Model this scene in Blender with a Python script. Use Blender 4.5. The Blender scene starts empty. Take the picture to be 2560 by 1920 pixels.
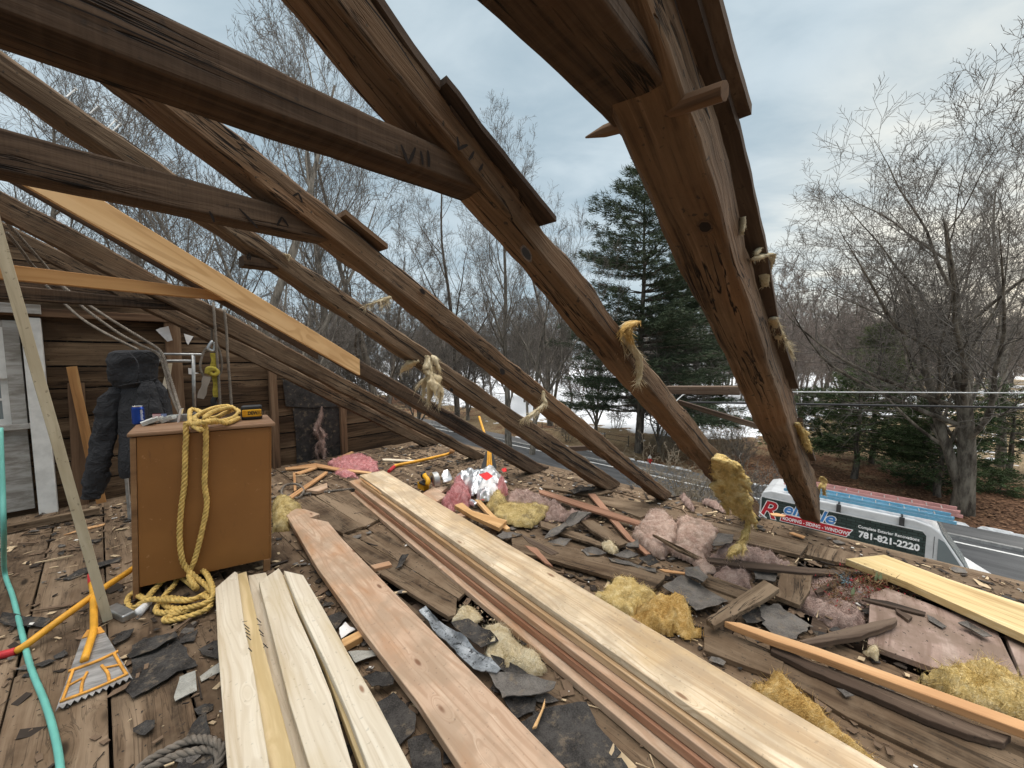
import bpy, math, random
import numpy as np
from mathutils import Matrix, Vector, noise as mnoise
sc = bpy.context.scene
COL = sc.collection
random.seed(7)
# ------------------------------------------------------------------ camera
FPX, CX, CY, EYE = 831.0, 1106.0, 829.5, 1.5
TH = math.atan(64.5 / 831)
cam = bpy.data.objects.new('camera', bpy.data.cameras.new('camera'))
COL.objects.link(cam)
cam.location = (0, 0, EYE)
cam.rotation_euler = (math.pi / 2 - TH, 0, 0)
cam.data.sensor_width = 36
cam.data.lens = FPX / 2212 * 36
cam.data.clip_start = 0.02
cam.data.clip_end = 2000
sc.camera = cam
sc.view_settings.view_transform = 'Standard'
sc.view_settings.look = 'None'
sc.view_settings.exposure = 0.3
sc.view_settings.gamma = 1
sc.cycles.max_bounces = 6
sc.cycles.diffuse_bounces = 4
sc.cycles.transparent_max_bounces = 8
sc.cycles.use_adaptive_sampling = True
# ------------------------------------------------------------------ sky
SUN_AZ = math.radians(54)      # measured from +Y (view) towards +X
SUN_EL = math.radians(11)
w = bpy.data.worlds.new('World')
sc.world = w
w.use_nodes = True
nt = w.node_tree
nt.nodes.clear()
def wn(t, **k):
    n = nt.nodes.new(t)
    for a, b in k.items():
        setattr(n, a, b)
    return n
out = wn('ShaderNodeOutputWorld'); bg = wn('ShaderNodeBackground')
bg.inputs['Strength'].default_value = 0.1
sky = wn('ShaderNodeTexSky', sky_type='NISHITA')
sky.sun_disc = False
sky.sun_elevation = SUN_EL
sky.sun_rotation = SUN_AZ
sky.air_density = 1.0; sky.dust_density = 1.5; sky.ozone_density = 1.5
tc = wn('ShaderNodeTexCoord')
sep = wn('ShaderNodeSeparateXYZ')
nt.links.new(tc.outputs['Generated'], sep.inputs[0])
def wmath(op, a, b=None, c=None, clamp=False):
    n = wn('ShaderNodeMath', operation=op); n.use_clamp = clamp
    for i, x in enumerate((a, b, c)):
        if x is None: continue
        if hasattr(x, 'is_output'): nt.links.new(x, n.inputs[i])
        else: n.inputs[i].default_value = x
    return n.outputs[0]
def wmix(f, a, b):
    n = wn('ShaderNodeMix', data_type='RGBA')
    for i, x in ((0, f), (6, a), (7, b)):
        if hasattr(x, 'is_output'): nt.links.new(x, n.inputs[i])
        else: n.inputs[i].default_value = x if not isinstance(x, tuple) else (*x, 1)
    return n.outputs[2]
# clouds lie on a flat layer: project the view direction onto it
zc = wmath('MAXIMUM', wmath('ADD', sep.outputs[2], 0.10), 0.03)
cu = wmath('DIVIDE', sep.outputs[0], zc); cv = wmath('DIVIDE', sep.outputs[1], zc)
cmb = wn('ShaderNodeCombineXYZ'); nt.links.new(cu, cmb.inputs[0]); nt.links.new(cv, cmb.inputs[1])
mp = wn('ShaderNodeMapping'); mp.inputs['Rotation'].default_value = (0, 0, 0.35); mp.inputs['Scale'].default_value = (0.55, 1.0, 1)
nt.links.new(cmb.outputs[0], mp.inputs[0])
n1 = wn('ShaderNodeTexNoise'); n1.inputs['Scale'].default_value = 1.15; n1.inputs['Detail'].default_value = 7; n1.inputs['Roughness'].default_value = 0.52; n1.inputs['Distortion'].default_value = 0.35
n2 = wn('ShaderNodeTexNoise'); n2.inputs['Scale'].default_value = 3.6; n2.inputs['Detail'].default_value = 8; n2.inputs['Roughness'].default_value = 0.55; n2.inputs['Distortion'].default_value = 0.5
for n in (n1, n2): nt.links.new(mp.outputs[0], n.inputs['Vector'])
cl = wmath('ADD', wmath('MULTIPLY', n1.outputs[0], 0.62), wmath('MULTIPLY', n2.outputs[0], 0.38))
def wramp(x, lo, hi):
    n = wn('ShaderNodeMapRange'); n.interpolation_type = 'SMOOTHSTEP'
    nt.links.new(x, n.inputs[0]); n.inputs[1].default_value = lo; n.inputs[2].default_value = hi
    return n.outputs[0]
lum = wramp(cl, 0.37, 0.64)
ccol = wmix(lum, (3.5, 4.5, 5.2), (5.3, 6.2, 6.75))
# brighter break in the cloud low towards the sun
sd = (math.sin(SUN_AZ) * math.cos(SUN_EL), math.cos(SUN_AZ) * math.cos(SUN_EL), math.sin(SUN_EL))
dot = wn('ShaderNodeVectorMath', operation='DOT_PRODUCT'); nt.links.new(tc.outputs['Generated'], dot.inputs[0]); dot.inputs[1].default_value = sd
glow = wramp(dot.outputs['Value'], 0.885, 1.0)
glow = wmath('MULTIPLY', glow, wmath('ADD', wmath('MULTIPLY', lum, 0.5), 0.08))
ccol = wmix(wmath('MULTIPLY', glow, 1.0, clamp=True), ccol, (8.8, 8.3, 7.0))
# light overhead is stronger than near the horizon
zen = wramp(sep.outputs[2], 0.69, 0.95)
ccol = wmix(zen, ccol, (44., 42.5, 40.5))
hz = wramp(sep.outputs[2], 0.16, 0.0)
ccol = wmix(wmath('MULTIPLY', hz, 0.45), ccol, (5.3, 6.0, 6.35))
fin = wmix(0.93, sky.outputs[0], ccol)
nt.links.new(fin, bg.inputs[0]); nt.links.new(bg.outputs[0], out.inputs[0])
# ------------------------------------------------------------------ sun (veiled)
sl = bpy.data.lights.new('sun', 'SUN'); sl.energy = 1.5; sl.angle = math.radians(25); sl.color = (1, .93, .84)
so = bpy.data.objects.new('sun', sl); COL.objects.link(so)
so.rotation_euler = Vector(sd).to_track_quat('Z', 'Y').to_euler()
so.location = (30, 30, 40)
# ------------------------------------------------------------------ geometry of the place
A3 = lambda *a: np.array(a, float)
E = A3(-.7317, .6816, 0); E /= np.linalg.norm(E)          # along the eave
G = A3(.6816, .7317, 0); G /= np.linalg.norm(G)           # down the roof slope, towards the eave
ZUP = A3(0, 0, 1.)
CAMP = A3(0, 0, EYE)
FW = A3(0, math.cos(TH), -math.sin(TH)); UPV = A3(0, math.sin(TH), math.cos(TH)); RT = A3(1, 0, 0)
ZF = dict(A=(0, 0, 1280 / 2212), B=(1280, 0, 1280 / 2212), C=(0, 700, 720 / 2212), D=(0, 1200, 720 / 1659), E=(640, 1080, 800 / 2212),
          F=(1280, 1080, 800 / 2212), G=(1760, 1080, 800 / 1580), H=(480, 1320, 960 / 2212), I=(1900, 640, 660 / 2212), J=(1900, 1100, 660 / 2212),
          K=(1000, 760, 640 / 2212), L=(1400, 360, 640 / 2212), M=(0, 480, 480 / 2212), N=(360, 840, 360 / 2212), O=(680, 900, 640 / 2212),
          Q=(1600, 820, 480 / 1373), R=(0, 700, 480 / 1106), S=(1000, 1180, 400 / 2212), T=(1440, 1120, 520 / 2212), U=(1880, 1380, 680 / 2212),
          V=(960, 1500, 840 / 2212), W=(1480, 0, 480 / 1244), X=(200, 820, 520 / 2212), Y=(480, 0, 1020 / 2212), Z=(0, 0, 2560 / 2212))
def px(k, *pts):
    x0, y0, s = ZF[k]
    return [((x0 + x * s) * .8640625, (y0 + y * s) * .8640625) for x, y in pts]
def ray(p): return (p[0] - CX) / FPX * RT + FW - (p[1] - CY) / FPX * UPV
def hit(p, n, d):
    r = ray(p); return CAMP + r * ((d - CAMP @ n) / (r @ n))
def PZ(p, z=0.): return hit(p, ZUP, z)
def PU(p, u): return hit(p, E, u)
def PV(p, v): return hit(p, G, v)
def PD(p, dep): return CAMP + ray(p) * dep
def PR(p, c, t): return hit(p, ZUP + t * G, c)       # sloped plane z = c - t*v
def Wd(u, v, z): return u * E + v * G + z * ZUP
def uvz(p): return p @ E, p @ G, p[2]
# ------------------------------------------------------------------ object helpers
WM = {}
def frame(o, X, Zh=ZUP):
    X = np.array(X, float); X = X / np.linalg.norm(X)
    Y = np.cross(Zh, X)
    if np.linalg.norm(Y) < 1e-4: Y = np.cross(A3(0, 1, 0), X)
    Y /= np.linalg.norm(Y); Zx = np.cross(X, Y)
    return np.array(o, float), np.stack([X, Y, Zx], 1)
IDF = (np.zeros(3), np.eye(3))
def place(o, fr, parent=None):
    m = Matrix.Identity(4)
    for i in range(3):
        for j in range(3): m[i][j] = fr[1][i][j]
        m[i][3] = fr[0][i]
    WM[o.name] = m
    if parent is not None:
        o.parent = parent
        o.matrix_basis = WM[parent.name].inverted() @ m
    else:
        o.matrix_basis = m
def mobj(name, V, F, mats, parent=None, fr=None, mi=None, smooth=False, attr=None):
    """link one mesh object; V in world coordinates, stored in the frame fr"""
    V = np.asarray(V, float).reshape(-1, 3)
    if fr is None: fr = (V.mean(0) * A3(1, 1, 0) + A3(0, 0, V[:, 2].min()), np.eye(3))
    L = (V - fr[0]) @ fr[1]
    me = bpy.data.meshes.new(name)
    if isinstance(F, np.ndarray):
        n, k = F.shape
        me.vertices.add(len(L)); me.vertices.foreach_set('co', L.astype(np.float32).ravel())
        me.loops.add(n * k); me.loops.foreach_set('vertex_index', F.astype(np.int32).ravel())
        me.polygons.add(n); me.polygons.foreach_set('loop_start', np.arange(0, n * k, k, dtype=np.int32))
        me.update(calc_edges=True)
    else:
        me.from_pydata(L.tolist(), [], [list(map(int, f)) for f in F])
        me.update()
    if not isinstance(mats, (list, tuple)): mats = [mats]
    for m in mats: me.materials.append(m)
    if mi is not None: me.polygons.foreach_set('material_index', np.asarray(mi, np.int32))
    if smooth: me.polygons.foreach_set('use_smooth', np.ones(len(me.polygons), bool))
    if attr is not None:
        a = me.attributes.new('bid', 'FLOAT', 'POINT'); a.data.foreach_set('value', np.asarray(attr, np.float32))
    o = bpy.data.objects.new(name, me); COL.objects.link(o)
    place(o, fr, parent)
    return o
def empty(name, loc):
    o = bpy.data.objects.new(name, None); COL.objects.link(o); o.empty_display_size = .1
    place(o, (np.array(loc, float), np.eye(3)))
    return o
def T(o, label, cat, group=None):
    o['label'] = label; o['category'] = cat
    if group: o['group'] = group
    return o
def ST(o, kind='structure'):
    o['kind'] = kind; return o
class MB:
    """collects pieces for one mesh"""
    def __init__(s): s.V = []; s.F = []; s.I = []; s.n = 0
    def add(s, V, F, i=0):
        V = np.asarray(V, float).reshape(-1, 3)
        s.V.append(V); s.F += [[int(a) + s.n for a in f] for f in F]; s.I += [i] * len(F); s.n += len(V)
        return s
    def obj(s, name, mats, parent=None, fr=None, smooth=False):
        return mobj(name, np.concatenate(s.V), s.F, mats, parent, fr, s.I, smooth)
BOXF = [(0, 3, 2, 1), (4, 5, 6, 7), (0, 1, 5, 4), (1, 2, 6, 5), (2, 3, 7, 6), (3, 0, 4, 7)]
def boxv(o, X, Y, Zv):
    o, X, Y, Zv = map(np.asarray, (o, X, Y, Zv))
    return np.array([o, o + X, o + X + Y, o + Y, o + Zv, o + X + Zv, o + X + Y + Zv, o + Y + Zv])
def ubox(u0, u1, v0, v1, z0, z1):
    return boxv(Wd(u0, v0, z0), (u1 - u0) * E, (v1 - v0) * G, (z1 - z0) * ZUP)
def bevel(o, w=.003, seg=2):
    m = o.modifiers.new('edge', 'BEVEL'); m.width = w; m.segments = seg; m.limit_method = 'ANGLE'; m.angle_limit = .6
    return o
def crom(P, n):
    """smooth curve through control points, n samples"""
    P = np.asarray(P, float)
    if len(P) == 2: return P[0] + np.linspace(0, 1, n)[:, None] * (P[1] - P[0])
    Q = np.vstack([2 * P[0] - P[1], P, 2 * P[-1] - P[-2]])
    d = np.r_[0, np.cumsum(np.linalg.norm(np.diff(P, axis=0), axis=1))]
    t = np.linspace(0, d[-1], n); o = []
    for x in t:
        i = min(max(np.searchsorted(d, x, 'right') - 1, 0), len(P) - 2)
        s = (x - d[i]) / max(d[i + 1] - d[i], 1e-9)
        a, b, c, e = Q[i], Q[i + 1], Q[i + 2], Q[i + 3]
        o.append(.5 * (2 * b + (c - a) * s + (2 * a - 5 * b + 4 * c - e) * s * s + (3 * b - a - 3 * c + e) * s ** 3))
    return np.array(o)
def tframes(P):
    Tn = np.gradient(P, axis=0); Tn /= np.linalg.norm(Tn, axis=1)[:, None] + 1e-12
    a = A3(0, 0, 1) if abs(Tn[0][2]) < .9 else A3(1, 0, 0)
    N = np.cross(Tn[0], a); N /= np.linalg.norm(N); Ns = [N]
    for i in range(1, len(P)):
        N = Ns[-1] - Tn[i] * (Ns[-1] @ Tn[i]); N /= np.linalg.norm(N) + 1e-12; Ns.append(N)
    Ns = np.array(Ns)
    return Tn, Ns, np.cross(Tn, Ns)
def tube(P, r, k=8, cap=True):
    P = np.asarray(P, float); m = len(P); r = np.broadcast_to(np.asarray(r, float), (m,))
    Tn, N, B = tframes(P); a = np.arange(k) / k * 2 * math.pi
    V = P[:, None] + r[:, None, None] * (np.cos(a)[None, :, None] * N[:, None] + np.sin(a)[None, :, None] * B[:, None])
    F = [(i * k + j, i * k + (j + 1) % k, (i + 1) * k + (j + 1) % k, (i + 1) * k + j) for i in range(m - 1) for j in range(k)]
    if cap: F += [tuple(range(k))[::-1], tuple((m - 1) * k + j for j in range(k))]
    return V.reshape(-1, 3), F
def rope_geo(ctrl, r, pitch=None, step=None, k=6, jit=0.):
    ctrl = np.asarray(ctrl, float); L = np.linalg.norm(np.diff(ctrl, axis=0), axis=1).sum() * 1.05
    pitch = pitch or r * 5.5; step = step or pitch / 9
    n = max(int(L / step), 8); P = crom(ctrl, n)
    Tn, N, B = tframes(P); s = np.r_[0, np.cumsum(np.linalg.norm(np.diff(P, axis=0), axis=1))]
    mb = MB()
    for q in range(3):
        a = s / pitch * 2 * math.pi + q * 2 * math.pi / 3
        rr = r * (1 + jit * np.array([mnoise.noise((x * 30, q * 9., 1.)) for x in s]))
        C = P + .5 * rr[:, None] * (np.cos(a)[:, None] * N + np.sin(a)[:, None] * B)
        mb.add(*tube(C, .56 * rr, k))
    return mb
def nz(p, s=1., o=0.): return mnoise.noise((p[0] * s + o, p[1] * s + o * 1.7, p[2] * s - o))
def fbm(p, s, o=0., oct=3):
    a = 1.; t = 0.
    for i in range(oct): t += a * nz(p, s, o + i * 13.1); s *= 2.1; a *= .55
    return t
# ------------------------------------------------------------------ materials
def text_mesh(name, s, fr, size, mat, parent, ext=.001, bold=0., shear=0.):
    cu = bpy.data.curves.new(name, 'FONT'); cu.body = s; cu.size = size; cu.extrude = ext; cu.shear = shear; cu.offset = bold; cu.resolution_u = 3
    o = bpy.data.objects.new(name, cu); COL.objects.link(o); dg = bpy.context.evaluated_depsgraph_get(); me = bpy.data.meshes.new_from_object(o.evaluated_get(dg)); bpy.data.objects.remove(o)
    me.materials.clear(); me.materials.append(mat); o = bpy.data.objects.new(name, me); COL.objects.link(o); place(o, fr, parent); return o
class Mat:
    def __init__(s, name, rough=.85, spec=.25, metal=0.):
        s.m = bpy.data.materials.new(name); s.m.use_nodes = True; s.t = s.m.node_tree
        s.b = s.t.nodes['Principled BSDF']; s.b.inputs['Roughness'].default_value = rough
        s.b.inputs['Specular IOR Level'].default_value = spec; s.b.inputs['Metallic'].default_value = metal
    def n(s, t, props=None, **ins):
        n = s.t.nodes.new(t)
        for a, b in (props or {}).items(): setattr(n, a, b)
        for k, v in ins.items():
            key = int(k[1:]) if k[0] == '_' and k[1:].isdigit() else k.replace('_', ' ')
            s.set(n.inputs[key], v)
        return n
    def set(s, sock, v):
        if hasattr(v, 'is_output'): s.t.links.new(v, sock)
        else:
            if isinstance(v, tuple) and sock.type == 'RGBA' and len(v) == 3: v = (*v, 1)
            sock.default_value = v
    def co(s, sc_=(1, 1, 1), rnd=True, attr=False, kind='Object'):
        c = s.n('ShaderNodeTexCoord').outputs[kind]
        if attr:
            a = s.n('ShaderNodeAttribute', dict(attribute_name='bid')).outputs['Fac']
            c = s.n('ShaderNodeVectorMath', dict(operation='ADD'), _0=c, _1=s.n('ShaderNodeVectorMath', dict(operation='SCALE'), _0=(37., 17., 53.), Scale=a).outputs[0]).outputs[0]
        elif rnd:
            a = s.n('ShaderNodeObjectInfo').outputs['Random']
            c = s.n('ShaderNodeVectorMath', dict(operation='ADD'), _0=c, _1=s.n('ShaderNodeVectorMath', dict(operation='SCALE'), _0=(37., 17., 53.), Scale=a).outputs[0]).outputs[0]
        return c
    def sc(s, c, v): return s.n('ShaderNodeVectorMath', dict(operation='MULTIPLY'), _0=c, _1=v).outputs[0]
    def noise(s, c, scale=1., detail=4, rough=.55, dist=0.):
        return s.n('ShaderNodeTexNoise', None, Vector=c, Scale=scale, Detail=detail, Roughness=rough, Distortion=dist).outputs[0]
    def rng(s, x, lo, hi, a=0., b=1., smooth=True):
        return s.n('ShaderNodeMapRange', dict(interpolation_type='SMOOTHSTEP' if smooth else 'LINEAR'), _0=x, _1=lo, _2=hi, _3=a, _4=b).outputs[0]
    def mix(s, f, a, b): return s.n('ShaderNodeMix', dict(data_type='RGBA'), _0=f, _6=a, _7=b).outputs[2]
    def math(s, op, a, b=0., clamp=False):
        n = s.n('ShaderNodeMath', dict(operation=op, use_clamp=clamp)); s.set(n.inputs[0], a); s.set(n.inputs[1], b); return n.outputs[0]
    def col(s, c): s.set(s.b.inputs['Base Color'], c); return s
    def bump(s, h, strength=.4, dist=.004):
        s.set(s.b.inputs['Normal'], s.n('ShaderNodeBump', None, Strength=strength, Distance=dist, Height=h).outputs[0]); return s
def wood(name, dark, mid, light, gs=1., knots=0., stain=None, stain_amt=.5, rough=.85, bump=.4, attr=False, specks=0., streak=.5, dust=None, dust_amt=0., bdist=.004, knot_col=None, saw=0., checks=0., kz=1.2, rings=0.):
    m = Mat(name, rough)
    c = m.co(attr=attr)
    wob = m.noise(c, 1.1, 2)
    c2 = m.n('ShaderNodeVectorMath', dict(operation='ADD'), _0=c, _1=m.n('ShaderNodeVectorMath', dict(operation='SCALE'), _0=(.0, .09, .07), Scale=wob).outputs[0]).outputs[0]
    kn = None
    if knots:
        vo = m.n('ShaderNodeTexVoronoi', None, Vector=m.sc(c, (2.2 * knots, 6.5 * knots, kz)), Scale=1.)
        keep = m.math('GREATER_THAN', m.n('ShaderNodeSeparateColor', None, _0=vo.outputs['Color']).outputs[0], .5)
        kn = m.math('MULTIPLY', m.rng(vo.outputs['Distance'], .13, .05), keep)
        halo = m.math('MULTIPLY', m.rng(vo.outputs['Distance'], .34, .06), keep)
        c2 = m.n('ShaderNodeVectorMath', dict(operation='ADD'), _0=c2, _1=m.n('ShaderNodeVectorMath', dict(operation='SCALE'), _0=(0., .05, .04), Scale=halo).outputs[0]).outputs[0]
    g1 = m.noise(m.sc(c2, (.55 * gs, 9 * gs, 9 * gs)), 1., 5, .6, .3)
    g2 = m.noise(m.sc(c2, (1.8 * gs, 60 * gs, 60 * gs)), 1., 5, .65)
    g = m.math('ADD', m.math('MULTIPLY', g1, 1 - streak * .55), m.math('MULTIPLY', g2, streak * .55))
    lo = m.rng(g, .37, .49); hi = m.rng(g, .49, .62)
    col = m.mix(hi, m.mix(lo, dark, mid), light)
    if rings:
        rr = m.math('SINE', m.math('MULTIPLY', m.noise(m.sc(c2, (.45, 7., 7.)), 1., 2, .4, .2), 90.))
        col = m.mix(m.math('MULTIPLY', m.rng(rr, .2, 1.), rings), col, dark)
    if stain:
        st = m.noise(m.sc(c, (1.2, 4., 4.)), 1., 4, .6, .6)
        col = m.mix(m.math('MULTIPLY', m.rng(st, .45, .68), stain_amt), col, stain)
    if dust:
        du = m.noise(c, 5., 6, .65)
        col = m.mix(m.math('MULTIPLY', m.rng(du, .38, .62), dust_amt), col, dust)
    h = g
    if saw:
        sw = m.noise(m.sc(c, (55., 3., 3.)), 1., 2, .5, .2)
        col = m.mix(m.math('MULTIPLY', m.rng(sw, .42, .58), saw), col, light)
        h = m.math('ADD', h, m.math('MULTIPLY', sw, .6))
    if checks:
        ck = m.noise(m.sc(c2, (.9, 24., 24.)), 1., 4, .55, .25)
        ln = m.math('MULTIPLY', m.rng(m.math('ABSOLUTE', m.math('SUBTRACT', ck, .5)), .016, .003), m.rng(m.noise(m.sc(c, (1.6, 5., 5.)), 1., 2), .42, .56))
        col = m.mix(m.math('MULTIPLY', ln, checks), col, tuple(x * .35 for x in dark)); h = m.math('SUBTRACT', h, m.math('MULTIPLY', ln, .8))
    if kn is not None:
        col = m.mix(m.math('MULTIPLY', halo, .35), col, mid)
        col = m.mix(m.math('MULTIPLY', kn, .9), col, knot_col or tuple(x * .5 for x in dark))
    if specks:
        sp = m.noise(c, 60., 2, .5)
        col = m.mix(m.math('MULTIPLY', m.rng(sp, .66, .72), specks), col, (.03, .025, .02))
    m.col(col).bump(h, bump, bdist)
    return m.m
def plain(name, c, rough=.6, metal=0., var=.15, scale=8., bump=0., spec=.3, bscale=40.):
    m = Mat(name, rough, spec, metal)
    co = m.co()
    n = m.noise(co, scale, 5, .6)
    m.col(m.mix(m.rng(n, .3, .7), tuple(x * (1 - var) for x in c), tuple(min(1, x * (1 + var)) for x in c)))
    if bump: m.bump(m.noise(co, bscale, 4), bump, .003)
    return m.m
MT = {}
MT['beam'] = wood('old_hewn_oak', (.024, .014, .008), (.098, .058, .032), (.215, .14, .088), 1.0, 0, (.20, .095, .038), .4, .9, 1.0, streak=.9, bdist=.014, specks=.8, checks=1., dust=(.175, .115, .068), dust_amt=.35)
MT['beam_grey'] = wood('weathered_oak', (.024, .015, .009), (.085, .053, .031), (.19, .132, .084), 1.0, 0, (.16, .078, .034), .35, .9, 1.0, streak=.9, bdist=.014, specks=.8, checks=1., dust=(.165, .112, .07), dust_amt=.35)
MT['beam_dark'] = wood('dark_sawn_tie', (.018, .011, .007), (.058, .036, .022), (.112, .073, .047), 1.0, 0, (.095, .05, .024), .35, .9, 1., saw=.12, streak=.85, bdist=.007, checks=1., specks=.5)
MT['crack'] = plain('check_shadow', (.012, .008, .006), .95)
MT['floor'] = wood('dusty_floorboard', (.042, .026, .015), (.135, .088, .053), (.255, .182, .12), .8, .9, (.048, .030, .018), .85, .95, .6, attr=True, specks=1.0, dust=(.205, .146, .095), dust_amt=.5, checks=.42)
MT['board_old'] = wood('old_loose_board', (.036, .023, .013), (.118, .078, .047), (.235, .168, .11), .9, .9, (.085, .052, .03), .6, .95, .5, specks=.8, dust=(.22, .16, .106), dust_amt=.45, checks=.9)
MT['board_dark'] = wood('dark_loose_board', (.026, .018, .013), (.072, .048, .034), (.14, .10, .072), .9, 0, None, 0, .95, .5, specks=.6)
MT['wall'] = wood('attic_wall_board', (.036, .021, .012), (.105, .066, .038), (.21, .145, .09), .7, .55, (.05, .03, .018), .7, .92, .6, specks=.4)
MT['stud'] = wood('wall_stud', (.06, .034, .02), (.145, .086, .05), (.22, .145, .09), .9, 0, (.08, .045, .028), .5, .92, .5)
MT['pine'] = wood('fresh_pine', (.46, .32, .19), (.64, .50, .335), (.74, .62, .455), .8, 1.5, (.44, .285, .13), .6, .6, .2, specks=.25, dust=(.36, .27, .18), dust_amt=.6, streak=.6, knot_col=(.20, .10, .05), bdist=.002, rings=.6)
MT['fir'] = wood('fresh_fir', (.36, .215, .13), (.50, .345, .24), (.61, .46, .34), .9, 1.5, (.40, .20, .09), .75, .6, .2, specks=.25, dust=(.32, .23, .155), dust_amt=.6, streak=.65, knot_col=(.16, .07, .035), bdist=.002, rings=.6)
MT['spruce'] = wood('fresh_spruce', (.46, .37, .26), (.58, .50, .385), (.66, .59, .48), .8, 1.8, (.46, .35, .19), .5, .6, .15, specks=.22, streak=.6, knot_col=(.24, .12, .065), bdist=.002, rings=.38)
MT['spruce_y'] = wood('yellow_spruce_edge', (.46, .34, .17), (.58, .45, .26), (.67, .55, .36), .8, .8, None, 0, .6, .12, streak=.4, knot_col=(.24, .12, .065), bdist=.002)
MT['newjoist'] = wood('sistered_board', (.46, .26, .105), (.60, .365, .165), (.68, .44, .22), .7, 1.6, (.42, .22, .09), .3, .65, .15, streak=.35, knot_col=(.12, .055, .025), bdist=.002, rings=.6)
MT['ambfir'] = wood('amber_fir', (.32, .19, .09), (.45, .295, .165), (.56, .40, .245), .9, 1.5, (.36, .20, .08), .5, .6, .15, streak=.65, rings=.5)
MT['orange'] = wood('orange_tie', (.21, .10, .035), (.36, .18, .065), (.45, .25, .10), .7, .4, (.24, .11, .04), .5, .7, .2, streak=.5)
MT['treated'] = wood('treated_plank', (.34, .215, .08), (.55, .40, .19), (.65, .52, .30), 1.1, .3, (.33, .30, .13), .45, .65, .2, streak=.75)
MT['lath'] = wood('orange_lath', (.33, .165, .07), (.52, .29, .135), (.62, .39, .20), .9, 0, (.36, .18, .08), .4, .75, .3)
MT['redlath'] = wood('red_brown_lath', (.20, .10, .06), (.33, .175, .11), (.42, .25, .165), .9, 0, None, 0, .8, .3)
MT['pole'] = wood('pale_grey_pole', (.36, .31, .22), (.54, .475, .345), (.64, .575, .44), .8, .4, (.30, .24, .15), .5, .8, .3, specks=.4)
MT['pinkboard'] = wood('pinkish_board', (.16, .10, .078), (.335, .24, .20), (.46, .36, .31), .9, .4, (.19, .13, .10), .6, .92, .4, specks=.9, dust=(.15, .105, .075), dust_amt=.75)
def tarpaper(name, a, b, dust=(.19, .145, .10)):
    m = Mat(name, .9); c = m.co()
    n = m.noise(c, 9, 6, .7); f = m.noise(c, 190, 3, .7); d = m.noise(c, 16, 5, .75)
    col = m.mix(m.rng(m.math('ADD', m.math('MULTIPLY', n, .6), m.math('MULTIPLY', f, .4)), .38, .62), a, b)
    col = m.mix(m.math('MULTIPLY', m.rng(d, .52, .68), .6), col, dust)
    m.col(col).bump(m.math('ADD', n, m.math('MULTIPLY', f, .5)), .7, .004)
    return m.m
MT['tar'] = tarpaper('tar_paper', (.018, .016, .015), (.068, .062, .057))
MT['slate'] = tarpaper('grey_felt', (.066, .058, .052), (.165, .148, .132))
MT['greycard'] = tarpaper('grey_card', (.26, .255, .23), (.40, .39, .35))
MT['felt'] = tarpaper('black_wall_felt', (.016, .015, .015), (.05, .046, .044))
def fluff(name, dark, mid, light, dirt=None, dirt_amt=.4):
    m = Mat(name, .95, .1); c = m.co()
    n = m.noise(c, 13, 6, .72, .8); f = m.noise(m.sc(c, (1, 2.2, 1)), 62, 5, .75, 1.6)
    g = m.math('ADD', m.math('MULTIPLY', n, .5), m.math('MULTIPLY', f, .5))
    col = m.mix(m.rng(g, .47, .62), m.mix(m.rng(g, .36, .5), dark, mid), light)
    if dirt: col = m.mix(m.math('MULTIPLY', m.rng(m.noise(c, 7, 5, .7), .5, .66), dirt_amt), col, dirt)
    m.col(col).bump(g, 1., .022)
    return m.m
MT['yellow'] = fluff('yellow_glass_wool', (.42, .26, .07), (.72, .52, .20), (.86, .71, .40), (.24, .17, .08), .5)
MT['orangew'] = fluff('amber_glass_wool', (.36, .19, .05), (.64, .40, .13), (.80, .60, .29), (.25, .15, .05), .35)
MT['palew'] = fluff('pale_glass_wool', (.48, .36, .18), (.70, .57, .36), (.82, .73, .54), (.36, .29, .17), .3)
MT['olive'] = fluff('dusty_yellow_wool', (.34, .23, .075), (.60, .455, .19), (.74, .61, .34), (.16, .12, .075), .6)
MT['pink'] = fluff('faded_pink_wool', (.36, .22, .175), (.56, .40, .325), (.70, .56, .475), (.20, .145, .105), .55)
MT['pinkhot'] = fluff('pink_wool', (.38, .12, .12), (.60, .25, .25), (.72, .42, .41), (.30, .16, .14), .3)
MT['pinkgrey'] = fluff('dusty_pink_wool', (.26, .165, .14), (.42, .295, .25), (.54, .41, .355), (.15, .11, .09), .5)
MT['dust'] = fluff('debris', (.06, .045, .035), (.16, .115, .08), (.36, .29, .21))
MT['metal'] = plain('dull_steel', (.42, .43, .43), .38, .9, .25, 14)
MT['pipe'] = plain('grey_pipe', (.40, .40, .39), .42, .6, .2, 20)
MT['foil'] = plain('silver_foil', (.74, .74, .75), .3, .75, .12, 10, .5, bscale=18)
MT['whitebag'] = plain('white_wrapper', (.74, .73, .72), .4, 0, .06, 9, .3, bscale=25)
MT['red'] = plain('red_print', (.55, .03, .03), .5)
MT['rub'] = plain('red_grip', (.50, .03, .035), .5)
MT['handle'] = plain('yellow_fibreglass', (.68, .33, .035), .45, 0, .15, 12)
MT['tan'] = plain('brown_hardboard', (.30, .122, .028), .5, 0, .12, 3, .05)
def cab_mat():
    m = Mat('cabinet_panel', .5, .35); c = m.co()
    n = m.noise(c, 2.2, 4); col = m.mix(m.rng(n, .3, .7), (.215, .090, .022), (.27, .118, .031))
    s = m.noise(m.sc(c, (14, 14, 3)), 2., 5, .7); col = m.mix(m.math('MULTIPLY', m.rng(s, .60, .74), .45), col, (.11, .045, .017))
    s2 = m.noise(c, 30, 3, .6); col = m.mix(m.math('MULTIPLY', m.rng(s2, .68, .76), .4), col, (.46, .26, .13))
    m.col(col).bump(m.noise(c, 60, 3), .08, .002)
    return m.m
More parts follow.
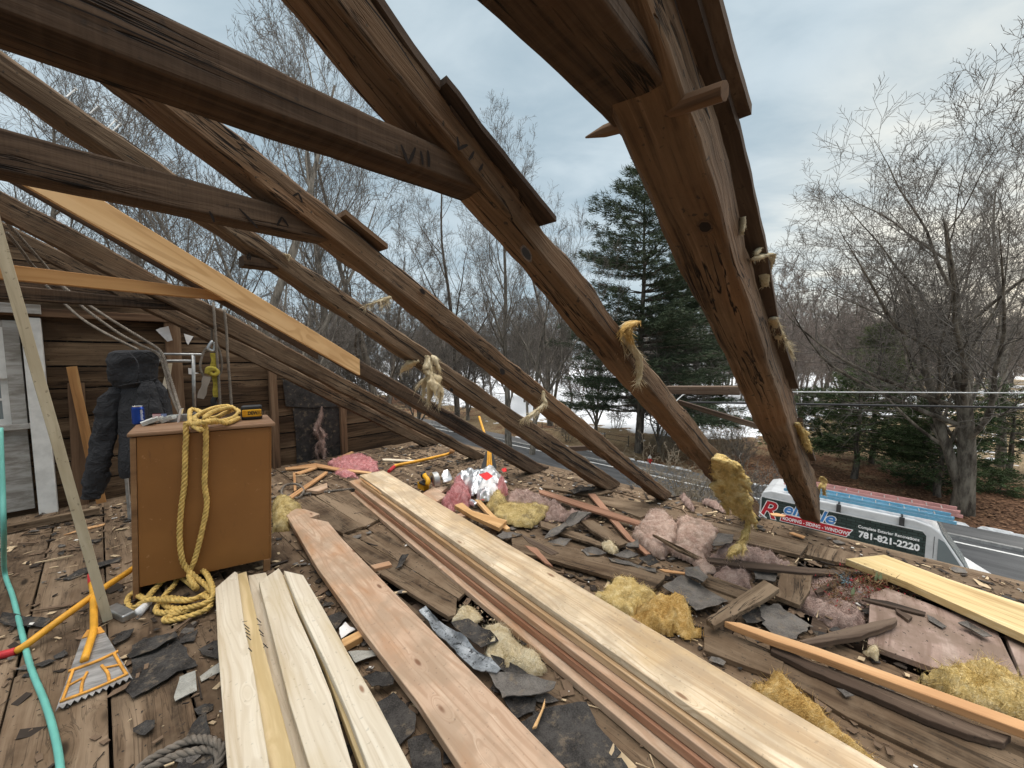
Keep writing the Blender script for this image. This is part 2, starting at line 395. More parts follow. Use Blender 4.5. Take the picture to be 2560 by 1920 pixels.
MT['cab'] = cab_mat()
MT['cabtop'] = wood('cabinet_top', (.15, .075, .036), (.225, .125, .068), (.29, .18, .11), .9, 0, None, 0, .55, .1)
MT['cabside'] = wood('cabinet_side', (.13, .065, .028), (.21, .11, .05), (.27, .15, .07), .9, 0, None, 0, .6, .1)
MT['white'] = plain('old_white_paint', (.62, .61, .58), .65, 0, .12, 9, .3)
def chalk():
    m = Mat('peeling_white_paint', .8); c = m.co()
    n = m.noise(m.sc(c, (2, 9, 9)), 1.6, 6, .7, .5)
    m.col(m.mix(m.rng(n, .36, .66), (.20, .18, .155), (.40, .385, .36))).bump(n, .5, .004)
    return m.m
MT['peel'] = chalk()
def canvas():
    m = Mat('black_canvas', .85, .25); c = m.co()
    w1 = m.noise(m.sc(c, (1., 1., .8)), 7., 3, .5, 1.2); r1 = m.math('ABSOLUTE', m.math('SUBTRACT', w1, .5)); w2 = m.noise(m.sc(c, (1., 1., 1.7)), 15., 3, .5, .8); r2 = m.math('ABSOLUTE', m.math('SUBTRACT', w2, .5))
    h = m.math('SUBTRACT', 1., m.math('ADD', m.rng(r1, 0., .09), m.math('MULTIPLY', m.rng(r2, 0., .08), .5)))
    m.col(m.mix(m.noise(c, 5., 4), (.024, .024, .026), (.042, .042, .046))).bump(h, .6, .009); return m.m
MT['cloth'] = canvas()
MT['cloth_in'] = plain('black_lining', (.012, .012, .013), .9)
MT['rope_y'] = plain('yellow_poly_rope', (.56, .38, .115), .6, 0, .25, 30, .4, .3, 120)
MT['rope_g'] = plain('grey_hemp_rope', (.165, .14, .115), .9, 0, .25, 30, .5, .2, 140)
MT['teal'] = plain('teal_hose', (.14, .42, .36), .45, 0, .1)
MT['black'] = plain('black_plastic', (.02, .02, .021), .45, 0, .2)
MT['dewalt'] = plain('yellow_plastic', (.70, .36, .02), .42, 0, .08)
MT['blue'] = plain('blue_can', (.012, .05, .28), .25, .5, .1)
MT['alu'] = plain('can_metal', (.7, .7, .7), .25, .9, .05)
MT['bk'] = plain('black_ink', (.015, .015, .015), .7)
def glass():
    m = Mat('old_window_glass', .08, .5); m.col((.16, .19, .20)); return m.m
MT['glass'] = glass()
# ================================================================== SETTING: ground, road
GZ = -6.3
FR0 = (A3(0, 0, 0), np.stack([E, np.cross(ZUP, E), ZUP], 1))     # local x along the eave
def ground_mat():
    m = Mat('ground_cover', .95, .1)
    c = m.co(rnd=False)
    v = m.math('MULTIPLY', m.n('ShaderNodeSeparateXYZ', None, _0=c).outputs[1], -1.)     # metres from camera across the road
    u = m.n('ShaderNodeSeparateXYZ', None, _0=c).outputs[0]
    big = m.noise(c, .07, 4, .55); med = m.noise(c, .5, 5, .65); fine = m.noise(c, 7., 5, .75)
    leaf = m.mix(m.rng(fine, .36, .64), (.06, .032, .02), (.19, .105, .062))
    grass = m.mix(m.rng(fine, .35, .66), (.13, .095, .055), (.30, .225, .135))
    near = m.mix(m.rng(m.math('ADD', big, m.math('MULTIPLY', med, .6)), .68, .86), leaf, grass)
    far = m.rng(m.math('ADD', v, m.math('MULTIPLY', med, 14.)), 42, 52)
    base = m.mix(far, near, grass)
    sn = m.math('ADD', m.math('MULTIPLY', big, .6), m.math('MULTIPLY', med, .4))
    # snow lies in patches, nearly whole on the open field behind the trees
    field = m.math('MULTIPLY', m.rng(v, 33, 42), m.rng(u, 2, 12))
    thr = m.math('ADD', m.math('SUBTRACT', sn, .585), m.math('ADD', m.math('MULTIPLY', field, .17), m.math('MULTIPLY', m.rng(v, 34, 46), .045)))
    k = m.rng(m.math('ADD', thr, m.math('MULTIPLY', m.math('SUBTRACT', fine, .5), .04)), -.006, .012)
    col = m.mix(k, base, (.74, .76, .79))
    m.col(col).bump(m.math('ADD', med, fine), .6, .05)
    return m.m
gu = np.concatenate([np.linspace(-420, -60, 14), np.linspace(-52, 70, 62), np.linspace(85, 420, 14)])
gv = np.concatenate([np.linspace(-160, -20, 8), np.linspace(-10, 60, 50), np.linspace(66, 140, 16), np.linspace(170, 700, 12)])
def gheight(u, v):
    z = GZ - .03
    if v > 27: z += .25 * (mnoise.noise((u * .06, v * .06, 3.)) + .2) * min(1, (v - 27) / 8)
    if v < 12: z += .1 * mnoise.noise((u * .15, v * .15, 7.))
    return z
GV = np.array([Wd(u, v, gheight(u, v)) for v in gv for u in gu]); nu = len(gu)
GF = np.array([(j * nu + i, (j + 1) * nu + i, (j + 1) * nu + i + 1, j * nu + i + 1) for j in range(len(gv) - 1) for i in range(nu - 1)])
ST(mobj('ground', GV, GF, ground_mat(), fr=FR0, smooth=True))
def asphalt(name, a, b):
    m = Mat(name, .75, .35); c = m.co(rnd=False)
    n = m.noise(m.sc(c, (.35, 2., 1)), 1., 5, .6); f = m.noise(c, 30, 3)
    m.col(m.mix(m.rng(m.math('ADD', m.math('MULTIPLY', n, .8), m.math('MULTIPLY', f, .2)), .35, .65), a, b)).bump(f, .3, .01)
    return m.m
def strip(name, u0, u1, v0, v1, z, mat, n=1):
    us = np.linspace(u0, u1, n + 1); V = [Wd(u, v, z) for u in us for v in (v0, v1)]
    return mobj(name, V, [(2 * i, 2 * i + 1, 2 * i + 3, 2 * i + 2) for i in range(n)], mat, fr=FR0)
ST(strip('road', -400, 400, 12.2, 24.45, GZ, asphalt('road_asphalt', (.052, .054, .057), (.092, .094, .098))))
ST(strip('road_line', -400, 400, 23.85, 24.0, GZ + .006, plain('road_paint', (.72, .72, .70), .6)))
m_ = plain('road_paint_yellow', (.60, .42, .08), .6)
for a, b in ((18.0, 18.12), (18.3, 18.42)): ST(strip('road_line', -400, 400, a, b, GZ + .006, m_))
kb = MB()
for i in range(-90, 90):
    kb.add(ubox(i * 2.4, i * 2.4 + 2.385, 24.45, 24.62, GZ - .1, GZ + .13), BOXF)
ST(bevel(kb.obj('kerb', plain('granite_kerb', (.30, .295, .285), .85, 0, .25, 6), fr=FR0), .015))
ST(strip('sidewalk', -400, 400, 24.625, 26.1, GZ + .115, asphalt('sidewalk_asphalt', (.085, .085, .086), (.14, .14, .14))))
sn = MB()
rs = random.Random(3)
for i in range(46):
    if rs.random() < .35: continue
    u = -16 + i * .9 + rs.uniform(-.4, .4); L = rs.uniform(.5, 1.6); wv = rs.uniform(.06, .22); v0 = 26.2 + rs.uniform(-.15, .2)
    N = 14; ring = []; top = []
    for k in range(N):
        a = k / N * 2 * math.pi; q = 1 + .35 * mnoise.noise((i * 3.1, math.cos(a), math.sin(a)))
        ring.append(Wd(u + L * .5 * q * math.cos(a), v0 + wv * q * math.sin(a), GZ + .0)); top.append(Wd(u + L * .36 * q * math.cos(a), v0 + wv * .6 * q * math.sin(a), GZ + .17))
    sn.add(ring + top, [(k, (k + 1) % N, N + (k + 1) % N, N + k) for k in range(N)] + [tuple(range(N, 2 * N))])
o = ST(sn.obj('roadside_snow', plain('old_snow', (.60, .61, .62), .85, 0, .25, 4, .5), fr=FR0, smooth=True), 'stuff')
# ================================================================== ATTIC FLOOR
U0, U1, V0, V1 = -4.2, 5.74, -3.2, 4.09
rs = random.Random(11)
fb_v = []; fb_f = []; fb_b = []; nb = 0
holes = [(-.95, .35, 2.55, 3.35), (1.15, 2.35, 1.18, 1.42)]        # (u0,u1,v0,v1) where boards are gone
v = V0
while v < V1 - .02:
    bw = min(rs.choice((.19, .22, .245, .27, .30)), V1 - v)
    if V1 - v - bw < .1: bw = V1 - v
    u = U0 - rs.uniform(0, 2)
    while u < U1:
        L = rs.uniform(1.6, 3.8); a = max(u, U0); b = min(u + L, U1); u += L
        if b - a < .05: continue
        spans = [(a, b)]
        for (h0, h1, k0, k1) in holes:
            if min(v + bw, k1) - max(v, k0) > bw * .45:
                ns = []
                for (p, q) in spans:
                    if q <= h0 or p >= h1: ns.append((p, q)); continue
                    if p < h0 - .1: ns.append((p, h0 + rs.uniform(-.12, .12)))
                    if q > h1 + .1: ns.append((h1 + rs.uniform(-.12, .12), q))
                spans = ns
        for (p, q) in spans:
            dz = rs.uniform(-.005, .005); g0 = rs.uniform(.002, .006); g1 = rs.uniform(.002, .007); sk = rs.uniform(-.003, .003)
            n = max(2, int((q - p) / .25)); bid = rs.random(); cup = rs.uniform(-.003, .004); ph = rs.uniform(0, 9)
            if rs.random() < .16: dz += rs.uniform(.006, .014)
            base = nb
            for i in range(n + 1):
                x = p + .003 + (q - p - .006) * i / n; t = i / n
                wv = .004 * mnoise.noise((x * .8, ph, 0)); cz = .005 * mnoise.noise((x * .7, ph, 5))
                va = v + g0 + wv + sk * t; vb = v + bw - g1 + wv + sk * t; vm = (va + vb) / 2
                for (vv, zz) in ((va, dz + cz - .026), (va, dz + cz - .003), (va + .004, dz + cz), (vm, dz + cz + cup), (vb - .004, dz + cz), (vb, dz + cz - .003), (vb, dz + cz - .026)):
                    fb_v.append(Wd(x, vv, zz)); fb_b.append(bid)
                nb += 7
            for i in range(n):
                for j in range(6):
                    fb_f.append((base + i * 7 + j, base + (i + 1) * 7 + j, base + (i + 1) * 7 + j + 1, base + i * 7 + j + 1))
            e = base + n * 7
            fb_f += [(base, base + 1, base + 2, base + 3), (base, base + 3, base + 4, base + 6), (base + 4, base + 5, base + 6, base + 6 - 0)][:2]
            fb_f += [(e + 3, e + 2, e + 1, e), (e + 6, e + 4, e + 3, e)]
    v += bw
ST(mobj('attic_floor', fb_v, fb_f, MT['floor'], fr=FR0, attr=fb_b))
# joists and dark cavity below the boards
jb = MB()
jb.add(ubox(U0, U1, V0, V1 - .1, -.26, -.22), BOXF)
for k in range(17):
    u = U0 + .1 + k * .6
    jb.add(ubox(u, u + .07, V0 + .02, V1 - .14, -.218, -.030), BOXF)
ST(jb.obj('floor_joists', MT['board_dark'], fr=FR0))
# ================================================================== HOUSE below and the gable wall
clap = wood('weathered_clapboard', (.34, .33, .31), (.46, .45, .43), (.55, .54, .52), .6, 0, None, 0, .8, .3)
hs = empty('house', Wd(.8, 0, GZ)); T(hs, 'grey clapboard house body carrying the opened attic floor', 'house')
b = MB()
nrow = 48
def clapwall(p0, p1, nrm):
    for i in range(nrow):
        z0 = GZ - .1 + i * (5.98 / nrow); h = 5.98 / nrow
        a, c = p0 + z0 * ZUP, p1 + z0 * ZUP
        b.add([a, c, c - nrm * .0 + h * ZUP - .012 * nrm, a + h * ZUP - .012 * nrm, a - .03 * nrm, c - .03 * nrm, c + h * ZUP - .03 * nrm, a + h * ZUP - .03 * nrm], [(0, 1, 2, 3), (0, 4, 5, 1), (3, 2, 6, 7)])
clapwall(Wd(U0, V1 - .12, 0), Wd(U1 + .06, V1 - .12, 0), G)
clapwall(Wd(U1 + .08, V1 - .12, 0), Wd(U1 + .08, V0, 0), E)
clapwall(Wd(U0, V0, 0), Wd(U0, V1 - .12, 0), -E)
b.obj('wall', clap, hs, fr=FR0)
b = MB(); b.add(ubox(U0, U1 + .1, V1 - .118, V1 - .09, -.50, -.03), BOXF); b.obj('eave_board', MT['white'], hs, fr=FR0)
gw = empty('gable_wall', Wd(5.8, 1.2, 0)); T(gw, 'rough horizontal board gable wall with studs behind the brown cabinet', 'wall')
GU = 5.72
def roofz(v, d=0.): return 2.33 - .592 * v - d      # rough underside of the last rafter
b = MB(); z = -.02; rs = random.Random(5); br = []
while z < 2.75:
    h = rs.choice((.21, .235, .26, .29)); g = rs.uniform(.009, .020)
    vmax = (2.33 - (z + h) - .0) / .592 + .06; vmax2 = (2.33 - z) / .592 + .06
    vA = -3.0; n = 18; vs = np.linspace(vA, min(max(vmax2, vA + .5), 4.05), n)
    rows = []
    for vv in vs:
        wob = .020 * mnoise.noise((vv * 1.1, z * 9, 2.)); wob2 = .020 * mnoise.noise((vv * 1.1, (z + h) * 9, 2.))
        top = min(z + h - g + wob2, roofz(vv) + .04); bot = min(z + wob, top - .004); dx = .014 * mnoise.noise((vv * 2, z * 5, 8.))
        rows += [Wd(GU + dx, vv, bot), Wd(GU + dx, vv, top), Wd(GU + .028, vv, bot), Wd(GU + .028, vv, top)]
    F = []
    for i in range(n - 1):
        a, c = 4 * i, 4 * i + 4
        F += [(a, a + 1, c + 1, c), (a + 1, a + 3, c + 3, c + 1), (a, c, c + 2, a + 2), (a + 2, c + 2, c + 3, a + 3)]
    e = 4 * (n - 1); F += [(0, 2, 3, 1), (e, e + 1, e + 3, e + 2)]
    b.add(rows, F); br += [rs.random()] * len(rows)
    z += h
FRG = frame(Wd(GU, 0, 0), G)
m = wood('gable_boards', (.026, .015, .008), (.085, .052, .029), (.19, .128, .078), .7, .5, (.05, .03, .018), .75, .92, .8, specks=.7, attr=True, checks=.9)
mobj('wall_boards', np.concatenate(b.V), b.F, m, gw, FRG, attr=br)
b = MB(); b.add([Wd(GU + .04, -3, -.02), Wd(GU + .04, 3.95, -.02), Wd(GU + .04, -1.2, 3.05), Wd(GU + .04, -3, 2.0)], [(0, 1, 2, 3)]); b.obj('outer_felt', MT['felt'], gw, FRG)
def stick(name, p, q, w, d, mat, parent=None, nrm=ZUP, rough=.003, sd=0., label=None):
    """a rough straight timber from p to q: w across nrm x axis, d along nrm"""
    p, q = np.array(p, float), np.array(q, float); X = q - p; L = np.linalg.norm(X); X /= L
    Y = np.cross(nrm, X); Y /= np.linalg.norm(Y); N = np.cross(X, Y)
    n = max(3, int(L / .12)); ring = []
    for s in (-.5, -.25, 0, .25): ring.append((s, -.5))
    for s in (-.5, -.2, .2): ring.append((.5, s))
    for s in (.5, .25, 0, -.25): ring.append((s, .5))
    for s in (.5, .2, -.2): ring.append((-.5, s))
    k = len(ring); V = []
    for i in range(n + 1):
        t = i / n; c = p + X * L * t
        bend = .6 * rough * (mnoise.noise((t * L * .9, sd, 1.)) * Y + mnoise.noise((t * L * .9, sd, 4.)) * N) * 3
        for (a, bb) in ring:
            r = rough * mnoise.noise((t * L * 5, a * 4 + sd, bb * 4))
            V.append(c + bend + Y * (a * w + r * np.sign(a)) + N * (bb * d + r * np.sign(bb)))
    F = [(i * k + j, i * k + (j + 1) % k, (i + 1) * k + (j + 1) % k, (i + 1) * k + j) for i in range(n) for j in range(k)]
    F += [tuple(range(k))[::-1], tuple(n * k + j for j in range(k))]
    o = mobj(name, V, F, mat, parent, frame(p, X, nrm))
    bevel(o, min(w, d) * .06, 2)
    if label: o['label'] = label
    return o
nE = -E
def gstick(name, v0, z0, v1, z1, w, d, mat, du=0., sd=0., label=None):
    return stick(name, Wd(GU - .008 - d / 2 - du, v0, z0), Wd(GU - .008 - d / 2 - du, v1, z1), w, d, mat, gw, nE, .003, sd, label)
for (a, c), sd in (((598, 1013), 1.), ((744, 979), 2.), ((391, 1000), 3.)):
    vv = PU((a, c), GU - .05)@G
    gstick('stud', vv, .0, vv, roofz(vv) - .02 if sd < 3 else 1.86, .085 if sd < 3 else .13, .075, MT['stud'], 0, sd)
gstick('wall_plate', -2.9, 1.885, .62, 1.885, .075, .09, MT['stud'], .0, 5.)
gstick('brace_board', -.2, .0, -.16, 1.22, .11, .03, MT['stud'], .02, 6.)
gstick('brace_board', -.06, .0, -.18, 1.38, .07, .04, MT['orange'], .07, 7., 'reddish narrow board leaning on the wall')
gstick('collar_beam', -2.9, 2.14, .2, 2.14, .14, .06, MT['beam_dark'], .04, 8.)
# black felt panel between the studs
def panel(name, pts, thick, mat, parent, plane=GU, sub=.06, amp=.006):
    W3 = [PU(p, plane) for p in pts]
    V = W3 + [x + thick * E for x in W3]; n = len(W3)
    F = [tuple(range(n)), tuple(range(2 * n - 1, n - 1, -1))] + [(i, i + n, (i + 1) % n + n, (i + 1) % n) for i in range(n)]
    return mobj(name, V, F, mat, parent, FRG)
panel('felt_sheet', px('O', (178, 412), (560, 405), (598, 440), (598, 830), (560, 880), (215, 905), (205, 640)), .006, MT['felt'], gw, GU - .020)
panel('felt_sheet', px('O', (90, 160), (300, 250), (590, 405), (560, 402), (340, 412), (120, 400)), .006, MT['felt'], gw, GU - .034)
panel('foil_scrap', px('X', (805, 20), (850, 0), (940, -20), (985, 130), (930, 145), (880, 95)), .004, MT['foil'], gw, GU - .11)
panel('paper_scrap', px('X', (1105, 60), (1205, 90), (1150, 180), (1130, 150)), .004, MT['whitebag'], gw, GU - .012)
panel('paper_scrap', px('X', (1150, 425), (1190, 430), (1200, 465), (1265, 480), (1200, 495), (1155, 490)), .004, MT['whitebag'], gw, GU - .012)
panel('pale_board', px('C', (1290, 640), (1325, 640), (1300, 800), (1258, 885), (1250, 800)), .02, MT['spruce'], gw, GU - .13)
# window, trim and whitewashed panel
wi = empty('window', PU((0, 915), GU - .03)); place(wi, (WM['window'].translation, np.eye(3)), gw)
def wbox(name, q0, q1, du0, du1, mat, parent):
    a = PU(q0, GU - .05); c = PU(q1, GU - .05); va, vb = sorted((a @ G, c @ G)); za, zb = sorted((a[2], c[2]))
    b = MB(); b.add(ubox(GU - du1, GU - du0, va, vb, za, zb), BOXF); return bevel(b.obj(name, mat, parent, FRG), .004)
vW = PU((60, 900), GU - .05) @ G; zW0 = PU((40, 915), GU - .05)[2]; zW1 = 1.80
def vb_(name, v0, v1, z0, z1, d0, d1, mat, parent):
    b = MB(); b.add(ubox(GU - d1, GU - d0, v0, v1, z0, z1), BOXF); return bevel(b.obj(name, mat, parent, FRG), .003)
vb_('frame', vW - .09, vW, zW0, zW1, .012, .085, MT['peel'], wi)
vb_('frame', vW - 1.0, vW - .91, zW0, zW1, .012, .085, MT['peel'], wi)
vb_('frame', vW - .91, vW - .09, zW1 - .06, zW1, .012, .08, MT['peel'], wi)
vb_('sill', vW - 1.05, vW + .02, zW0 - .05, zW0, .012, .11, MT['peel'], wi)
zm = (zW0 + zW1) / 2 - .03
sb = MB()
for (za, zb, d) in ((zW0, zm + .02, .02), (zm - .02, zW1 - .06, .045)):
    for (a0, a1, c0, c1) in ((-.91, -.865, za, zb), (-.135, -.09, za, zb), (-.865, -.135, za, za + .05), (-.865, -.135, zb - .045, zb), (-.515, -.49, za + .05, zb - .045), (-.865, -.515, (za + zb) / 2 - .01, (za + zb) / 2 + .01), (-.49, -.135, (za + zb) / 2 - .01, (za + zb) / 2 + .01)):
        sb.add(ubox(GU - d - .03, GU - d, vW + a0, vW + a1, c0, c1), BOXF)
sb.obj('sash', MT['white'], wi, FRG)
gb = MB(); gb.add(ubox(GU - .034, GU - .030, vW - .9, vW - .1, zW0 + .01, zW1 - .06), BOXF); gb.obj('pane', MT['glass'], wi, FRG)
vb_('trim_post', vW + .015, vW + .13, .0, 1.83, .01, .12, MT['white'], gw)
vb_('plaster_panel', vW - 1.2, vW - .01, .06, zW0 - .055, .012, .05, MT['peel'], gw)
vb_('top_casing', vW - 1.2, vW + .14, 1.865, 1.95, .095, .14, MT['peel'], gw)
# ================================================================== RAFTERS
def edges(pts, u):
    q = np.array([uvz(PU(p, u))[1:] for p in pts]); q = q[np.argsort(q[:, 0])]; return q
def interp(q, v, sl):
    y = np.interp(v, q[:, 0], q[:, 1])
    y = np.where(v < q[0, 0], q[0, 1] - sl * (v - q[0, 0]), y)
    return np.where(v > q[-1, 0], q[-1, 1] - sl * (v - q[-1, 0]), y)
def beam(name, u0, w, lo, hi, vr, mat, sl=.59, seed=0., nse=.006, c=.018, hmin=.1, n=None, cracks=(), marks=(), parent=None, crw=.008, smooth=True, foot=True, wobble=.13):
    ql = edges(lo, u0 + w); qh = edges(hi, u0)
    n = n or int((vr[1] - vr[0]) / .045); vs = np.linspace(vr[0], vr[1], n)
    hw = 4; ker = np.bartlett(2 * hw + 3)[1:-1]; ker /= ker.sum()
    # a straight timber with a little of its own unevenness
    def fit(q):
        k1, k0 = np.polyfit(q[:, 0], q[:, 1], 1) if len(q) > 2 else (-sl, float(np.mean(q[:, 1] + sl * q[:, 0])))
        if sl == 0: k1 = max(-.03, min(.03, k1)); k0 = float(np.mean(q[:, 1] - k1 * q[:, 0]))
        return k0 + k1 * vs + wobble * (np.interp(vs, q[:, 0], q[:, 1] - k0 - k1 * q[:, 0]))
    zb = fit(ql); zt = fit(qh)
    zb = np.convolve(np.pad(zb, hw, mode='reflect', reflect_type='odd'), ker, 'valid'); zt = np.convolve(np.pad(zt, hw, mode='reflect', reflect_type='odd'), ker, 'valid')
    zt = np.maximum(zt, zb + hmin)
    if foot:
        zb = np.maximum(zb, .004); zt = np.maximum(zt, zb + .03)
    X = Wd(0, vs[-1] - vs[0], (zb[-1] - zb[0]) if sl else 0.)
    V = []
    for i, v in enumerate(vs):
        b, t = zb[i], zt[i]; h = t - b; cc = min(c, h * .3)
        ring = [(u0, b + cc * .6), (u0, b + h * .35), (u0, b + h * .65), (u0, t - cc), (u0 + cc * .5, t - cc * .3), (u0 + cc * 1.2, t), (u0 + w * .5, t), (u0 + w - cc, t), (u0 + w, t - cc), (u0 + w, b + h * .6),
                (u0 + w, b + h * .3), (u0 + w, b + cc), (u0 + w - cc, b), (u0 + w * .66, b), (u0 + w * .33, b), (u0 + cc * .7, b), (u0 + cc * .25, b + cc * .2)]
        cu, cz = u0 + w / 2, (b + t) / 2
        for (a, z) in ring:
            r = nse * (mnoise.noise((v * 3., a * 11 + seed, z * 5)) + .5 * mnoise.noise((v * 9., a * 30 + seed, z * 16)) + .45 * (abs(mnoise.noise((v * 8., a * 4 + seed, z * 4))) * 2 - .6))
            V.append(Wd(a + r * np.sign(a - cu), v, z + r * np.sign(z - cz)))
    k = 17
    F = [(i * k + j, (i + 1) * k + j, (i + 1) * k + (j + 1) % k, i * k + (j + 1) % k) for i in range(n - 1) for j in range(k)]
    F += [tuple(range(k)), tuple((n - 1) * k + j for j in range(k))[::-1]]
    mi = [0] * len(F)
    mb = MB(); mb.V = [np.array(V)]; mb.F = [list(f) for f in F]; mb.I = mi; mb.n = len(V)
    rs = random.Random(int(seed * 10) + 3)
    for (f0, va, vb, fr_, wid) in cracks:           # long drying checks on the near face
        m = max(6, int((vb - va) / .03)); top = []; bot = []
        for i in range(m + 1):
            t = i / m; v = va + (vb - va) * t; f = f0 + (fr_ - f0) * t
            zc = interp(qh, v, sl) * f + interp(ql, v, sl) * (1 - f) + .012 * mnoise.noise((v * 6, seed, f0 * 9)) + .004 * mnoise.noise((v * 23, seed, f0 * 9))
            wd = wid * min(1, 5 * t, 5 * (1 - t)) * (.6 + .6 * abs(mnoise.noise((v * 7, seed + 3, 0))))
            top.append(Wd(u0 - nse * .75, v, zc + wd)); bot.append(Wd(u0 - nse * .75, v, zc - wd))
        mb.add(top + bot, [(i, i + 1, m + 2 + i, m + 1 + i) for i in range(m)], 1)
    for (pa, pb) in marks:                           # carved numeral strokes
        A, B = PU(pa, u0 - nse * .8), PU(pb, u0 - nse * .8); d = B - A; d /= np.linalg.norm(d); s = np.cross(d, E) * .0038
        M = (A + B) / 2 + s * .25
        mb.add([A - s * .5, A + s * .5, M + s, M - s, B - s * .6, B + s * .6], [(0, 1, 2, 3), (3, 2, 5, 4)], 1)
    o = mb.obj(name, [mat, MT['crack']], parent, frame(np.mean(V[:k], 0), X), smooth)
    o.data.set_sharp_from_angle(angle=.42); return o
RF = {}
RLO = dict(
 R1=[(1326, 270), (1361, 350), (1416, 465), (1466, 575), (1518, 708), (1576, 823), (1630, 932), (1700, 1041), (1742, 1155)],
 R2=[(582, 0), (638, 60), (717, 151), (765, 199), (980, 430), (1052, 514), (1100, 570), (1184, 657), (1239, 717), (1304, 802), (1361, 864), (1406, 919), (1452, 959), (1554, 1065), (1630, 1143)],
 R3=[(270, 200), (350, 285), (430, 370), (780, 590), (864, 664), (964, 744), (1081, 837), (1151, 879), (1289, 987), (1418, 1080)],
 R4=[(440, 485), (600, 595), (675, 645), (780, 720), (899, 797), (964, 847), (1019, 889), (1114, 949), (1214, 1007), (1304, 1057)],
 R5=[(470, 645), (864, 867), (964, 922), (1054, 972), (1131, 1022)], R6=[(0, 470), (245, 610), (717, 840), (837, 898), (1012, 990)], R7=[(587, 805), (737, 880), (907, 962)])
RHI = dict(
 R1=[(1460, 0), (1522, 180), (1565, 287), (1629, 533), (1663, 708), (1714, 853), (1724, 926), (1751, 989), (1766, 1041), (1790, 1101), (1797, 1174)],
 R2=[(813, 0), (885, 108), (985, 240), (1075, 365), (1172, 490), (1211, 530), (1283, 625), (1349, 697), (1414, 807), (1473, 878), (1564, 992), (1627, 1068), (1672, 1125)],
 R3=[(435, 255), (525, 295), (575, 330), (650, 395), (740, 465), (840, 545), (925, 615), (980, 655), (1014, 699), (1071, 754), (1124, 784), (1159, 817), (1184, 842), (1239, 887), (1301, 937), (1364, 994), (1462, 1074)],
 R4=[(0, 112), (100, 200), (225, 285), (310, 335), (585, 515), (665, 555), (780, 645), (864, 717), (946, 777), (1031, 832), (1114, 897), (1189, 939), (1289, 999), (1339, 1042)],
 R5=[(470, 600), (864, 827), (926, 859), (1004, 907), (1089, 957), (1176, 1007)],
 R6=[(0, 415), (190, 505), (340, 595), (461, 661), (622, 743), (672, 778), (787, 843), (887, 895), (962, 933), (1042, 980)], R7=[(45, 500), (205, 575), (595, 778), (717, 840), (837, 898), (940, 950)])
RU = dict(R1=(.25, .13), R2=(.68, .125), R3=(1.45, .135), R4=(2.02, .14), R5=(3.02, .14), R6=(4.02, .13), R7=(5.2, .14))
RV = dict(R1=(-1.3, 4.10), R2=(-1.3, 4.06), R3=(-1.3, 4.0), R4=(-1.3, 3.98), R5=(-1.3, 3.95), R6=(-1.3, 3.85), R7=(-1.3, 3.82))
RL = dict(R1=('thick hewn rafter rising overhead with wooden peg and wool tufts along its edge', 'beam'),
 R2=('hewn rafter with large round knot, carrying the wide VII collar tie', 'beam'),
 R3=('crooked hewn rafter whose collar tie bears carved strokes, small board scrap on its top', 'beam'),
 R4=('rough rafter with sawn off collar tie stub and pale wool wisp', 'beam_grey'),
 R5=('dark rafter partly covered by the fresh orange board nailed to its face', 'beam_dark'),
 R6=('grey rafter with grey ropes slung over it, next to the gable rafter', 'beam_grey'),
 R7=('last rafter lying on the gable wall studs', 'beam_grey'))
CR = dict(
 R1=((.5, 1.3, 2.0, .45, .004), (.35, 2.1, 3.3, .4, .004), (.6, .4, 1.0, .55, .003)),
 R2=((.55, 1.9, 3.75, .5, .009), (.72, 2.5, 3.3, .66, .005), (.3, 1.0, 1.6, .33, .004), (.62, .2, .5, .6, .003)),
 R3=((.62, 2.4, 3.8, .55, .010), (.4, 1.2, 2.3, .45, .005), (.7, .5, 1.2, .7, .004)),
 R4=((.72, 2.2, 3.7, .65, .010), (.4, 2.4, 3.5, .35, .008), (.55, 1.0, 2.0, .5, .007), (.25, 2.8, 3.7, .3, .006)),
 R5=((.6, 1.8, 3.6, .5, .012), (.35, 2.2, 3.4, .3, .008), (.8, 2.3, 3.2, .7, .006)),
 R6=((.6, 1.5, 3.5, .55, .010), (.3, 2.0, 3.2, .25, .006)),
 R7=((.6, 1.5, 3.2, .6, .009), (.35, 1.2, 2.6, .4, .006)))
MK = dict(R2=[px('Y', (1438, 740), (1446, 812)), px('Y', (1442, 812), (1495, 785)), px('Y', (1530, 820), (1500, 868)), px('Y', (1578, 888), (1556, 925))],
          R3=[px('Y', (576, 1045), (548, 1062)), px('Y', (576, 1045), (598, 1098))])
for k in RLO:
    u0, ww = RU[k]
    o = beam('rafter', u0, ww, RLO[k], RHI[k], RV[k], MT[RL[k][1]], seed=float(k[1]) * 3.3, cracks=CR[k], marks=MK.get(k, ()), nse=.0095 if k != 'R5' else .006)
    RF[k] = T(o, RL[k][0], 'rafter', 'old roof rafters')
def ztop(k, v):
    u0, ww = RU[k]; return float(interp(edges(RHI[k], u0), np.array(v), .59))
def zbot(k, v):
    u0, ww = RU[k]; return float(interp(edges(RLO[k], u0 + ww), np.array(v), .59))
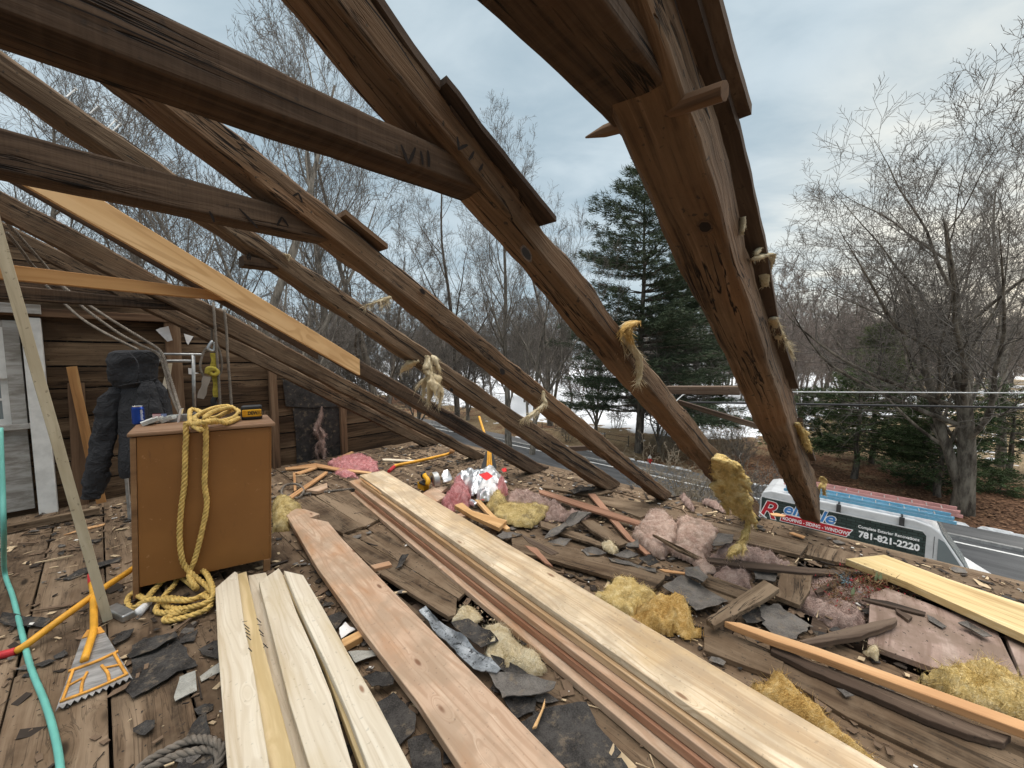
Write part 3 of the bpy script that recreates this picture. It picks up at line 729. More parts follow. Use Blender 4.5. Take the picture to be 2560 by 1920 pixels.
# knots: dark discs let into the timber
def knot(parent, p, plane_pt, axX, axY, r1, r2):
    n = 18; nrm = np.cross(axX, axY); V = [plane_pt]; 
    for q, dz in ((.75, .0), (1.0, .0)):
        for i in range(n):
            a = i / n * 2 * math.pi; s = q * (1 + .15 * mnoise.noise((math.cos(a) * 2, math.sin(a) * 2, p)))
            V.append(plane_pt + axX * r1 * s * math.cos(a) + axY * r2 * s * math.sin(a))
    F = [(0, 1 + i, 1 + (i + 1) % n) for i in range(n)] + [(1 + i, n + 1 + i, n + 1 + (i + 1) % n, 1 + (i + 1) % n) for i in range(n)]
    return mobj('knot', V, F, [MT['crack'], MT['beam_dark']], parent, None, [0] * n + [1] * n)
SLV = (G - .59 * ZUP) / math.hypot(1, .59)
NRM = (ZUP + .59 * G) / math.hypot(1, .59)
def under(k, p):       # point on a rafter's underside
    q = edges(RLO[k], RU[k][0] + RU[k][1]); best = None
    for c in np.linspace(2.1, 2.8, 141):
        P_ = PR(p, c, .59); e = abs(P_[2] - float(interp(q, np.array(P_ @ G), .59)))
        if best is None or e < best[0]: best = (e, P_)
    return best[1]
knot(RF['R1'], 1., under('R1', (1525, 483)) - .010 * NRM, SLV, E, .020, .016)
knot(RF['R2'], 2., PU((1137, 548), RU['R2'][0] - .008), SLV, -NRM, .026, .016)
knot(RF['R2'], 3., PU((1040, 285), RU['R2'][0] - .008), SLV, -NRM, .010, .008)
knot(RF['R3'], 4., PU((1085, 802), RU['R3'][0] - .008), SLV, -NRM, .026, .018)
knot(RF['R4'], 5., PU((975, 842), RU['R4'][0] - .008), SLV, -NRM, .020, .014)
knot(RF['R3'], 6., PU(px('Y', (1250, 1580))[0], RU['R3'][0] - .008), SLV, -NRM, .018, .012)
# peg through the joint of the first rafter
pr, pl = PU((1566, 196), .19), PU((1265, 297), .47)
ax = pl - pr; P_ = [pr, pr + ax * .3, pr + ax * .62, pr + ax * .82, pl]
Vt, Ft = tube(P_, [.015, .015, .015, .012, .002], 8)
o = mobj('peg', Vt, Ft, MT['stud'], RF['R1'], frame(P_[0], ax)); bevel(o, .002)
# nails left standing on a rafter and on the roof boards
def nail(p, d, L, parent, r=.0022):
    P_ = np.array([p, p + d * L * .98, p + d * L, p + d * (L + .003)]); Vt, Ft = tube(P_, [r, r, r * 2.4, r * 2.4], 6)
    return mobj('nail', Vt, Ft, MT['metal'], parent, frame(p, d))
for (x, y) in px('A', (295, 410), (395, 482), (472, 545), (492, 560)):
    q = PU((x, y), RU['R4'][0] + .05); nail(q - .01 * NRM, (NRM + .15 * E) / 1.01, .045, RF['R4'])
# ------------------------------------------------------------------ collar ties
TLO = dict(T1=[(1106, 75), (1326, 270), (1345, 320), (1380, 350)], T2=[(0, 115), (265, 200), (435, 265), (700, 345), (960, 420), (1010, 437)], T3=[(0, 395), (350, 460), (710, 535), (740, 541)],
           T4=[(545, 586), (580, 582), (640, 594)], T5=[(30, 605), (300, 638), (480, 648)], T6=[(30, 650), (200, 660), (400, 672), (430, 674)])
def tie(name, u0, w, lo, hi, vr, mat, seed, nse=.003, cracks=(), marks=(), c=.008):
    return beam(name, u0, w, lo, hi, vr, mat, sl=0., seed=seed, nse=nse, c=c, hmin=.04, cracks=cracks, marks=marks, foot=False)
def endv(pt, u): return float(PU(pt, u) @ G)
G2 = 'collar ties across the roof'
t = tie('collar_tie', .272, .125, [(1106, 75), (1326, 270), (1345, 318)], [(1389, 0), (1459, 187)], (-2.5, .86), MT['beam_dark'], 41., .003)
T(t, 'collar tie pegged into the thickest rafter, its underside seen from below', 'beam', G2)
t = tie('collar_tie', .70, .09, TLO['T2'], [(300, 0), (500, 92), (700, 190), (921, 295), (960, 325)], (-2.5, .74), MT['beam_dark'], 42., .003, cracks=((.45, -.1, .35, .42, .0015),),
        marks=[px('Y', (1133, 783), (1172, 888)), px('Y', (1212, 800), (1172, 888)), px('Y', (1240, 818), (1251, 893)), px('Y', (1279, 815), (1285, 905))])
T(t, 'wide dark collar tie with carved VII near its end', 'beam', G2)
t = tie('collar_tie', 1.475, .095, TLO['T3'], [(0, 288), (200, 318), (350, 352), (500, 402), (625, 452), (680, 480)], (-2.5, .72), MT['beam_dark'], 43., .003,
        marks=[px('Y', (95, 1145), (120, 1203)), px('Y', (255, 1130), (356, 1236)), px('Y', (486, 1175), (460, 1222)), px('Y', (486, 1175), (522, 1226))])
T(t, 'dark collar tie with slanting carved strokes, lapped onto the crooked rafter', 'beam', G2)
t = tie('collar_tie', 2.035, .09, TLO['T4'], [(512, 532), (560, 560), (600, 575)], (endv((520, 545), 2.08), .66), MT['beam_dark'], 44., .002, marks=[px('Y', (298, 1375), (303, 1408)), px('Y', (310, 1372), (316, 1408))])
T(t, 'short sawn off collar tie stub with pale cut end', 'beam', G2)
t = tie('collar_tie', 2.93, .05, TLO['T5'], [(0, 566), (40, 570), (300, 598), (475, 640)], (-2.4, .62), MT['orange'], 45., .001, c=.003)
T(t, 'orange brown collar tie running under the fresh sistered board', 'beam', G2)
t = tie('collar_tie', 4.06, .085, TLO['T6'], [(0, 612), (200, 632), (400, 655)], (-2.4, .62), MT['beam_dark'], 46., .002, marks=[px('M', (1903, 1280), (1910, 1312)), px('M', (1928, 1277), (1935, 1312)), px('M', (1950, 1275), (1957, 1310))])
T(t, 'dark collar tie with three carved strokes, lowest and nearest the gable', 'beam', G2)
t = beam('sister_board', 2.87, .042, [(80, 416), (230, 504), (465, 641), (767, 806)], [(80, 340), (230, 440), (500, 605), (784, 780)], (-1.3, float(PU((776, 793), 2.88) @ G)), MT['newjoist'], seed=50., nse=.0, c=.003, hmin=.08, foot=False)
T(t, 'fresh orange pine board nailed along the dark rafter', 'board')
t = beam('sister_board', 2.965, .04, [(80, 428), (230, 516), (465, 652), (700, 785)], [(80, 350), (230, 450), (500, 615), (700, 730)], (-1.3, 1.1), MT['board_dark'], seed=51., nse=.002, c=.003, hmin=.08, foot=False)
T(t, 'dark board squeezed behind the fresh orange board', 'board')
# ------------------------------------------------------------------ scraps of roof sheathing left on the rafters
def sheath(k, label, v0, v1, u0, u1, lift=.0, th=.02, mat='board_dark', jag=.0025, tilt=0., ua=None):
    n = max(4, int((v1 - v0) / .03)); V = []; rs = random.Random(label)
    for i in range(n + 1):
        v = v0 + (v1 - v0) * i / n; z = ztop(k, v) + lift + tilt * (i / n)
        a = (u0 if ua is None else ua + (u0 - ua) * i / n) + jag * mnoise.noise((v * 14, len(label), 0)); c = u1 + jag * mnoise.noise((v * 14, len(label), 4))
        V += [Wd(a, v, z), Wd(c, v, z), Wd(c, v, z + th), Wd(a, v, z + th)]
    F = [(4 * i + j, 4 * i + 4 + j, 4 * i + 4 + (j + 1) % 4, 4 * i + (j + 1) % 4) for i in range(n) for j in range(4)] + [(3, 2, 1, 0), (4 * n, 4 * n + 1, 4 * n + 2, 4 * n + 3)]
    return T(mobj('sheathing_board', V, F, MT[mat], fr=frame(V[0], SLV)), label, 'board', 'scraps of roof sheathing')
def ucross(k, p, lift=0.):     # where the line of sight meets the roof surface of rafter k
    best = None
    for c in np.linspace(2.2, 3.0, 161):
        P_ = PR(p, c, .59); e = abs(P_[2] - ztop(k, P_ @ G) - lift)
        if best is None or e < best[0]: best = (e, P_)
    return best[1]
a = ucross('R1', (1622, 277)); c = ucross('R1', (1711, 840)); d = ucross('R1', (1656, 545))
sheath('R1', 'wide dark sheathing board on the thick rafter, uppermost and overhanging most', -.9, float(a @ G), float(a @ E), .34, .024)
sheath('R1', 'long dark sheathing strip on the thick rafter below the wide board', .3, float(c @ G), float(d @ E), .33, .0)
q = ucross('R1', (1758, 995)); sheath('R1', 'short black sheathing sliver low on the thick rafter', float(ucross('R1', (1724, 910)) @ G), float(q @ G), .228, .33, -.005)
p1, p2, p3 = px('Y', (1380, 460), (1560, 610), (1975, 1215))
a, c, d = [ucross('R2', p) for p in (p1, p2, p3)]
sheath('R2', 'dark sheathing board high on the VII rafter', -.6, float(a @ G), float(a @ E) + .02, .78, .0)
sheath('R2', 'long dark sheathing board with notched top edge on the VII rafter', float(a @ G), float(d @ G), float(d @ E), .80, .004, .014, jag=.006, tilt=.004, ua=float(a @ E))
sheath('R2', 'black felt covered board under the notched board on the VII rafter', float(a @ G) + .03, float(d @ G) - .05, float(a @ E) + .025, .79, -.008, .010)
p1, p2 = px('Y', (840, 1180), (1070, 1360))
sheath('R3', 'small reddish sheathing scrap on top of the crooked rafter', float(PU(p1, 1.42) @ G), float(PU(p2, 1.42) @ G), 1.43, 1.56, .0, .018, 'stud')
# two dark boards bridging from the second rafter behind the thick rafter
def seg(name, p, q, dp, dq, w, d, mat, label, cat='board', grp=None, nrm=ZUP, sd=0., rough=.003):
    return T(stick(name, PD(p, dp), PD(q, dq), w, d, mat, None, nrm, rough, sd), label, cat, grp)
seg('old_board', (1440, 842), (1600, 842), 3.05, 2.75, .12, .06, MT['board_dark'], 'black charred board spanning level behind the thick rafter', sd=2.)
seg('old_board', (1465, 868), (1650, 925), 3.1, 2.75, .05, .035, MT['board_dark'], 'thin black board sloping down behind the thick rafter', sd=3.)
seg('old_board', (1225, 970), (1290, 967), 4.3, 4.2, .05, .05, MT['board_dark'], 'dark block wedged between two rafters above the road', sd=4.)

# fallen leaves on the verge across the road
R1_ = np.random.RandomState(21); n = 9000
lu = R1_.uniform(-14, 12, n); lv_ = 26.2 + R1_.gamma(2., 3.2, n); lz = np.array([gheight(a, b) for a, b in zip(lu, lv_)]) + .03 + R1_.uniform(0, .05, n)
lc = lu[:, None] * E + lv_[:, None] * G + lz[:, None] * ZUP; la = R1_.uniform(0, 6.28, n); d1 = np.stack([np.cos(la), np.sin(la), R1_.uniform(-.4, .4, n)], 1) * R1_.uniform(.05, .11, n)[:, None]; d2 = np.stack([-np.sin(la), np.cos(la), R1_.uniform(-.4, .4, n)], 1) * R1_.uniform(.035, .08, n)[:, None]
LV = np.stack([lc - d1, lc + d2, lc + d1, lc - d2], 1).reshape(-1, 3)
lm_ = Mat('dead_leaves', .9); c_ = lm_.co(rnd=False); lm_.col(lm_.mix(lm_.rng(lm_.noise(c_, 6., 3), .35, .65), (.075, .038, .022), (.26, .145, .08)))
ST(mobj('fallen_leaves', LV, np.arange(4 * n).reshape(-1, 4), lm_.m, fr=FR0), 'stuff')
# ================================================================== TREES
def norm(a): return a / (np.linalg.norm(a, axis=-1, keepdims=True) + 1e-12)
def segtubes(S, k):
    """S: rows p0(3) p1(3) r0 r1 -> verts, quads"""
    S = np.asarray(S, float); p0, p1, r0, r1 = S[:, :3], S[:, 3:6], S[:, 6], S[:, 7]
    d = norm(p1 - p0); a = np.where(np.abs(d[:, 2:3]) < .9, A3(0, 0, 1), A3(1, 0, 0)); x = norm(np.cross(d, a)); y = np.cross(d, x)
    an = np.arange(k) / k * 2 * math.pi; cs = np.cos(an)[None, :, None] * x[:, None] + np.sin(an)[None, :, None] * y[:, None]
    V = np.concatenate([p0[:, None] + r0[:, None, None] * cs, p1[:, None] + r1[:, None, None] * cs], 1).reshape(-1, 3)
    b = np.arange(len(S))[:, None] * 2 * k; j = np.arange(k)[None]; j2 = (j + 1) % k
    return V, np.stack([b + j, b + j2, b + k + j2, b + k + j], -1).reshape(-1, 4)
def grow(seed, h, r, limbs=11, lv=(7, 6, 4), first=.25, up=.35, ang=(.55, .95), limb_len=.5, twig=.0075, trunk_forks=0, lean=(0, 0), wig=.16, droop=0., taper=.25):
    """bare tree: returns {level: segments}"""
    rg = random.Random(seed); out = [[], [], [], [], [], []]
    def branch(p, d, L, r0, lev, nch):
        n = (9, 7, 5, 3, 2)[lev]; rr_ = [r0 * (1.25 if lev == 0 and p[2] == 0 else 1)]; rend = r0 * ((.16, .07, .3, .4, .4)[lev]); pts = [p]; d = np.array(d, float)
        for i in range(n):
            j = A3(rg.gauss(0, 1), rg.gauss(0, 1), rg.gauss(0, 1)) * wig * (.45, .9, 1.1, 1.25, 1.3)[lev]
            d = d + j + A3(0, 0, (0.05, up, up * .75, up * .35, .05)[lev] * .45 - droop * (lev > 1) * .2); d /= np.linalg.norm(d)
            q = pts[-1] + d * L / n; a = r0 + (rend - r0) * i / n; b = r0 + (rend - r0) * (i + 1) / n
            out[lev].append((*pts[-1], *q, max(a, twig), max(b, twig * .8))); pts.append(q); rr_.append(max(b, twig))
            if lev < 4 and nch:
                lo = first if lev == 0 else .18
                t = (i + 1) / n
                if t > lo:
                    k = nch / (n * (1 - lo)); k = int(k) + (rg.random() < k - int(k))
                    for _ in range(k):
                        a1 = rg.uniform(*ang) * (1 if lev else 1.0); ph = rg.uniform(0, 2 * math.pi)
                        x = np.cross(d, A3(.31, .2, .93)); x /= np.linalg.norm(x); y = np.cross(d, x)
                        s = x * math.cos(ph) + y * math.sin(ph)
                        if lev >= 1: s = s + A3(0, 0, .15); s /= np.linalg.norm(s)
                        nd = d * math.cos(a1) + s * math.sin(a1)
                        f = rg.uniform(.3, 1); base = pts[-2] + (q - pts[-2]) * f
                        Lc = L * ((limb_len * (1.15 - .62 * t)) if lev == 0 else rg.uniform(.38, .62) * (1.1 - .5 * t))
                        rc = max(twig, b * rg.uniform(.42, .62) if lev else b * rg.uniform(.38, .6))
                        branch(base, nd, Lc, rc, lev + 1, lv[lev] if lev < 3 else 0)
        if lev < 2: out[5].append((np.array(pts), np.array(rr_)))
    branch(np.zeros(3), A3(lean[0], lean[1], 1.), h * .97, r, 0, limbs)
    if trunk_forks:
        for i in range(trunk_forks):
            ph = i * 2 * math.pi / trunk_forks + rg.uniform(-.5, .5); zf = h * rg.uniform(.04, .10)
            branch(A3(0, 0, zf), A3(.32 * math.cos(ph), .32 * math.sin(ph), 1.), h * rg.uniform(.66, .82), r * .62, 0, int(limbs * .8))
    return out
def barkmat(name, a, b, sc_=6.):
    m = Mat(name, .95, .1); c = m.co(); n = m.noise(m.sc(c, (1, 1, .25)), sc_, 5, .7)
    m.col(m.mix(m.rng(n, .35, .65), a, b)).bump(n, .8, .02); return m.m
BK = dict(grey=barkmat('grey_bark', (.10, .088, .075), (.27, .24, .20)), dark=barkmat('dark_bark', (.065, .054, .045), (.19, .16, .13)),
          pale=barkmat('mottled_bark', (.055, .045, .036), (.23, .20, .16), 3.), twig=barkmat('grey_twigs', (.098, .087, .076), (.21, .188, .166)),
          red=barkmat('reddish_twigs', (.175, .142, .125), (.32, .27, .24)), tan=barkmat('tan_twigs', (.15, .12, .085), (.30, .25, .185)))
TREES = {}
def tree_meshes(key, segs, bark, twigm, nb=2):
    mb = MB()
    for P_, r_ in segs[5]:
        m = max(2, (len(P_) - 1) * 2 + 1); Q = crom(P_, m); rq = np.interp(np.linspace(0, 1, m), np.linspace(0, 1, len(r_)), r_)
        mb.add(*tube(Q, rq, 8 if r_[0] > .1 else 5, False))
    V1, F1 = np.concatenate(mb.V), np.array(mb.F)
    V2, F2 = segtubes(sum((segs[i] for i in range(2, 5)), []), 3)
    TREES[key] = (V1, F1, V2, F2, bark, twigm, {})
def put_tree(key, name, pos, rot, s, label, group, parts=('trunk', 'crown')):
    V1, F1, V2, F2, bark, twigm, cache = TREES[key]
    e = empty(name, pos); T(e, label, 'tree' if 'shrub' not in name else 'shrub', group)
    c_, s_ = math.cos(rot), math.sin(rot); Rm = np.array([[c_, -s_, 0], [s_, c_, 0], [0, 0, 1]]) * s
    for part, V, F, m in ((parts[0], V1, F1, bark), (parts[1], V2, F2, twigm)):
        if part not in cache:
            o = mobj(part, V, F, m, e, IDF, smooth=True); cache[part] = o.data; e0 = o
        else:
            o = bpy.data.objects.new(part, cache[part]); COL.objects.link(o); o.parent = e
        M = Matrix.Identity(4)
        for i in range(3):
            for j in range(3): M[i][j] = Rm[i][j]
        o.matrix_basis = M
    return e
tree_meshes('vase', grow(21, 20, .26, 9, (7, 6, 4), .22, .42, (.45, .8), .50, .0075, 2), BK['grey'], BK['twig'])
tree_meshes('tall', grow(22, 24, .30, 12, (7, 6, 4), .3, .45, (.45, .85), .42, .008), BK['grey'], BK['twig'])
tree_meshes('tall2', grow(37, 22, .27, 11, (7, 6, 4), .26, .42, (.5, .9), .46, .008, 1), BK['dark'], BK['twig'])
tree_meshes('spread', grow(53, 14.5, .40, 12, (9, 7, 4), .22, .30, (.65, 1.1), .85, .0075, 2, (-.03, .0), .12), BK['pale'], BK['twig'])
tree_meshes('red', grow(25, 14, .20, 12, (7, 6, 4), .2, .4, (.5, .9), .45, .012, 2), BK['dark'], BK['red'])
tree_meshes('brushy', grow(28, 11, .16, 14, (8, 6, 4), .12, .2, (.7, 1.2), .5, .011, 3, (0, 0), .25), BK['grey'], BK['twig'])
def gpos(x, dep):      # stand on the ground in the direction of image column x at depth dep
    p = PD((x, 765), dep); u, v = p @ E, p @ G
    return np.array([p[0], p[1], gheight(u, v) - .05])
GT = 'bare trees along the street'
bare = [
 ('vase', 560, 17.0, 1.2, 1.12, 'tall bare tree whose fine upright top rises over the wide dark collar tie'),
 ('tall', 700, 22, 2.2, 1.02, 'bare tree with thick pale trunk between the fresh orange board and the crooked rafter'),
 ('tall2', 815, 27, .4, 1.05, 'bare tree with dark forked limbs under the VII numeral'),
 ('vase', 400, 21, 3.9, 1.0, 'bare tree with dense upright twigs above the dark rafter top'),
 ('tall2', 250, 19, 5.0, .86, 'bare tree seen through the gap over the orange collar tie'),
 ('tall', 60, 17, .9, .80, 'bare tree whose twigs fill the gap above the gable rafter'),
 ('tall', 1098, 31.5, 4.4, .92, 'bare tree beside the road with twin grey stems behind the lower rafters'),
 ('vase', 1150, 29.5, 5.7, .80, 'leaning bare tree at the road edge behind the rafter foot'),
 ('tall2', 985, 38, 1.4, 1.1, 'bare tree with thin crown under the overhanging sheathing boards'),
 ('vase', 1190, 42, 2.8, 1.15, 'bare tree whose crown stands just beside the pine'),
 ('spread', 2108, 18.3, .3, 1.0, 'big spreading bare tree with mottled trunk beside the van'),
 ('tall2', 2020, 32, 3.3, .86, 'slender bare tree behind the big mottled trunk'),
 ('tall', 2185, 26, 1.9, .82, 'bare tree with forked dark limbs against the yellow glow'),
]
for key, x, dep, rot, s, label in bare: put_tree(key, 'bare_tree', gpos(x, dep), rot, s, label, GT)
# brushy young trees and thicket in front of the far wood
for i, (key, x, dep, rot, s, label) in enumerate([
 ('brushy', 900, 36, .3, 1.0, 'brushy grey young tree behind the two middle rafters'), ('brushy', 1010, 45, 2., 1.2, 'brushy grey young tree near the snowy field'),
 ('brushy', 1290, 38, 4., 1.0, 'brushy grey young tree in front of the pine'), ('brushy', 1430, 30, 1., .8, 'brushy young tree beside the thick rafter'),
 ('brushy', 780, 30, 5., 1.1, 'brushy grey young tree behind the rafter with the pale wool wisp'), ('brushy', 1100, 52, 3., 1.25, 'brushy grey young tree standing on the snow'),
 ('red', 1740, 42, .5, 1.05, 'reddish bare tree right beside the thick rafter'), ('red', 1830, 50, 2.5, 1.15, 'reddish bare tree above the green conifer'), ('red', 1680, 55, 1.5, 1.25, 'reddish bare tree under the insulated rafter edge'),
 ('red', 1950, 46, 4.5, 1.0, 'reddish bare tree between conifer and mottled trunk'), ('red', 1780, 60, 3.7, 1.3, 'reddish bare tree farthest back behind the conifer')]):
    put_tree(key, 'young_tree', gpos(x, dep), rot, s, label, 'young bare trees behind the street')
# far wood: reads as one grey mass
fv = []; ff = []; nv = 0; rs = random.Random(4)
protos = []
for sd in (61, 62, 63, 64):
    S = grow(sd, 12.5, .2, 11, (7, 5, 2), .12, .35, (.5, 1.0), .45, .020, 1); protos.append(segtubes(sum(S[:5], []), 3))
for i in range(400):
    dep = rs.uniform(58, 110); x = rs.uniform(-500, 2900); p = gpos(x, dep); V, F = protos[i % 4]; a = rs.uniform(0, 6.28); s = rs.uniform(.8, 1.35)
    if 1180 < x < 1420 and rs.random() < .5: continue
    R_ = np.array([[math.cos(a), -math.sin(a), 0], [math.sin(a), math.cos(a), 0], [0, 0, 1]])
    fv.append((V * s) @ R_.T + p); ff.append(F + nv); nv += len(V)
ST(mobj('woodland', np.concatenate(fv), np.concatenate(ff), barkmat('woodland_twigs', (.15, .128, .112), (.29, .255, .225)), fr=IDF), 'stuff')
# ------------------------------------------------------------------ conifers
def needlemat(name, a, b):
    m = Mat(name, .8, .15); c = m.co(); n = m.noise(c, 1.7, 3); f = m.noise(c, 22, 2)
    m.col(m.mix(m.rng(m.math('ADD', m.math('MULTIPLY', n, .5), m.math('MULTIPLY', f, .5)), .36, .64), a, b)); return m.m
NM = dict(pine=needlemat('pine_needles', (.032, .05, .03), (.11, .135, .08)), yew=needlemat('yew_needles', (.026, .044, .02), (.10, .135, .058)), fir=needlemat('fir_needles', (.05, .072, .028), (.17, .195, .085)))
def sprays(rg, pts, dirs, n, L, wid, spread, flat=1.):
    """needle tufts as thin triangles round given points"""
    pts = np.asarray(pts); k = len(pts); R_ = np.random.RandomState(rg)
    P_ = np.repeat(pts, n, 0); D = np.repeat(np.asarray(dirs), n, 0) + R_.normal(0, spread, (k * n, 3)) * A3(1, 1, flat); D = norm(D)
    P_ = P_ + R_.normal(0, L * .25, (k * n, 3)); S = norm(np.cross(D, R_.normal(0, 1, (k * n, 3)))) * wid
    l = (L * R_.uniform(.5, 1.2, k * n))[:, None]
    V = np.stack([P_ - S, P_ + S, P_ + D * l], 1).reshape(-1, 3)
    return V, np.arange(len(V)).reshape(-1, 3)
def conifer(seed, h, r, base_w, z0, whorl=.55, per=6, droop=.1, shape=1., gaps=.15, n=10, L=.32, wid=.018, upsweep=.3):
    rg = random.Random(seed); segs = []; tips = []; td = []
    for i in range(12): segs.append((0.05 * math.sin(i), .05 * math.cos(i * 1.3), h * i / 12, .05 * math.sin(i + 1), .05 * math.cos((i + 1) * 1.3), h * (i + 1) / 12, r * (1 - i / 12.5), r * (1 - (i + 1) / 12.5)))
    z = z0
    while z < h * .985:
        t = (z - z0) / (h - z0); w_ = base_w * (1 - t) ** shape * (.75 + .5 * rg.random()) + .25
        for q in range(per):
            if rg.random() < gaps: continue
            a = rg.uniform(0, 6.283); Lb = w_ * rg.uniform(.6, 1.1); m_ = max(4, int(Lb / .28)); p = A3(0, 0, z); d = A3(math.cos(a), math.sin(a), upsweep * (t * 1.2) - droop)
            d /= np.linalg.norm(d)
            for j in range(m_):
                d2 = d + A3(rg.gauss(0, .12), rg.gauss(0, .12), rg.gauss(0, .08) + (.06 if j > m_ * .6 else -.02)); d2 /= np.linalg.norm(d2); q2 = p + d2 * Lb / m_
                rr = max(.012, .028 * Lb / 2 * (1 - j / m_)); segs.append((*p, *q2, rr, rr * .8)); p = q2
                if j >= m_ * .25:
                    for _ in range(3):
                        s = A3(rg.gauss(0, 1), rg.gauss(0, 1), rg.gauss(0, .35)); s *= rg.uniform(.1, .42) * (1.1 - .5 * j / m_)
                        tips.append(p + s * min(1, Lb / 1.5)); td.append(norm(d2 + s * 1.2))
        z += whorl * rg.uniform(.7, 1.3)
    V1, F1 = segtubes(segs, 5); V2, F2 = sprays(seed, tips, td, n, L, wid, .55, .6)
    return V1, F1, V2, F2
def put_conifer(key, geo, name, pos, rot, s, label, group, mat):
    if key not in TREES: TREES[key] = (*geo, BK['dark'], mat, {})
    return put_tree(key, name, pos, rot, s, label, group)
gp = conifer(5, 21, .34, 6.6, 3.2, .58, 10, .0, .48, .15, 11, .38, .024)
put_conifer('pine', gp, 'pine_tree', gpos(1385, 30), .5, 1.06, 'tall dark green pine between the VII rafter and the thick rafter', 'evergreen trees', NM['pine'])
put_conifer('pine', gp, 'pine_tree', gpos(1480, 35), 2.9, .85, 'pine mostly hidden behind the thick rafter', 'evergreen trees', NM['pine'])
gf = conifer(8, 10, .2, 3.1, .9, .27, 9, .05, .75, .1, 9, .27, .022)
put_conifer('fir', gf, 'fir_tree', gpos(1900, 27), .2, 1.0, 'cone shaped green conifer beyond the van', 'evergreen trees', NM['fir'])
gy = conifer(9, 6.2, .20, 3.0, 1.9, .36, 10, .04, .38, .14, 10, .24, .026, .5)
for x, dep, rot, s, label in ((1865, 23.5, .4, 1.0, 'dark low evergreen with visible trunk in front of the conifer'), (2052, 20.5, 2.2, .86, 'dark low evergreen beside the mottled trunk, right behind the van'),
                              (1735, 27, 4.1, .8, 'dark low evergreen peeping out beside the thick rafter'), (2205, 24, 1.2, .9, 'dark low evergreen beyond the mottled trunk at the picture edge'), (1510, 33, 3.0, .95, 'dark low evergreen behind the charred board')):
    put_conifer('yew', gy, 'yew_tree', gpos(x, dep), rot, s, label, 'evergreen trees', NM['yew'])
gb = conifer(12, 2.4, .1, 2.0, .1, .2, 10, .0, .3, .05, 9, .2, .022, .6)
put_conifer('bushev', gb, 'evergreen_shrub', gpos(2040, 22.5), 1., 1.1, 'near black evergreen bush under the low evergreen', 'shrubs', NM['yew'])
put_conifer('bushev', gb, 'evergreen_shrub', gpos(2190, 21), 2., .5, 'small dark bush on the snow past the mottled trunk', 'shrubs', NM['yew'])
# ------------------------------------------------------------------ bare shrubs
def bush(seed, h, n, twig=.006):
    rg = random.Random(seed); segs = [[], [], [], [], [], []]
    for i in range(n):
        S = grow(seed * 100 + i, h * rg.uniform(.6, 1.05), .018, 7, (4, 3, 0), .2, .2, (.5, 1.1), .5, twig, 0, (rg.gauss(0, .38), rg.gauss(0, .38)), .3)
        off = A3(rg.gauss(0, .22), rg.gauss(0, .22), 0)
        segs[5] += [(P_ + off, r_) for P_, r_ in S[5]]
        for lv in range(5): segs[lv] += [(*(np.array(s[:3]) + off), *(np.array(s[3:6]) + off), s[6], s[7]) for s in S[lv]]
    return segs
tree_meshes('bush', bush(3, 2.6, 9), BK['tan'], BK['tan'], 1)
tree_meshes('bush2', bush(4, 2.2, 8), BK['grey'], BK['twig'], 1)
for key, x, dep, rot, s, label in [
 ('bush', 1480, 15.5, .2, 1.5, 'bare bush at the eave between crooked rafter and VII rafter'), ('bush', 1560, 25.5, 1., 1.2, 'tan bare bush behind the hanging yellow wool'), ('bush', 1500, 28, 2., 1.2, 'tan bare bush by the hydrant'),
 ('bush2', 1620, 26, 3., 1.3, 'grey bare bush in the gap before the thick rafter'), ('bush2', 1655, 19, 4., 1.4, 'grey bare bush on the snow near the van'), ('bush', 1450, 27.5, 5., 1.0, 'low tan bush just behind the hydrant'),
 ('bush2', 1230, 34, 2.5, 1.4, 'grey bare bush across the road under the dark block'), ('bush', 1590, 29, .7, 1.5, 'tall tan bush across the road behind the yellow wool'), ('bush2', 1740, 30, 1.7, 1.3, 'bush under the evergreen beside the thick rafter'), ('bush', 1530, 17.5, 2.9, 1.25, 'twiggy bush on the near verge under the VII rafter foot'),
 ('bush2', 1330, 40, .1, 1.6, 'bare bush on the snowy field edge'), ('bush2', 2150, 10.0, 3.3, .95, 'bare twigs poking up at the eave in front of the van nose')]:
    put_tree(key, 'bare_shrub', gpos(x, dep), rot, s, label, 'shrubs', ('stems', 'twigs'))
# ------------------------------------------------------------------ roadside fence, hydrant
fe = empty('roadside_fence', gpos(1215, 36)); T(fe, 'low dark post and rail fence along the snowy field', 'fence')
pts = [gpos(x, d) for x, d in ((1130, 40.5), (1172, 38.5), (1218, 36.5), (1262, 35), (1310, 33.5), (1362, 32))]
for p in pts:
    Vt, Ft = tube([p, p + A3(0, 0, 1.0)], .045, 6); mobj('post', Vt, Ft, BK['dark'], fe)
b = MB()
for z in (.45, .85):
    for p, q in zip(pts[:-1], pts[1:]): b.add(*tube([p + A3(0, 0, z), q + A3(0, 0, z)], .022, 5))
b.obj('rail', BK['dark'], fe)
hy = empty('fire_hydrant', gpos(1410, 26.6)); T(hy, 'red fire hydrant with white cap beside the road', 'hydrant')
hp = np.array(WM['fire_hydrant'].translation)
def lathe(prof, c, k=16, ax=None):
    V = [c + A3(r * math.cos(i / k * 6.2832), r * math.sin(i / k * 6.2832), z) for r, z in prof for i in range(k)]
    n = len(prof); F = [(i * k + j, i * k + (j + 1) % k, (i + 1) * k + (j + 1) % k, (i + 1) * k + j) for i in range(n - 1) for j in range(k)]
    return V, F + [tuple(range(k))[::-1], tuple((n - 1) * k + j for j in range(k))]
hr = plain('hydrant_red', (.48, .035, .03), .5)
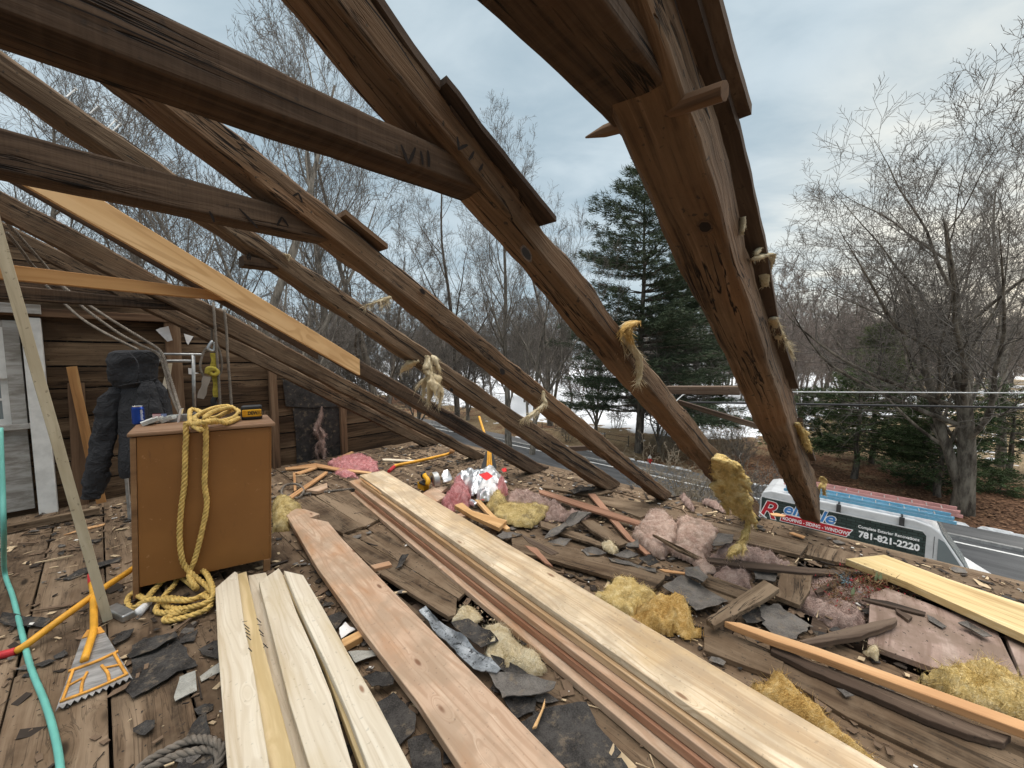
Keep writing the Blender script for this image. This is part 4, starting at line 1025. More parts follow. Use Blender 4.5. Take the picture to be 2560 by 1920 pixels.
mobj('barrel', *lathe([(.15, 0), (.15, .05), (.105, .06), (.10, .45), (.125, .46), (.125, .50), (.10, .51), (.10, .56)], hp), hr, hy, smooth=False)
mobj('bonnet', *lathe([(.12, .56), (.12, .60), (.10, .66), (.06, .71), (.03, .72), (.03, .78), (.001, .785)], hp), MT['white'], hy)
for s in (1, -1):
    Vt, Ft = tube([hp + A3(0, 0, .42) + E * s * .09, hp + A3(0, 0, .42) + E * s * .18], .05, 10); mobj('nozzle', Vt, Ft, hr, hy)
Vt, Ft = tube([hp + A3(0, 0, .38) - G * .09, hp + A3(0, 0, .38) - G * .19], .065, 10); mobj('nozzle', Vt, Ft, hr, hy)
# ------------------------------------------------------------------ overhead wires
WMAT = plain('wire_black', (.025, .025, .027), .6); WWH = plain('wire_grey', (.45, .46, .46), .5)
def wire(label, p, q, dp, dq, r, mat, sag=.0, ext=1.6, pts=None):
    A, B = PD(p, dp), PD(q, dq); A2 = A - (B - A) * (ext - 1); B2 = B + (B - A) * (ext - 1)
    P_ = pts if pts is not None else [A2 + (B2 - A2) * t - A3(0, 0, sag * 4 * t * (1 - t)) for t in np.linspace(0, 1, 40)]
    return T(mobj('overhead_wire', *tube(P_, r, 6), mat, smooth=True), label, 'wire', 'overhead wires')
def drop(p, q, dp, dq, endp, enddep):
    A, B = PD(p, dp), PD(q, dq); B2 = B + (B - A) * 2.5
    return crom([PZ(endp, .02), PD((1585, 1058), 3.9), PD((1500, 955), 5.0), PD((1452, 884), 6.1), PD((1490, p[1]), 6.5), A] + [A + (B2 - A) * t for t in np.linspace(.08, 1, 14)], 90)
wire('pale thin wire running level behind the thick rafter, upper of the two near cables', (1480, 846), (2212, 849), 6.6, 6.6, .010, WWH, pts=drop((1560, 846), (2212, 849), 6.6, 6.6, (1655, 1120), 3.3))
wire('thick black cable running level across the evergreens, lower of the two near cables', (1480, 868), (2212, 881), 6.4, 6.0, .017, WMAT, pts=drop((1560, 870), (2212, 881), 6.4, 6.0, (1640, 1122), 3.3))
for p, q, r, label in (((1675, 626), (2212, 553), .012, 'overhead wire, topmost across the big spreading tree'), ((1680, 638), (2212, 566), .012, 'overhead wire, second from the top across the spreading tree'),
                       ((1680, 652), (2212, 583), .010, 'overhead wire, third from the top across the spreading tree'), ((1809, 731), (2212, 700), .010, 'thin overhead wire crossing the conifer tip'), ((1737, 759), (2196, 731), .013, 'overhead wire below the conifer tip, above the two near cables')):
    wire(label, p, q, 27, 15.5, r, WMAT, 0, 1.35)
# ------------------------------------------------------------------ the van
VU0, VV0 = 3.05, 15.55
GZ0 = GZ; GZV = GZ + .22                       # rear, near side
van = empty('work_van', Wd(.4, VV0 + 1, GZ)); T(van, 'white work van with dark shingle patterned lettering panel and roof ladders', 'van')
FRV = frame(Wd(VU0, VV0, GZ), -E)            # x forward, y away from us is -(-G).. z up
def vp(x, y, z): return Wd(VU0 - x, VV0 + y, GZ + z * 1.07)
def carpaint(name, c):
    m = Mat(name, .25, .5); co = m.co(); n = m.noise(co, 2.5, 5, .6); m.col(m.mix(m.rng(n, .4, .75), c, tuple(x * .8 for x in c))); return m.m
WP = carpaint('white_van_paint', (.55, .56, .57))
prof = [(.42, .35), (.42, 1.2), (.45, 2.55), (.52, 2.80), (.75, 2.88), (4.2, 2.88), (4.55, 2.80), (4.72, 2.68), (5.40, 1.60), (5.95, 1.30), (6.1, 1.05), (6.12, .4)]
def vanshell(prof, y0, y1, name, mat, parent, tumble=.10, ztop=2.88):
    mb = MB(); n = len(prof); ys = [(y0 + .0, 0), (y0 + .0, 0)]
    def wy(y, z): return y + (tumble * max(0, (z - 1.2) / 1.7) ** 1.5) * (1 if y < (y0 + y1) / 2 else -1)
    V = [vp(x, wy(y0, z), z) for x, z in prof] + [vp(x, wy(y1, z), z) for x, z in prof]
    F = [tuple(range(n)), tuple(range(2 * n - 1, n - 1, -1))] + [(i, i + n, (i + 1) % n + n, (i + 1) % n) for i in range(n)]
    o = mobj(name, V, F, mat, parent, FRV); bevel(o, .05, 3); return o
vanshell(prof, 0, 2.0, 'body', WP, van)
def vside(z): return .10 * max(0, (z - 1.2) / 1.7) ** 1.5 - .006
def vquad(name, pts, mat, off=0., parent=van, th=.004):
    V = [vp(x, vside(z) - off, z) for x, z in pts] + [vp(x, vside(z) - off - th, z) for x, z in pts]; n = len(pts)
    F = [tuple(range(n)), tuple(range(2 * n - 1, n - 1, -1))] + [(i, i + n, (i + 1) % n + n, (i + 1) % n) for i in range(n)]
    return mobj(name, V, F, mat, parent, FRV)
def shingle_mat():
    m = Mat('shingle_print', .4, .4); c = m.co(rnd=False)
    br = m.n('ShaderNodeTexBrick', dict(offset=.5), Vector=m.n('ShaderNodeMapping', None, Vector=c, Rotation=(math.pi / 2, 0, 0)).outputs[0], Color1=(.018, .035, .033, 1), Color2=(.05, .075, .07, 1), Mortar=(.008, .012, .012, 1), Scale=1., Mortar_Size=.008, Bias=0., Brick_Width=.22, Row_Height=.085)
    m.col(br.outputs[0]); return m.m
vquad('lettering_panel', [(.5, 1.15), (4.45, 1.15), (4.45, 2.52), (4.36, 2.62), (.5, 2.62)], shingle_mat())
vquad('door_window', [(4.68, 1.48), (5.36, 1.50), (5.33, 1.60), (4.80, 2.46), (4.68, 2.52)], MT['glass'], .004)
ws = [(4.76, 2.62), (5.37, 1.65)]
nx = A3(.85, 0, .53)
V = []
for off in (.012, .02):
    for (x, z) in ws:
        for y in (.16 if z > 2 else .08, 1.84 if z > 2 else 1.92): V.append(vp(x + off * .82, y, z + off * .56))
mobj('windscreen', V, [(0, 1, 3, 2), (4, 6, 7, 5), (0, 4, 5, 1), (2, 3, 7, 6), (0, 2, 6, 4), (1, 5, 7, 3)], carpaint('tinted_glass', (.17, .20, .20)), van, FRV)
for x in (1.15, 5.1):
    for y in (.14, 1.86):
        w_ = empty('wheel', vp(x, y, .36)); place(w_, (vp(x, y, .36), np.eye(3)), van)
        for nm, r, hw, m in (('tyre', .36, .12, MT['black']), ('rim', .21, .125, MT['metal'])):
            Vt, Ft = tube([vp(x, y - hw, .36), vp(x, y + hw, .36)], r, 24); mobj(nm, Vt, Ft, m, w_, FRV)
for y in (.3, 1.7):
    b = MB(); b.add(boxv(vp(6.17, y - .14, .85), -.08 * E, .28 * G, .2 * ZUP), BOXF); b.obj('headlight', MT['glass'], van, FRV)
for x0, x1, z0, z1 in ((4.60, 4.61, .6, 2.55), (5.40, 5.41, .6, 1.45), (4.60, 5.40, .58, .59)): vquad('door_seam', [(x0, z0), (x1, z0), (x1, z1), (x0, z1)], MT['bk'], .003)
vquad('door_handle', [(4.70, 1.32), (4.86, 1.32), (4.86, 1.37), (4.70, 1.37)], MT['black'], .02, th=.02)
b = MB(); b.add(boxv(vp(5.25, -.22, 1.45), -.12 * E, .2 * G, .24 * ZUP), BOXF); bevel(b.obj('wing_mirror', MT['black'], van, FRV), .02)
# side rails and rack
rk = plain('rack_dark', (.06, .06, .062), .5, .3)
for x in (1.5, 2.55, 3.95):
    b = MB(); b.add(boxv(vp(x - .075, vside(2.7) - .045, 2.60), -.15 * E, .03 * G, .06 * ZUP), BOXF); b.add(boxv(vp(x - .055, vside(2.8) - .045, 2.66), -.11 * E, .03 * G, .24 * ZUP), BOXF)
    b.add(boxv(vp(x - .02, .05, 2.90), -.04 * E, 1.9 * G, .035 * ZUP), BOXF); b.obj('rack_bracket', rk, van, FRV)
b = MB(); b.add(boxv(vp(.6, .0, 2.63), -3.8 * E, .02 * G, .03 * ZUP), BOXF); b.obj('roof_rail', WP, van, FRV)
# lettering
def lettering(name, s, x, z, size, mat, parent, off=.012, xs=1., shear=0., bold=.0, rot=0.):
    zl = z + size * .35; d = (.10 * 1.5 * (max(0, zl - 1.2) / 1.7) ** .5 / 1.7)
    X = -E * xs; Zt = norm(ZUP + d * G); N = norm(np.cross(-E, Zt))
    X2 = (X * math.cos(rot) + Zt * math.sin(rot) * 1.); Y2 = -X * math.sin(rot) / xs + Zt * math.cos(rot)
    return text_mesh(name, s, (vp(x, vside(z) - off, z), np.stack([X2, Y2, N], 1)), size, mat, parent, .002, bold, shear)
wl = plain('white_vinyl', (.80, .80, .80), .4); rl = plain('red_vinyl', (.42, .02, .03), .4); bl = plain('blue_vinyl', (.05, .20, .48), .4)
lettering('lettering', '781-821-2220', 3.05, 2.08, .26, wl, van, xs=.88, bold=.010)
lettering('lettering', 'Complete Exterior Renovations', 3.03, 2.335, .125, wl, van, xs=.80, bold=.003)
lettering('lettering', 'eliable', 1.12, 2.27, .50, wl, van, .011, 1.06, .28, .03)
lettering('lettering', 'eliable', 1.12, 2.27, .50, bl, van, .016, 1.06, .28, .010)
lettering('lettering', 'R', .42, 2.0, .82, wl, van, .012, 1.0, .35, .035)
lettering('lettering', 'R', .42, 2.0, .82, rl, van, .017, 1.0, .35, .012)
vquad('red_banner', [(1.05, 1.98), (2.78, 1.98), (2.93, 2.24), (1.10, 2.24)], wl, .006)
vquad('red_banner', [(1.07, 2.0), (2.765, 2.0), (2.895, 2.22), (1.12, 2.22)], rl, .011)
lettering('lettering', 'ROOFING - SIDING - WINDOWS', 1.13, 2.05, .155, wl, van, .020, .76, 0, .003)
def ladder(label, y, z, x0, x1, c, wd=.42):
    m = plain('ladder_rail', c, .45, 0, .12, 5)
    e = empty('ladder', vp(2.5, y, z)); T(e, label, 'ladder', 'ladders on the van roof')
    for k in (0, wd):
        b = MB(); b.add(boxv(vp(x0, y + k, z), (x0 - x1) * E, .035 * G, .085 * ZUP), BOXF); b.add(boxv(vp(x0 + .05, y + k + .005, z + .09), (x0 - x1 + .12) * E, .03 * G, .08 * ZUP), BOXF); b.obj('rail', m, e, FRV)
    b = MB()
    for i in range(int((x1 - x0) / .305)):
        x = x0 + .15 + i * .305; b.add(*tube([vp(x, y + .02, z + .045), vp(x, y + wd, z + .045)], .016, 6)); b.add(*tube([vp(x, y + .02, z + .13), vp(x, y + wd - .01, z + .13)], .014, 6))
    b.obj('rungs', MT['pipe'], e, FRV)
ladder('blue fibreglass extension ladder on the van rack, nearer the street side wall', .18, 2.94, 1.1, 5.0, (.15, .37, .54))
ladder('faded red fibreglass extension ladder on the van rack, beyond the blue one', .95, 2.94, 1.0, 5.2, (.50, .25, .23), .44)
# ================================================================== ATTIC OBJECTS
def longest(P_):
    d = [(np.linalg.norm(P_[(i + 1) % len(P_)] - P_[i]), i) for i in range(len(P_))]; i = max(d)[1]
    return P_[(i + 1) % len(P_)] - P_[i]
def prism(name, pts, z, th, mat, parent=None, bev=.003, ax=None, tilt=None, jag=0., sd=0.):
    """a board or sheet: outline as seen, lying with its top at height z (z may be one value per corner)"""
    zs = z if isinstance(z, (list, tuple)) else [z] * len(pts)
    P_ = [PZ(p, q) for p, q in zip(pts, zs)]
    X = ax if ax is not None else longest(P_)
    if jag:
        Q = []
        for i in range(len(P_)):
            a, b = P_[i], P_[(i + 1) % len(P_)]; L = np.linalg.norm(b - a); m = max(1, int(L / .022)); d = np.cross(b - a, ZUP) / max(L, 1e-6)
            for j in range(m):
                t = j / m; Q.append(a + (b - a) * t + d * jag * (mnoise.noise((sd + i * 3.3, t * L * 22, .5)) + .6 * mnoise.noise((sd + i, t * L * 60, 4.5))) * (1 if j else 0))
        P_ = Q
    n = len(P_); V = P_ + [p - th * ZUP for p in P_]
    F = [tuple(range(n)), tuple(range(2 * n - 1, n - 1, -1))] + [(i, i + n, (i + 1) % n + n, (i + 1) % n) for i in range(n)]
    A = P_[0] * 0
    for i in range(n): A = A + np.cross(P_[i], P_[(i + 1) % n])
    if A[2] < 0: F = [f[::-1] for f in F]
    o = mobj(name, V, F, mat, parent, frame(P_[0] - th * ZUP, X * A3(1, 1, 1)))
    if bev: bevel(o, bev, 2)
    return o
def sheet(name, pts, z, mat, curl=.02, th=.003, sd=0., jag=.006, sub=.018):
    """a torn flexible scrap: wavy, with edges curling up"""
    P2 = np.array([PZ(p, z)[:2] for p in pts]); n = len(P2); Q = []
    for i in range(n):
        a, b = P2[i], P2[(i + 1) % n]; L = np.linalg.norm(b - a); m = max(1, int(L / .02)); d = np.array([-(b - a)[1], (b - a)[0]]) / max(L, 1e-6)
        for j in range(m):
            t = j / m; Q.append(a + (b - a) * t + d * jag * (mnoise.noise((sd + i * 3.3, t * L * 20, .5)) + .7 * mnoise.noise((sd + i, t * L * 55, 4.5))))
    Q = np.array(Q); c = Q.mean(0); rings = 7; V = []
    for r in range(1, rings + 1):
        s = r / rings
        for q in Q:
            p = c + (q - c) * s; h = curl * (s ** 3) * (.5 + mnoise.noise((p[0] * 5, p[1] * 5, sd))) + .006 * mnoise.noise((p[0] * 14, p[1] * 14, sd + 5))
            V.append((p[0], p[1], z + max(h, -.002)))
    m = len(Q); V.append((c[0], c[1], z)); F = [(m * rings, i, (i + 1) % m) for i in range(m)]
    F += [(r * m + i, (r + 1) * m + i, (r + 1) * m + (i + 1) % m, r * m + (i + 1) % m) for r in range(rings - 1) for i in range(m)]
    V = np.array(V); k = len(V); V = np.vstack([V, V - A3(0, 0, th)]); F2 = [tuple(a + k for a in f[::-1]) for f in F]; e = (rings - 1) * m
    F3 = [(e + i, e + k + i, e + k + (i + 1) % m, e + (i + 1) % m) for i in range(m)]
    return mobj(name, V, F + F2 + F3, mat)
def inside(P2, x, y):
    r = np.zeros(x.shape, bool); n = len(P2)
    for i in range(n):
        (x1, y1), (x2, y2) = P2[i], P2[(i + 1) % n]
        r ^= ((y1 > y) != (y2 > y)) & (x < (x2 - x1) * (y - y1) / (y2 - y1 + 1e-12) + x1)
    return r
def edged(P2, x, y):
    d = np.full(x.shape, 9.); n = len(P2)
    for i in range(n):
        a, b = P2[i], P2[(i + 1) % n]; t = np.clip(((x - a[0]) * (b - a)[0] + (y - a[1]) * (b - a)[1]) / max((b - a) @ (b - a), 1e-9), 0, 1)
        d = np.minimum(d, np.hypot(x - a[0] - t * (b - a)[0], y - a[1] - t * (b - a)[1]))
    return d
def fibres(mb, P_, Nn, L, wd, rg, spread=.7, down=0., mi=0):
    R_ = np.random.RandomState(rg); n = len(P_); D = norm(Nn + R_.normal(0, spread, (n, 3)) - A3(0, 0, down)); l = (L * R_.uniform(.3, 1.2, n))[:, None]
    S = norm(np.cross(D, R_.normal(0, 1, (n, 3)))) * wd; K = norm(np.cross(D, R_.normal(0, 1, (n, 3)))) * l * .35
    V = np.stack([P_ - S, P_ + S, P_ + D * l * .55 + K * .5 + S * .5, P_ + D * l + K], 1).reshape(-1, 3)
    mb.add(V, [(4 * i, 4 * i + 1, 4 * i + 2, 4 * i + 3) for i in range(n)], mi)
def batt(name, pts, h, mat, z0=0., sd=0., res=.011, edge=.05, lump=.6, fib=9000, fl=.026, lob=9., parent=None):
    """glass wool lying on the floor: outline as seen at half height, rounded lumpy top, frayed"""
    P2 = np.array([PZ(p, z0 + h * .45)[:2] for p in pts]); lo, hi = P2.min(0) - .02, P2.max(0) + .02
    nx, ny = [max(6, int((hi - lo)[i] / res)) for i in (0, 1)]; xs = np.linspace(lo[0], hi[0], nx); ys = np.linspace(lo[1], hi[1], ny); X, Y = np.meshgrid(xs, ys)
    wob = np.vectorize(lambda x, y: fbm((x, y, sd), 13, sd + 2, 4))(X, Y)
    ed = edged(P2, X, Y); ins = inside(P2, X, Y); sdist = np.where(ins, ed, -ed) + wob * .026
    fb = np.vectorize(lambda x, y: .75 - 2.1 * abs(mnoise.noise((x * lob * .75, y * lob * .75, sd))) + .28 * fbm((x, y, sd), lob * 4, sd, 3))(X, Y)
    prof = np.clip(sdist / edge, 0, 1) ** .5
    Zv = z0 + h * prof * (1 - lump * .5 + lump * fb * .9)
    Zv = np.maximum(Zv, z0 + .004)
    keep = sdist > -.006; idx = -np.ones(X.shape, int); idx[keep] = np.arange(keep.sum()); V = np.stack([X[keep], Y[keep], Zv[keep]], 1)
    F = []
    for j in range(ny - 1):
        for i in range(nx - 1):
            q = (idx[j, i], idx[j, i + 1], idx[j + 1, i + 1], idx[j + 1, i])
            if min(q) >= 0: F.append(q)
    k = len(V); base = V.copy(); base[:, 2] = z0 - .004
    edges_ = {}
    for f in F:
        for a in range(4):
            e = (f[a], f[(a + 1) % 4]); edges_[e] = edges_.get(e, 0) + 1
    bd = [e for e in edges_ if (e[1], e[0]) not in edges_]
    mb = MB(); mb.add(np.vstack([V, base]), F + [(b, a, a + k, b + k) for a, b in bd])
    rg = np.random.RandomState(int(sd * 10) + 5); area = keep.sum() * res * res; n = int(area * fib)
    if n:
        s = rg.randint(0, k, n); P_ = V[s] + rg.normal(0, .003, (n, 3)); out_ = P_ - A3(*P2.mean(0), z0); out_[:, 2] = np.abs(out_[:, 2]) + .12; fibres(mb, P_, norm(out_), fl, .0008, int(sd * 10) + 6); s = rg.randint(0, k, n); fibres(mb, V[s] + A3(0, 0, .003), np.tile(A3(0, 0, .25), (n, 1)), fl * 1.5, .0009, int(sd * 10) + 9, 1.)
    return mb.obj(name, mat, parent, smooth=True)
def tuft_geo(mb, path, rad, sd, fib, fl, k, flat, lump, n, down):
    path = np.array(path, float); L = np.linalg.norm(np.diff(path, axis=0), axis=1).sum(); n = n or max(12, int(L / .008)); P_ = crom(path, n)
    r = np.interp(np.linspace(0, 1, n), np.linspace(0, 1, len(rad)), rad); Tn, N, B = tframes(P_); V = []; Nn = []; ro = mnoise.noise((sd, 1.3, .4)) * 6
    for i in range(n):
        for j in range(k):
            a = j / k * 6.2832 + ro; d = math.cos(a) * N[i] + math.sin(a) * B[i] * flat
            q = P_[i] + d * r[i]; f = 1 + lump * fbm(q, 15, sd, 4) + .25 * lump * nz(q, 90, sd); V.append(P_[i] + d * r[i] * max(f, .2)); Nn.append(d)
    F = [(i * k + j, i * k + (j + 1) % k, (i + 1) * k + (j + 1) % k, (i + 1) * k + j) for i in range(n - 1) for j in range(k)] + [tuple(range(k))[::-1], tuple((n - 1) * k + j for j in range(k))]
    mb.add(V, F); V = np.array(V); rg = np.random.RandomState(int(sd * 7) + 1); s = rg.randint(0, len(V), fib); Tq = np.repeat(Tn, k, 0)
    fibres(mb, V[s], norm(np.array(Nn)[s] * .5 + Tq[s]), fl, .0010, int(sd * 7) + 2, .45, down)
def tuft(name, path, rad, mat, sd=0., fib=240, fl=.03, k=14, flat=.5, lump=.7, n=None, down=.8, parent=None, pieces=3):
    """a clump of glass wool along a path: a core and thin torn flaps beside it"""
    path = np.array(path, float); mb = MB(); rad = np.array(rad, float)
    tuft_geo(mb, path, rad * .72, sd, fib, fl, k, flat, lump, n, down)
    L = np.linalg.norm(path[-1] - path[0]); Q = crom(path, 60); rs = random.Random(int(sd * 31) + 7)
    for q in range(pieces):
        i0 = rs.randint(0, 40); i1 = min(59, i0 + rs.randint(10, 24)); t = i0 / 59; rr = float(np.interp(t, np.linspace(0, 1, len(rad)), rad))
        o = A3(rs.gauss(0, 1), rs.gauss(0, 1), rs.gauss(0, .6)) * rr * .55; o2 = o * rs.uniform(.8, 1.7) - A3(0, 0, rr * rs.uniform(0, .9))
        tuft_geo(mb, [Q[i0] + o * .4, Q[(i0 + i1) // 2] + o, Q[i1] + o2], [rr * .25, rr * rs.uniform(.35, .6), rr * rs.uniform(.25, .5), rr * .06], sd + q * 1.37 + 3, fib // 4, fl, 12, rs.uniform(.25, .6), lump * 1.2, None, down)
    return mb.obj(name, mat, parent, smooth=True)
# ------------------------------------------------------------------ lumber piles
GL = 'fresh lumber lying on the floor'
o = prism('plank', px('Z') + [(617, 1110), (641, 1098), (657, 1099), (691, 1110), (669, 1118), (709, 1127), (740, 1164), (834, 1261), (990, 1420), (1223, 1659), (1330, 1768), (1105, 1800), (997, 1659), (902, 1515), (784, 1364), (684, 1224)], .085, .04, MT['fir'], ax=PZ((1110, 1659)) - PZ((660, 1150)), bev=.004)
T(o, 'single pinkish plank with notched far end lying between the two lumber stacks', 'plank', GL)
# big stack: five planks, dressed to an edge that steps in and out
a0 = PZ((777, 1026), .20); a1 = PZ((1622, 1617), .20); dS = (a1 - a0) / np.linalg.norm(a1 - a0); nS = np.cross(ZUP, dS); nS = nS if nS @ RT > 0 else -nS
wS = abs((PZ((1296, 1292), .20) - a0) @ nS)
MT['redfir'] = wood('red_fir', (.22, .10, .055), (.36, .19, .115), (.47, .285, .19), .9, 1.4, (.25, .11, .06), .5, .6, .15, streak=.65, rings=.4)
def plankbox(label, far, near, z, wd, th, mat, ext=.9, back=0.):
    p = PZ(far, z); q = PZ(near, z); d = norm(q - p); q = q + d * ext; p = p - d * back; n2 = np.cross(ZUP, d); n2 = n2 if n2 @ RT > 0 else -n2
    V = [p, q, q + n2 * wd, p + n2 * wd]; V = [x - th * ZUP for x in V] + V
    o = mobj('plank', V, BOXF, mat, fr=frame(p, d)); bevel(o, .004, 2); return T(o, label, 'plank', GL)
plankbox('top plank of the big lumber stack, cream with long grain', (777, 1026), (1622, 1617), .200, wS, .036, MT['pine'])
plankbox('second plank of the big lumber stack, with torn bark edge', (779, 1040), (1632, 1659), .1605, wS - .01, .036, MT['ambfir'])
plankbox('third plank of the big lumber stack, sticking out farthest at the far end', (753, 1039), (1572, 1659), .121, wS, .036, MT['fir'])
plankbox('fourth plank of the big lumber stack, reddish edge', (766, 1058), (1530, 1659), .0815, wS, .036, MT['redfir'])
plankbox('lowest plank of the big lumber stack, lying on the floor', (756, 1064), (1466, 1659), .042, wS, .036, MT['fir'])
# split bark strip on the second plank's edge
b = MB(); rs = random.Random(2)
P_ = [a0 + dS * t + nS * (-.004 + .004 * mnoise.noise((t * 9, 1, 1))) + ZUP * (-.03 + .008 * mnoise.noise((t * 7, 2, 1))) for t in np.linspace(.02, .62, 30)]
Vt, Ft = tube(P_, .013 * np.sin(np.linspace(.2, 3.0, 30)) ** .5, 6); b.add(Vt, Ft)
T(b.obj('bark_strip', MT['lath'], smooth=True), 'torn bark strip along the far edge of the big lumber stack', 'splinter')
# left stack of pale boards
GP = 'pale spruce boards in the small stack'
H_ = lambda *p: px('H', *p)
axC = PZ((760, 1659), .1) - PZ((600, 1250), .1)
o = prism('board', [(465, 1270), (507, 1234), (513, 1237), (527, 1343), (550, 1459), (583, 1659), (606, 1800), (503, 1800), (491, 1659), (471, 1403)], .125, .037, MT['spruce'], ax=axC); T(o, 'outermost wide pale board of the small stack, beside the coiled rope', 'board', GP)
o = prism('board', [(513, 1240), (532, 1234), (545, 1290), (566, 1380), (592, 1478), (641, 1659), (668, 1800), (590, 1800), (565, 1659), (535, 1459), (512, 1343)], .095, .037, MT['spruce_y'], ax=axC); T(o, 'narrow yellowish board beside the outermost board, black strokes on its edge', 'board', GP)
o = prism('board', [(536, 1243), (574, 1236), (584, 1260), (612, 1380), (650, 1515), (700, 1659), (740, 1800), (640, 1800), (620, 1659), (565, 1459)], .055, .037, MT['spruce'], ax=axC); T(o, 'low pale board lying deepest in the small stack', 'board', GP)
o = prism('board', [(559, 1257), (602, 1227), (610, 1238), (640, 1320), (677, 1403), (715, 1497), (763, 1659), (805, 1800), (700, 1800), (670, 1659), (625, 1515), (591, 1380)], .115, .037, MT['spruce'], ax=axC); T(o, 'wide pale board with faint grey bloom, middle of the small stack', 'board', GP)
o = prism('board', [(613, 1232), (655, 1242), (700, 1317), (752, 1410), (816, 1519), (889, 1659), (965, 1800), (850, 1800), (797, 1659), (752, 1538), (707, 1437), (650, 1320)], .145, .037, MT['spruce'], ax=axC); T(o, 'highest pale board of the small stack, next to the single plank', 'board', GP)
o = prism('board', [(606, 1240), (650, 1252), (700, 1340), (810, 1540), (880, 1672), (950, 1815), (840, 1815), (785, 1670), (700, 1440)], .105, .037, MT['spruce_y'], ax=axC); T(o, 'pale board carrying the highest board of the small stack', 'board', GP)
# lumber marks: black dashes on the narrow board's edge
def dash(pairs, z, parent):
    b = MB()
    for p, q in pairs:
        A, B = PZ(p, z), PZ(q, z); d = norm(B - A); s = np.cross(d, ZUP) * .0022; b.add([A - s, A + s, B + s, B - s], [(0, 1, 2, 3)])
    o = b.obj('lumber_mark', MT['bk'], None); place(o, (np.array(o.matrix_basis.translation), np.eye(3)), parent); return o
nb_ = [o for o in bpy.data.objects if o.get('label', '').startswith('narrow yellowish')][0]
dash([(px('H', p)[0], px('H', q)[0]) for p, q in [((372, 520), (398, 545)), ((376, 555), (402, 560)), ((385, 585), (412, 612)), ((392, 610), (415, 625)), ((410, 665), (437, 692)), ((412, 690), (430, 672))]], .0965, nb_)
nb2 = [o for o in bpy.data.objects if o.get('label', '').startswith('outermost wide')][0]
dash([(px('H', p)[0], px('H', q)[0]) for p, q in [((290, 540), (318, 536)), ((300, 555), (330, 580)), ((305, 575), (332, 600)), ((308, 600), (336, 618)), ((312, 620), (340, 645)), ((325, 690), (345, 712))]], .1265, nb2)
# treated plank at the eave
o = prism('plank', px('G', (700, 625), (890, 605), (1200, 722), (1580, 850), (1900, 965), (1900, 1105), (1580, 1000), (1290, 870), (1000, 740)), .12, .045, MT['treated'], ax=PZ(px('G', (1580, 925))[0]) - PZ(px('G', (850, 650))[0])); T(o, 'yellow green treated plank lying along the eave', 'plank', GL)
# long thin laths
GB = 'loose old boards on the floor'
o = prism('lath', px('G', (100, 932), (180, 940), (560, 1062), (1000, 1218), (1580, 1425), (1900, 1545), (1900, 1600), (1580, 1475), (1000, 1262), (560, 1100), (320, 1020), (150, 955)), .105, .035, MT['lath'], bev=.004); T(o, 'long orange lath with pointed tip crossing the near floor', 'lath', GB)
o = prism('lath', px('G', (325, 1035), (525, 1130), (760, 1210), (1080, 1340), (1330, 1440), (1520, 1500), (1480, 1535), (1300, 1490), (1060, 1400), (760, 1270), (525, 1175), (330, 1080)), .055, .03, MT['board_dark'], bev=.004, jag=.004, sd=3.); T(o, 'dark splintered lath beneath the long orange lath', 'lath', GB)
o = prism('lath', px('F', (185, 400), (210, 398), (560, 505), (920, 625), (905, 650), (540, 540), (190, 420)), .075, .02, MT['redlath']); T(o, 'long reddish lath pointing at the folded pink batt', 'lath', GB)
o = prism('lath', px('F', (525, 425), (575, 425), (690, 560), (835, 735), (960, 840), (925, 845), (800, 740), (640, 560)), .05, .02, MT['redlath']); T(o, 'reddish lath crossing under the longer reddish lath', 'lath', GB)
# ------------------------------------------------------------------ loose old boards
def lb(label, pts, z, th=.025, mat='board_old', jag=.0, sd=0., name='old_board', bev=.003):
    return T(prism(name, pts, z, th, MT[mat], jag=jag, sd=sd, bev=bev), label, 'board', GB)
F_ = lambda *p: px('F', *p)
lb('long old board whose split end lies by the amber wool', F_((0, 700), (420, 800), (700, 880), (1060, 985), (1050, 1015), (965, 1085), (640, 990), (280, 885), (0, 815)), .055, .026, 'board_old', .006, 1.)
lb('old board with square end under the hanging wool', F_((1380, 620), (1560, 660), (2050, 770), (1990, 850), (1600, 760), (1300, 690)), .04, .028)
lb('short old board at the foot of the thick rafter', F_((2060, 775), (2212, 800), (2400, 850), (2380, 920), (2212, 890), (2030, 845)), .035, .026)
lb('brown board offcut with ragged end propped on the debris', F_((1340, 1290), (1740, 1020), (1850, 1080), (1780, 1130), (1440, 1315), (1400, 1340)), [.10, .13, .13, .12, .10, .09], .03, 'board_old', .004, 4.)
lb('square dusty board end tilted beside the pink wool', F_((1860, 950), (2080, 985), (2060, 1090), (1990, 1195), (1820, 1130)), .06, .03)
lb('narrow board between felt pieces pointing at the eave', F_((1350, 985), (1640, 1085), (1620, 1130), (1580, 1150), (1335, 1060)), .05, .025, 'board_old')
lb('weathered board running under the ragged offcut', F_((1340, 1070), (1600, 1160), (1560, 1190), (1500, 1180), (1330, 1100)), .035, .02, 'board_old')
lb('dark thin board over the hole below the thick rafter', px('G', (10, 615), (330, 650), (560, 672), (700, 685), (690, 700), (480, 695), (200, 668), (10, 635)), .075, .02, 'board_dark', .003, 5.)
lb('dark splinter of board leaning across the hole', px('G', (545, 780), (700, 700), (712, 712), (640, 760), (560, 795)), .07, .02, 'board_dark', .003, 6.)
lb('dark board stub pointing up the pinkish board', px('G', (470, 1030), (700, 965), (950, 912), (955, 930), (930, 950), (760, 1010), (520, 1048)), [.07, .08, .10, .10, .10, .08, .07], .03, 'board_dark', .003, 7.)
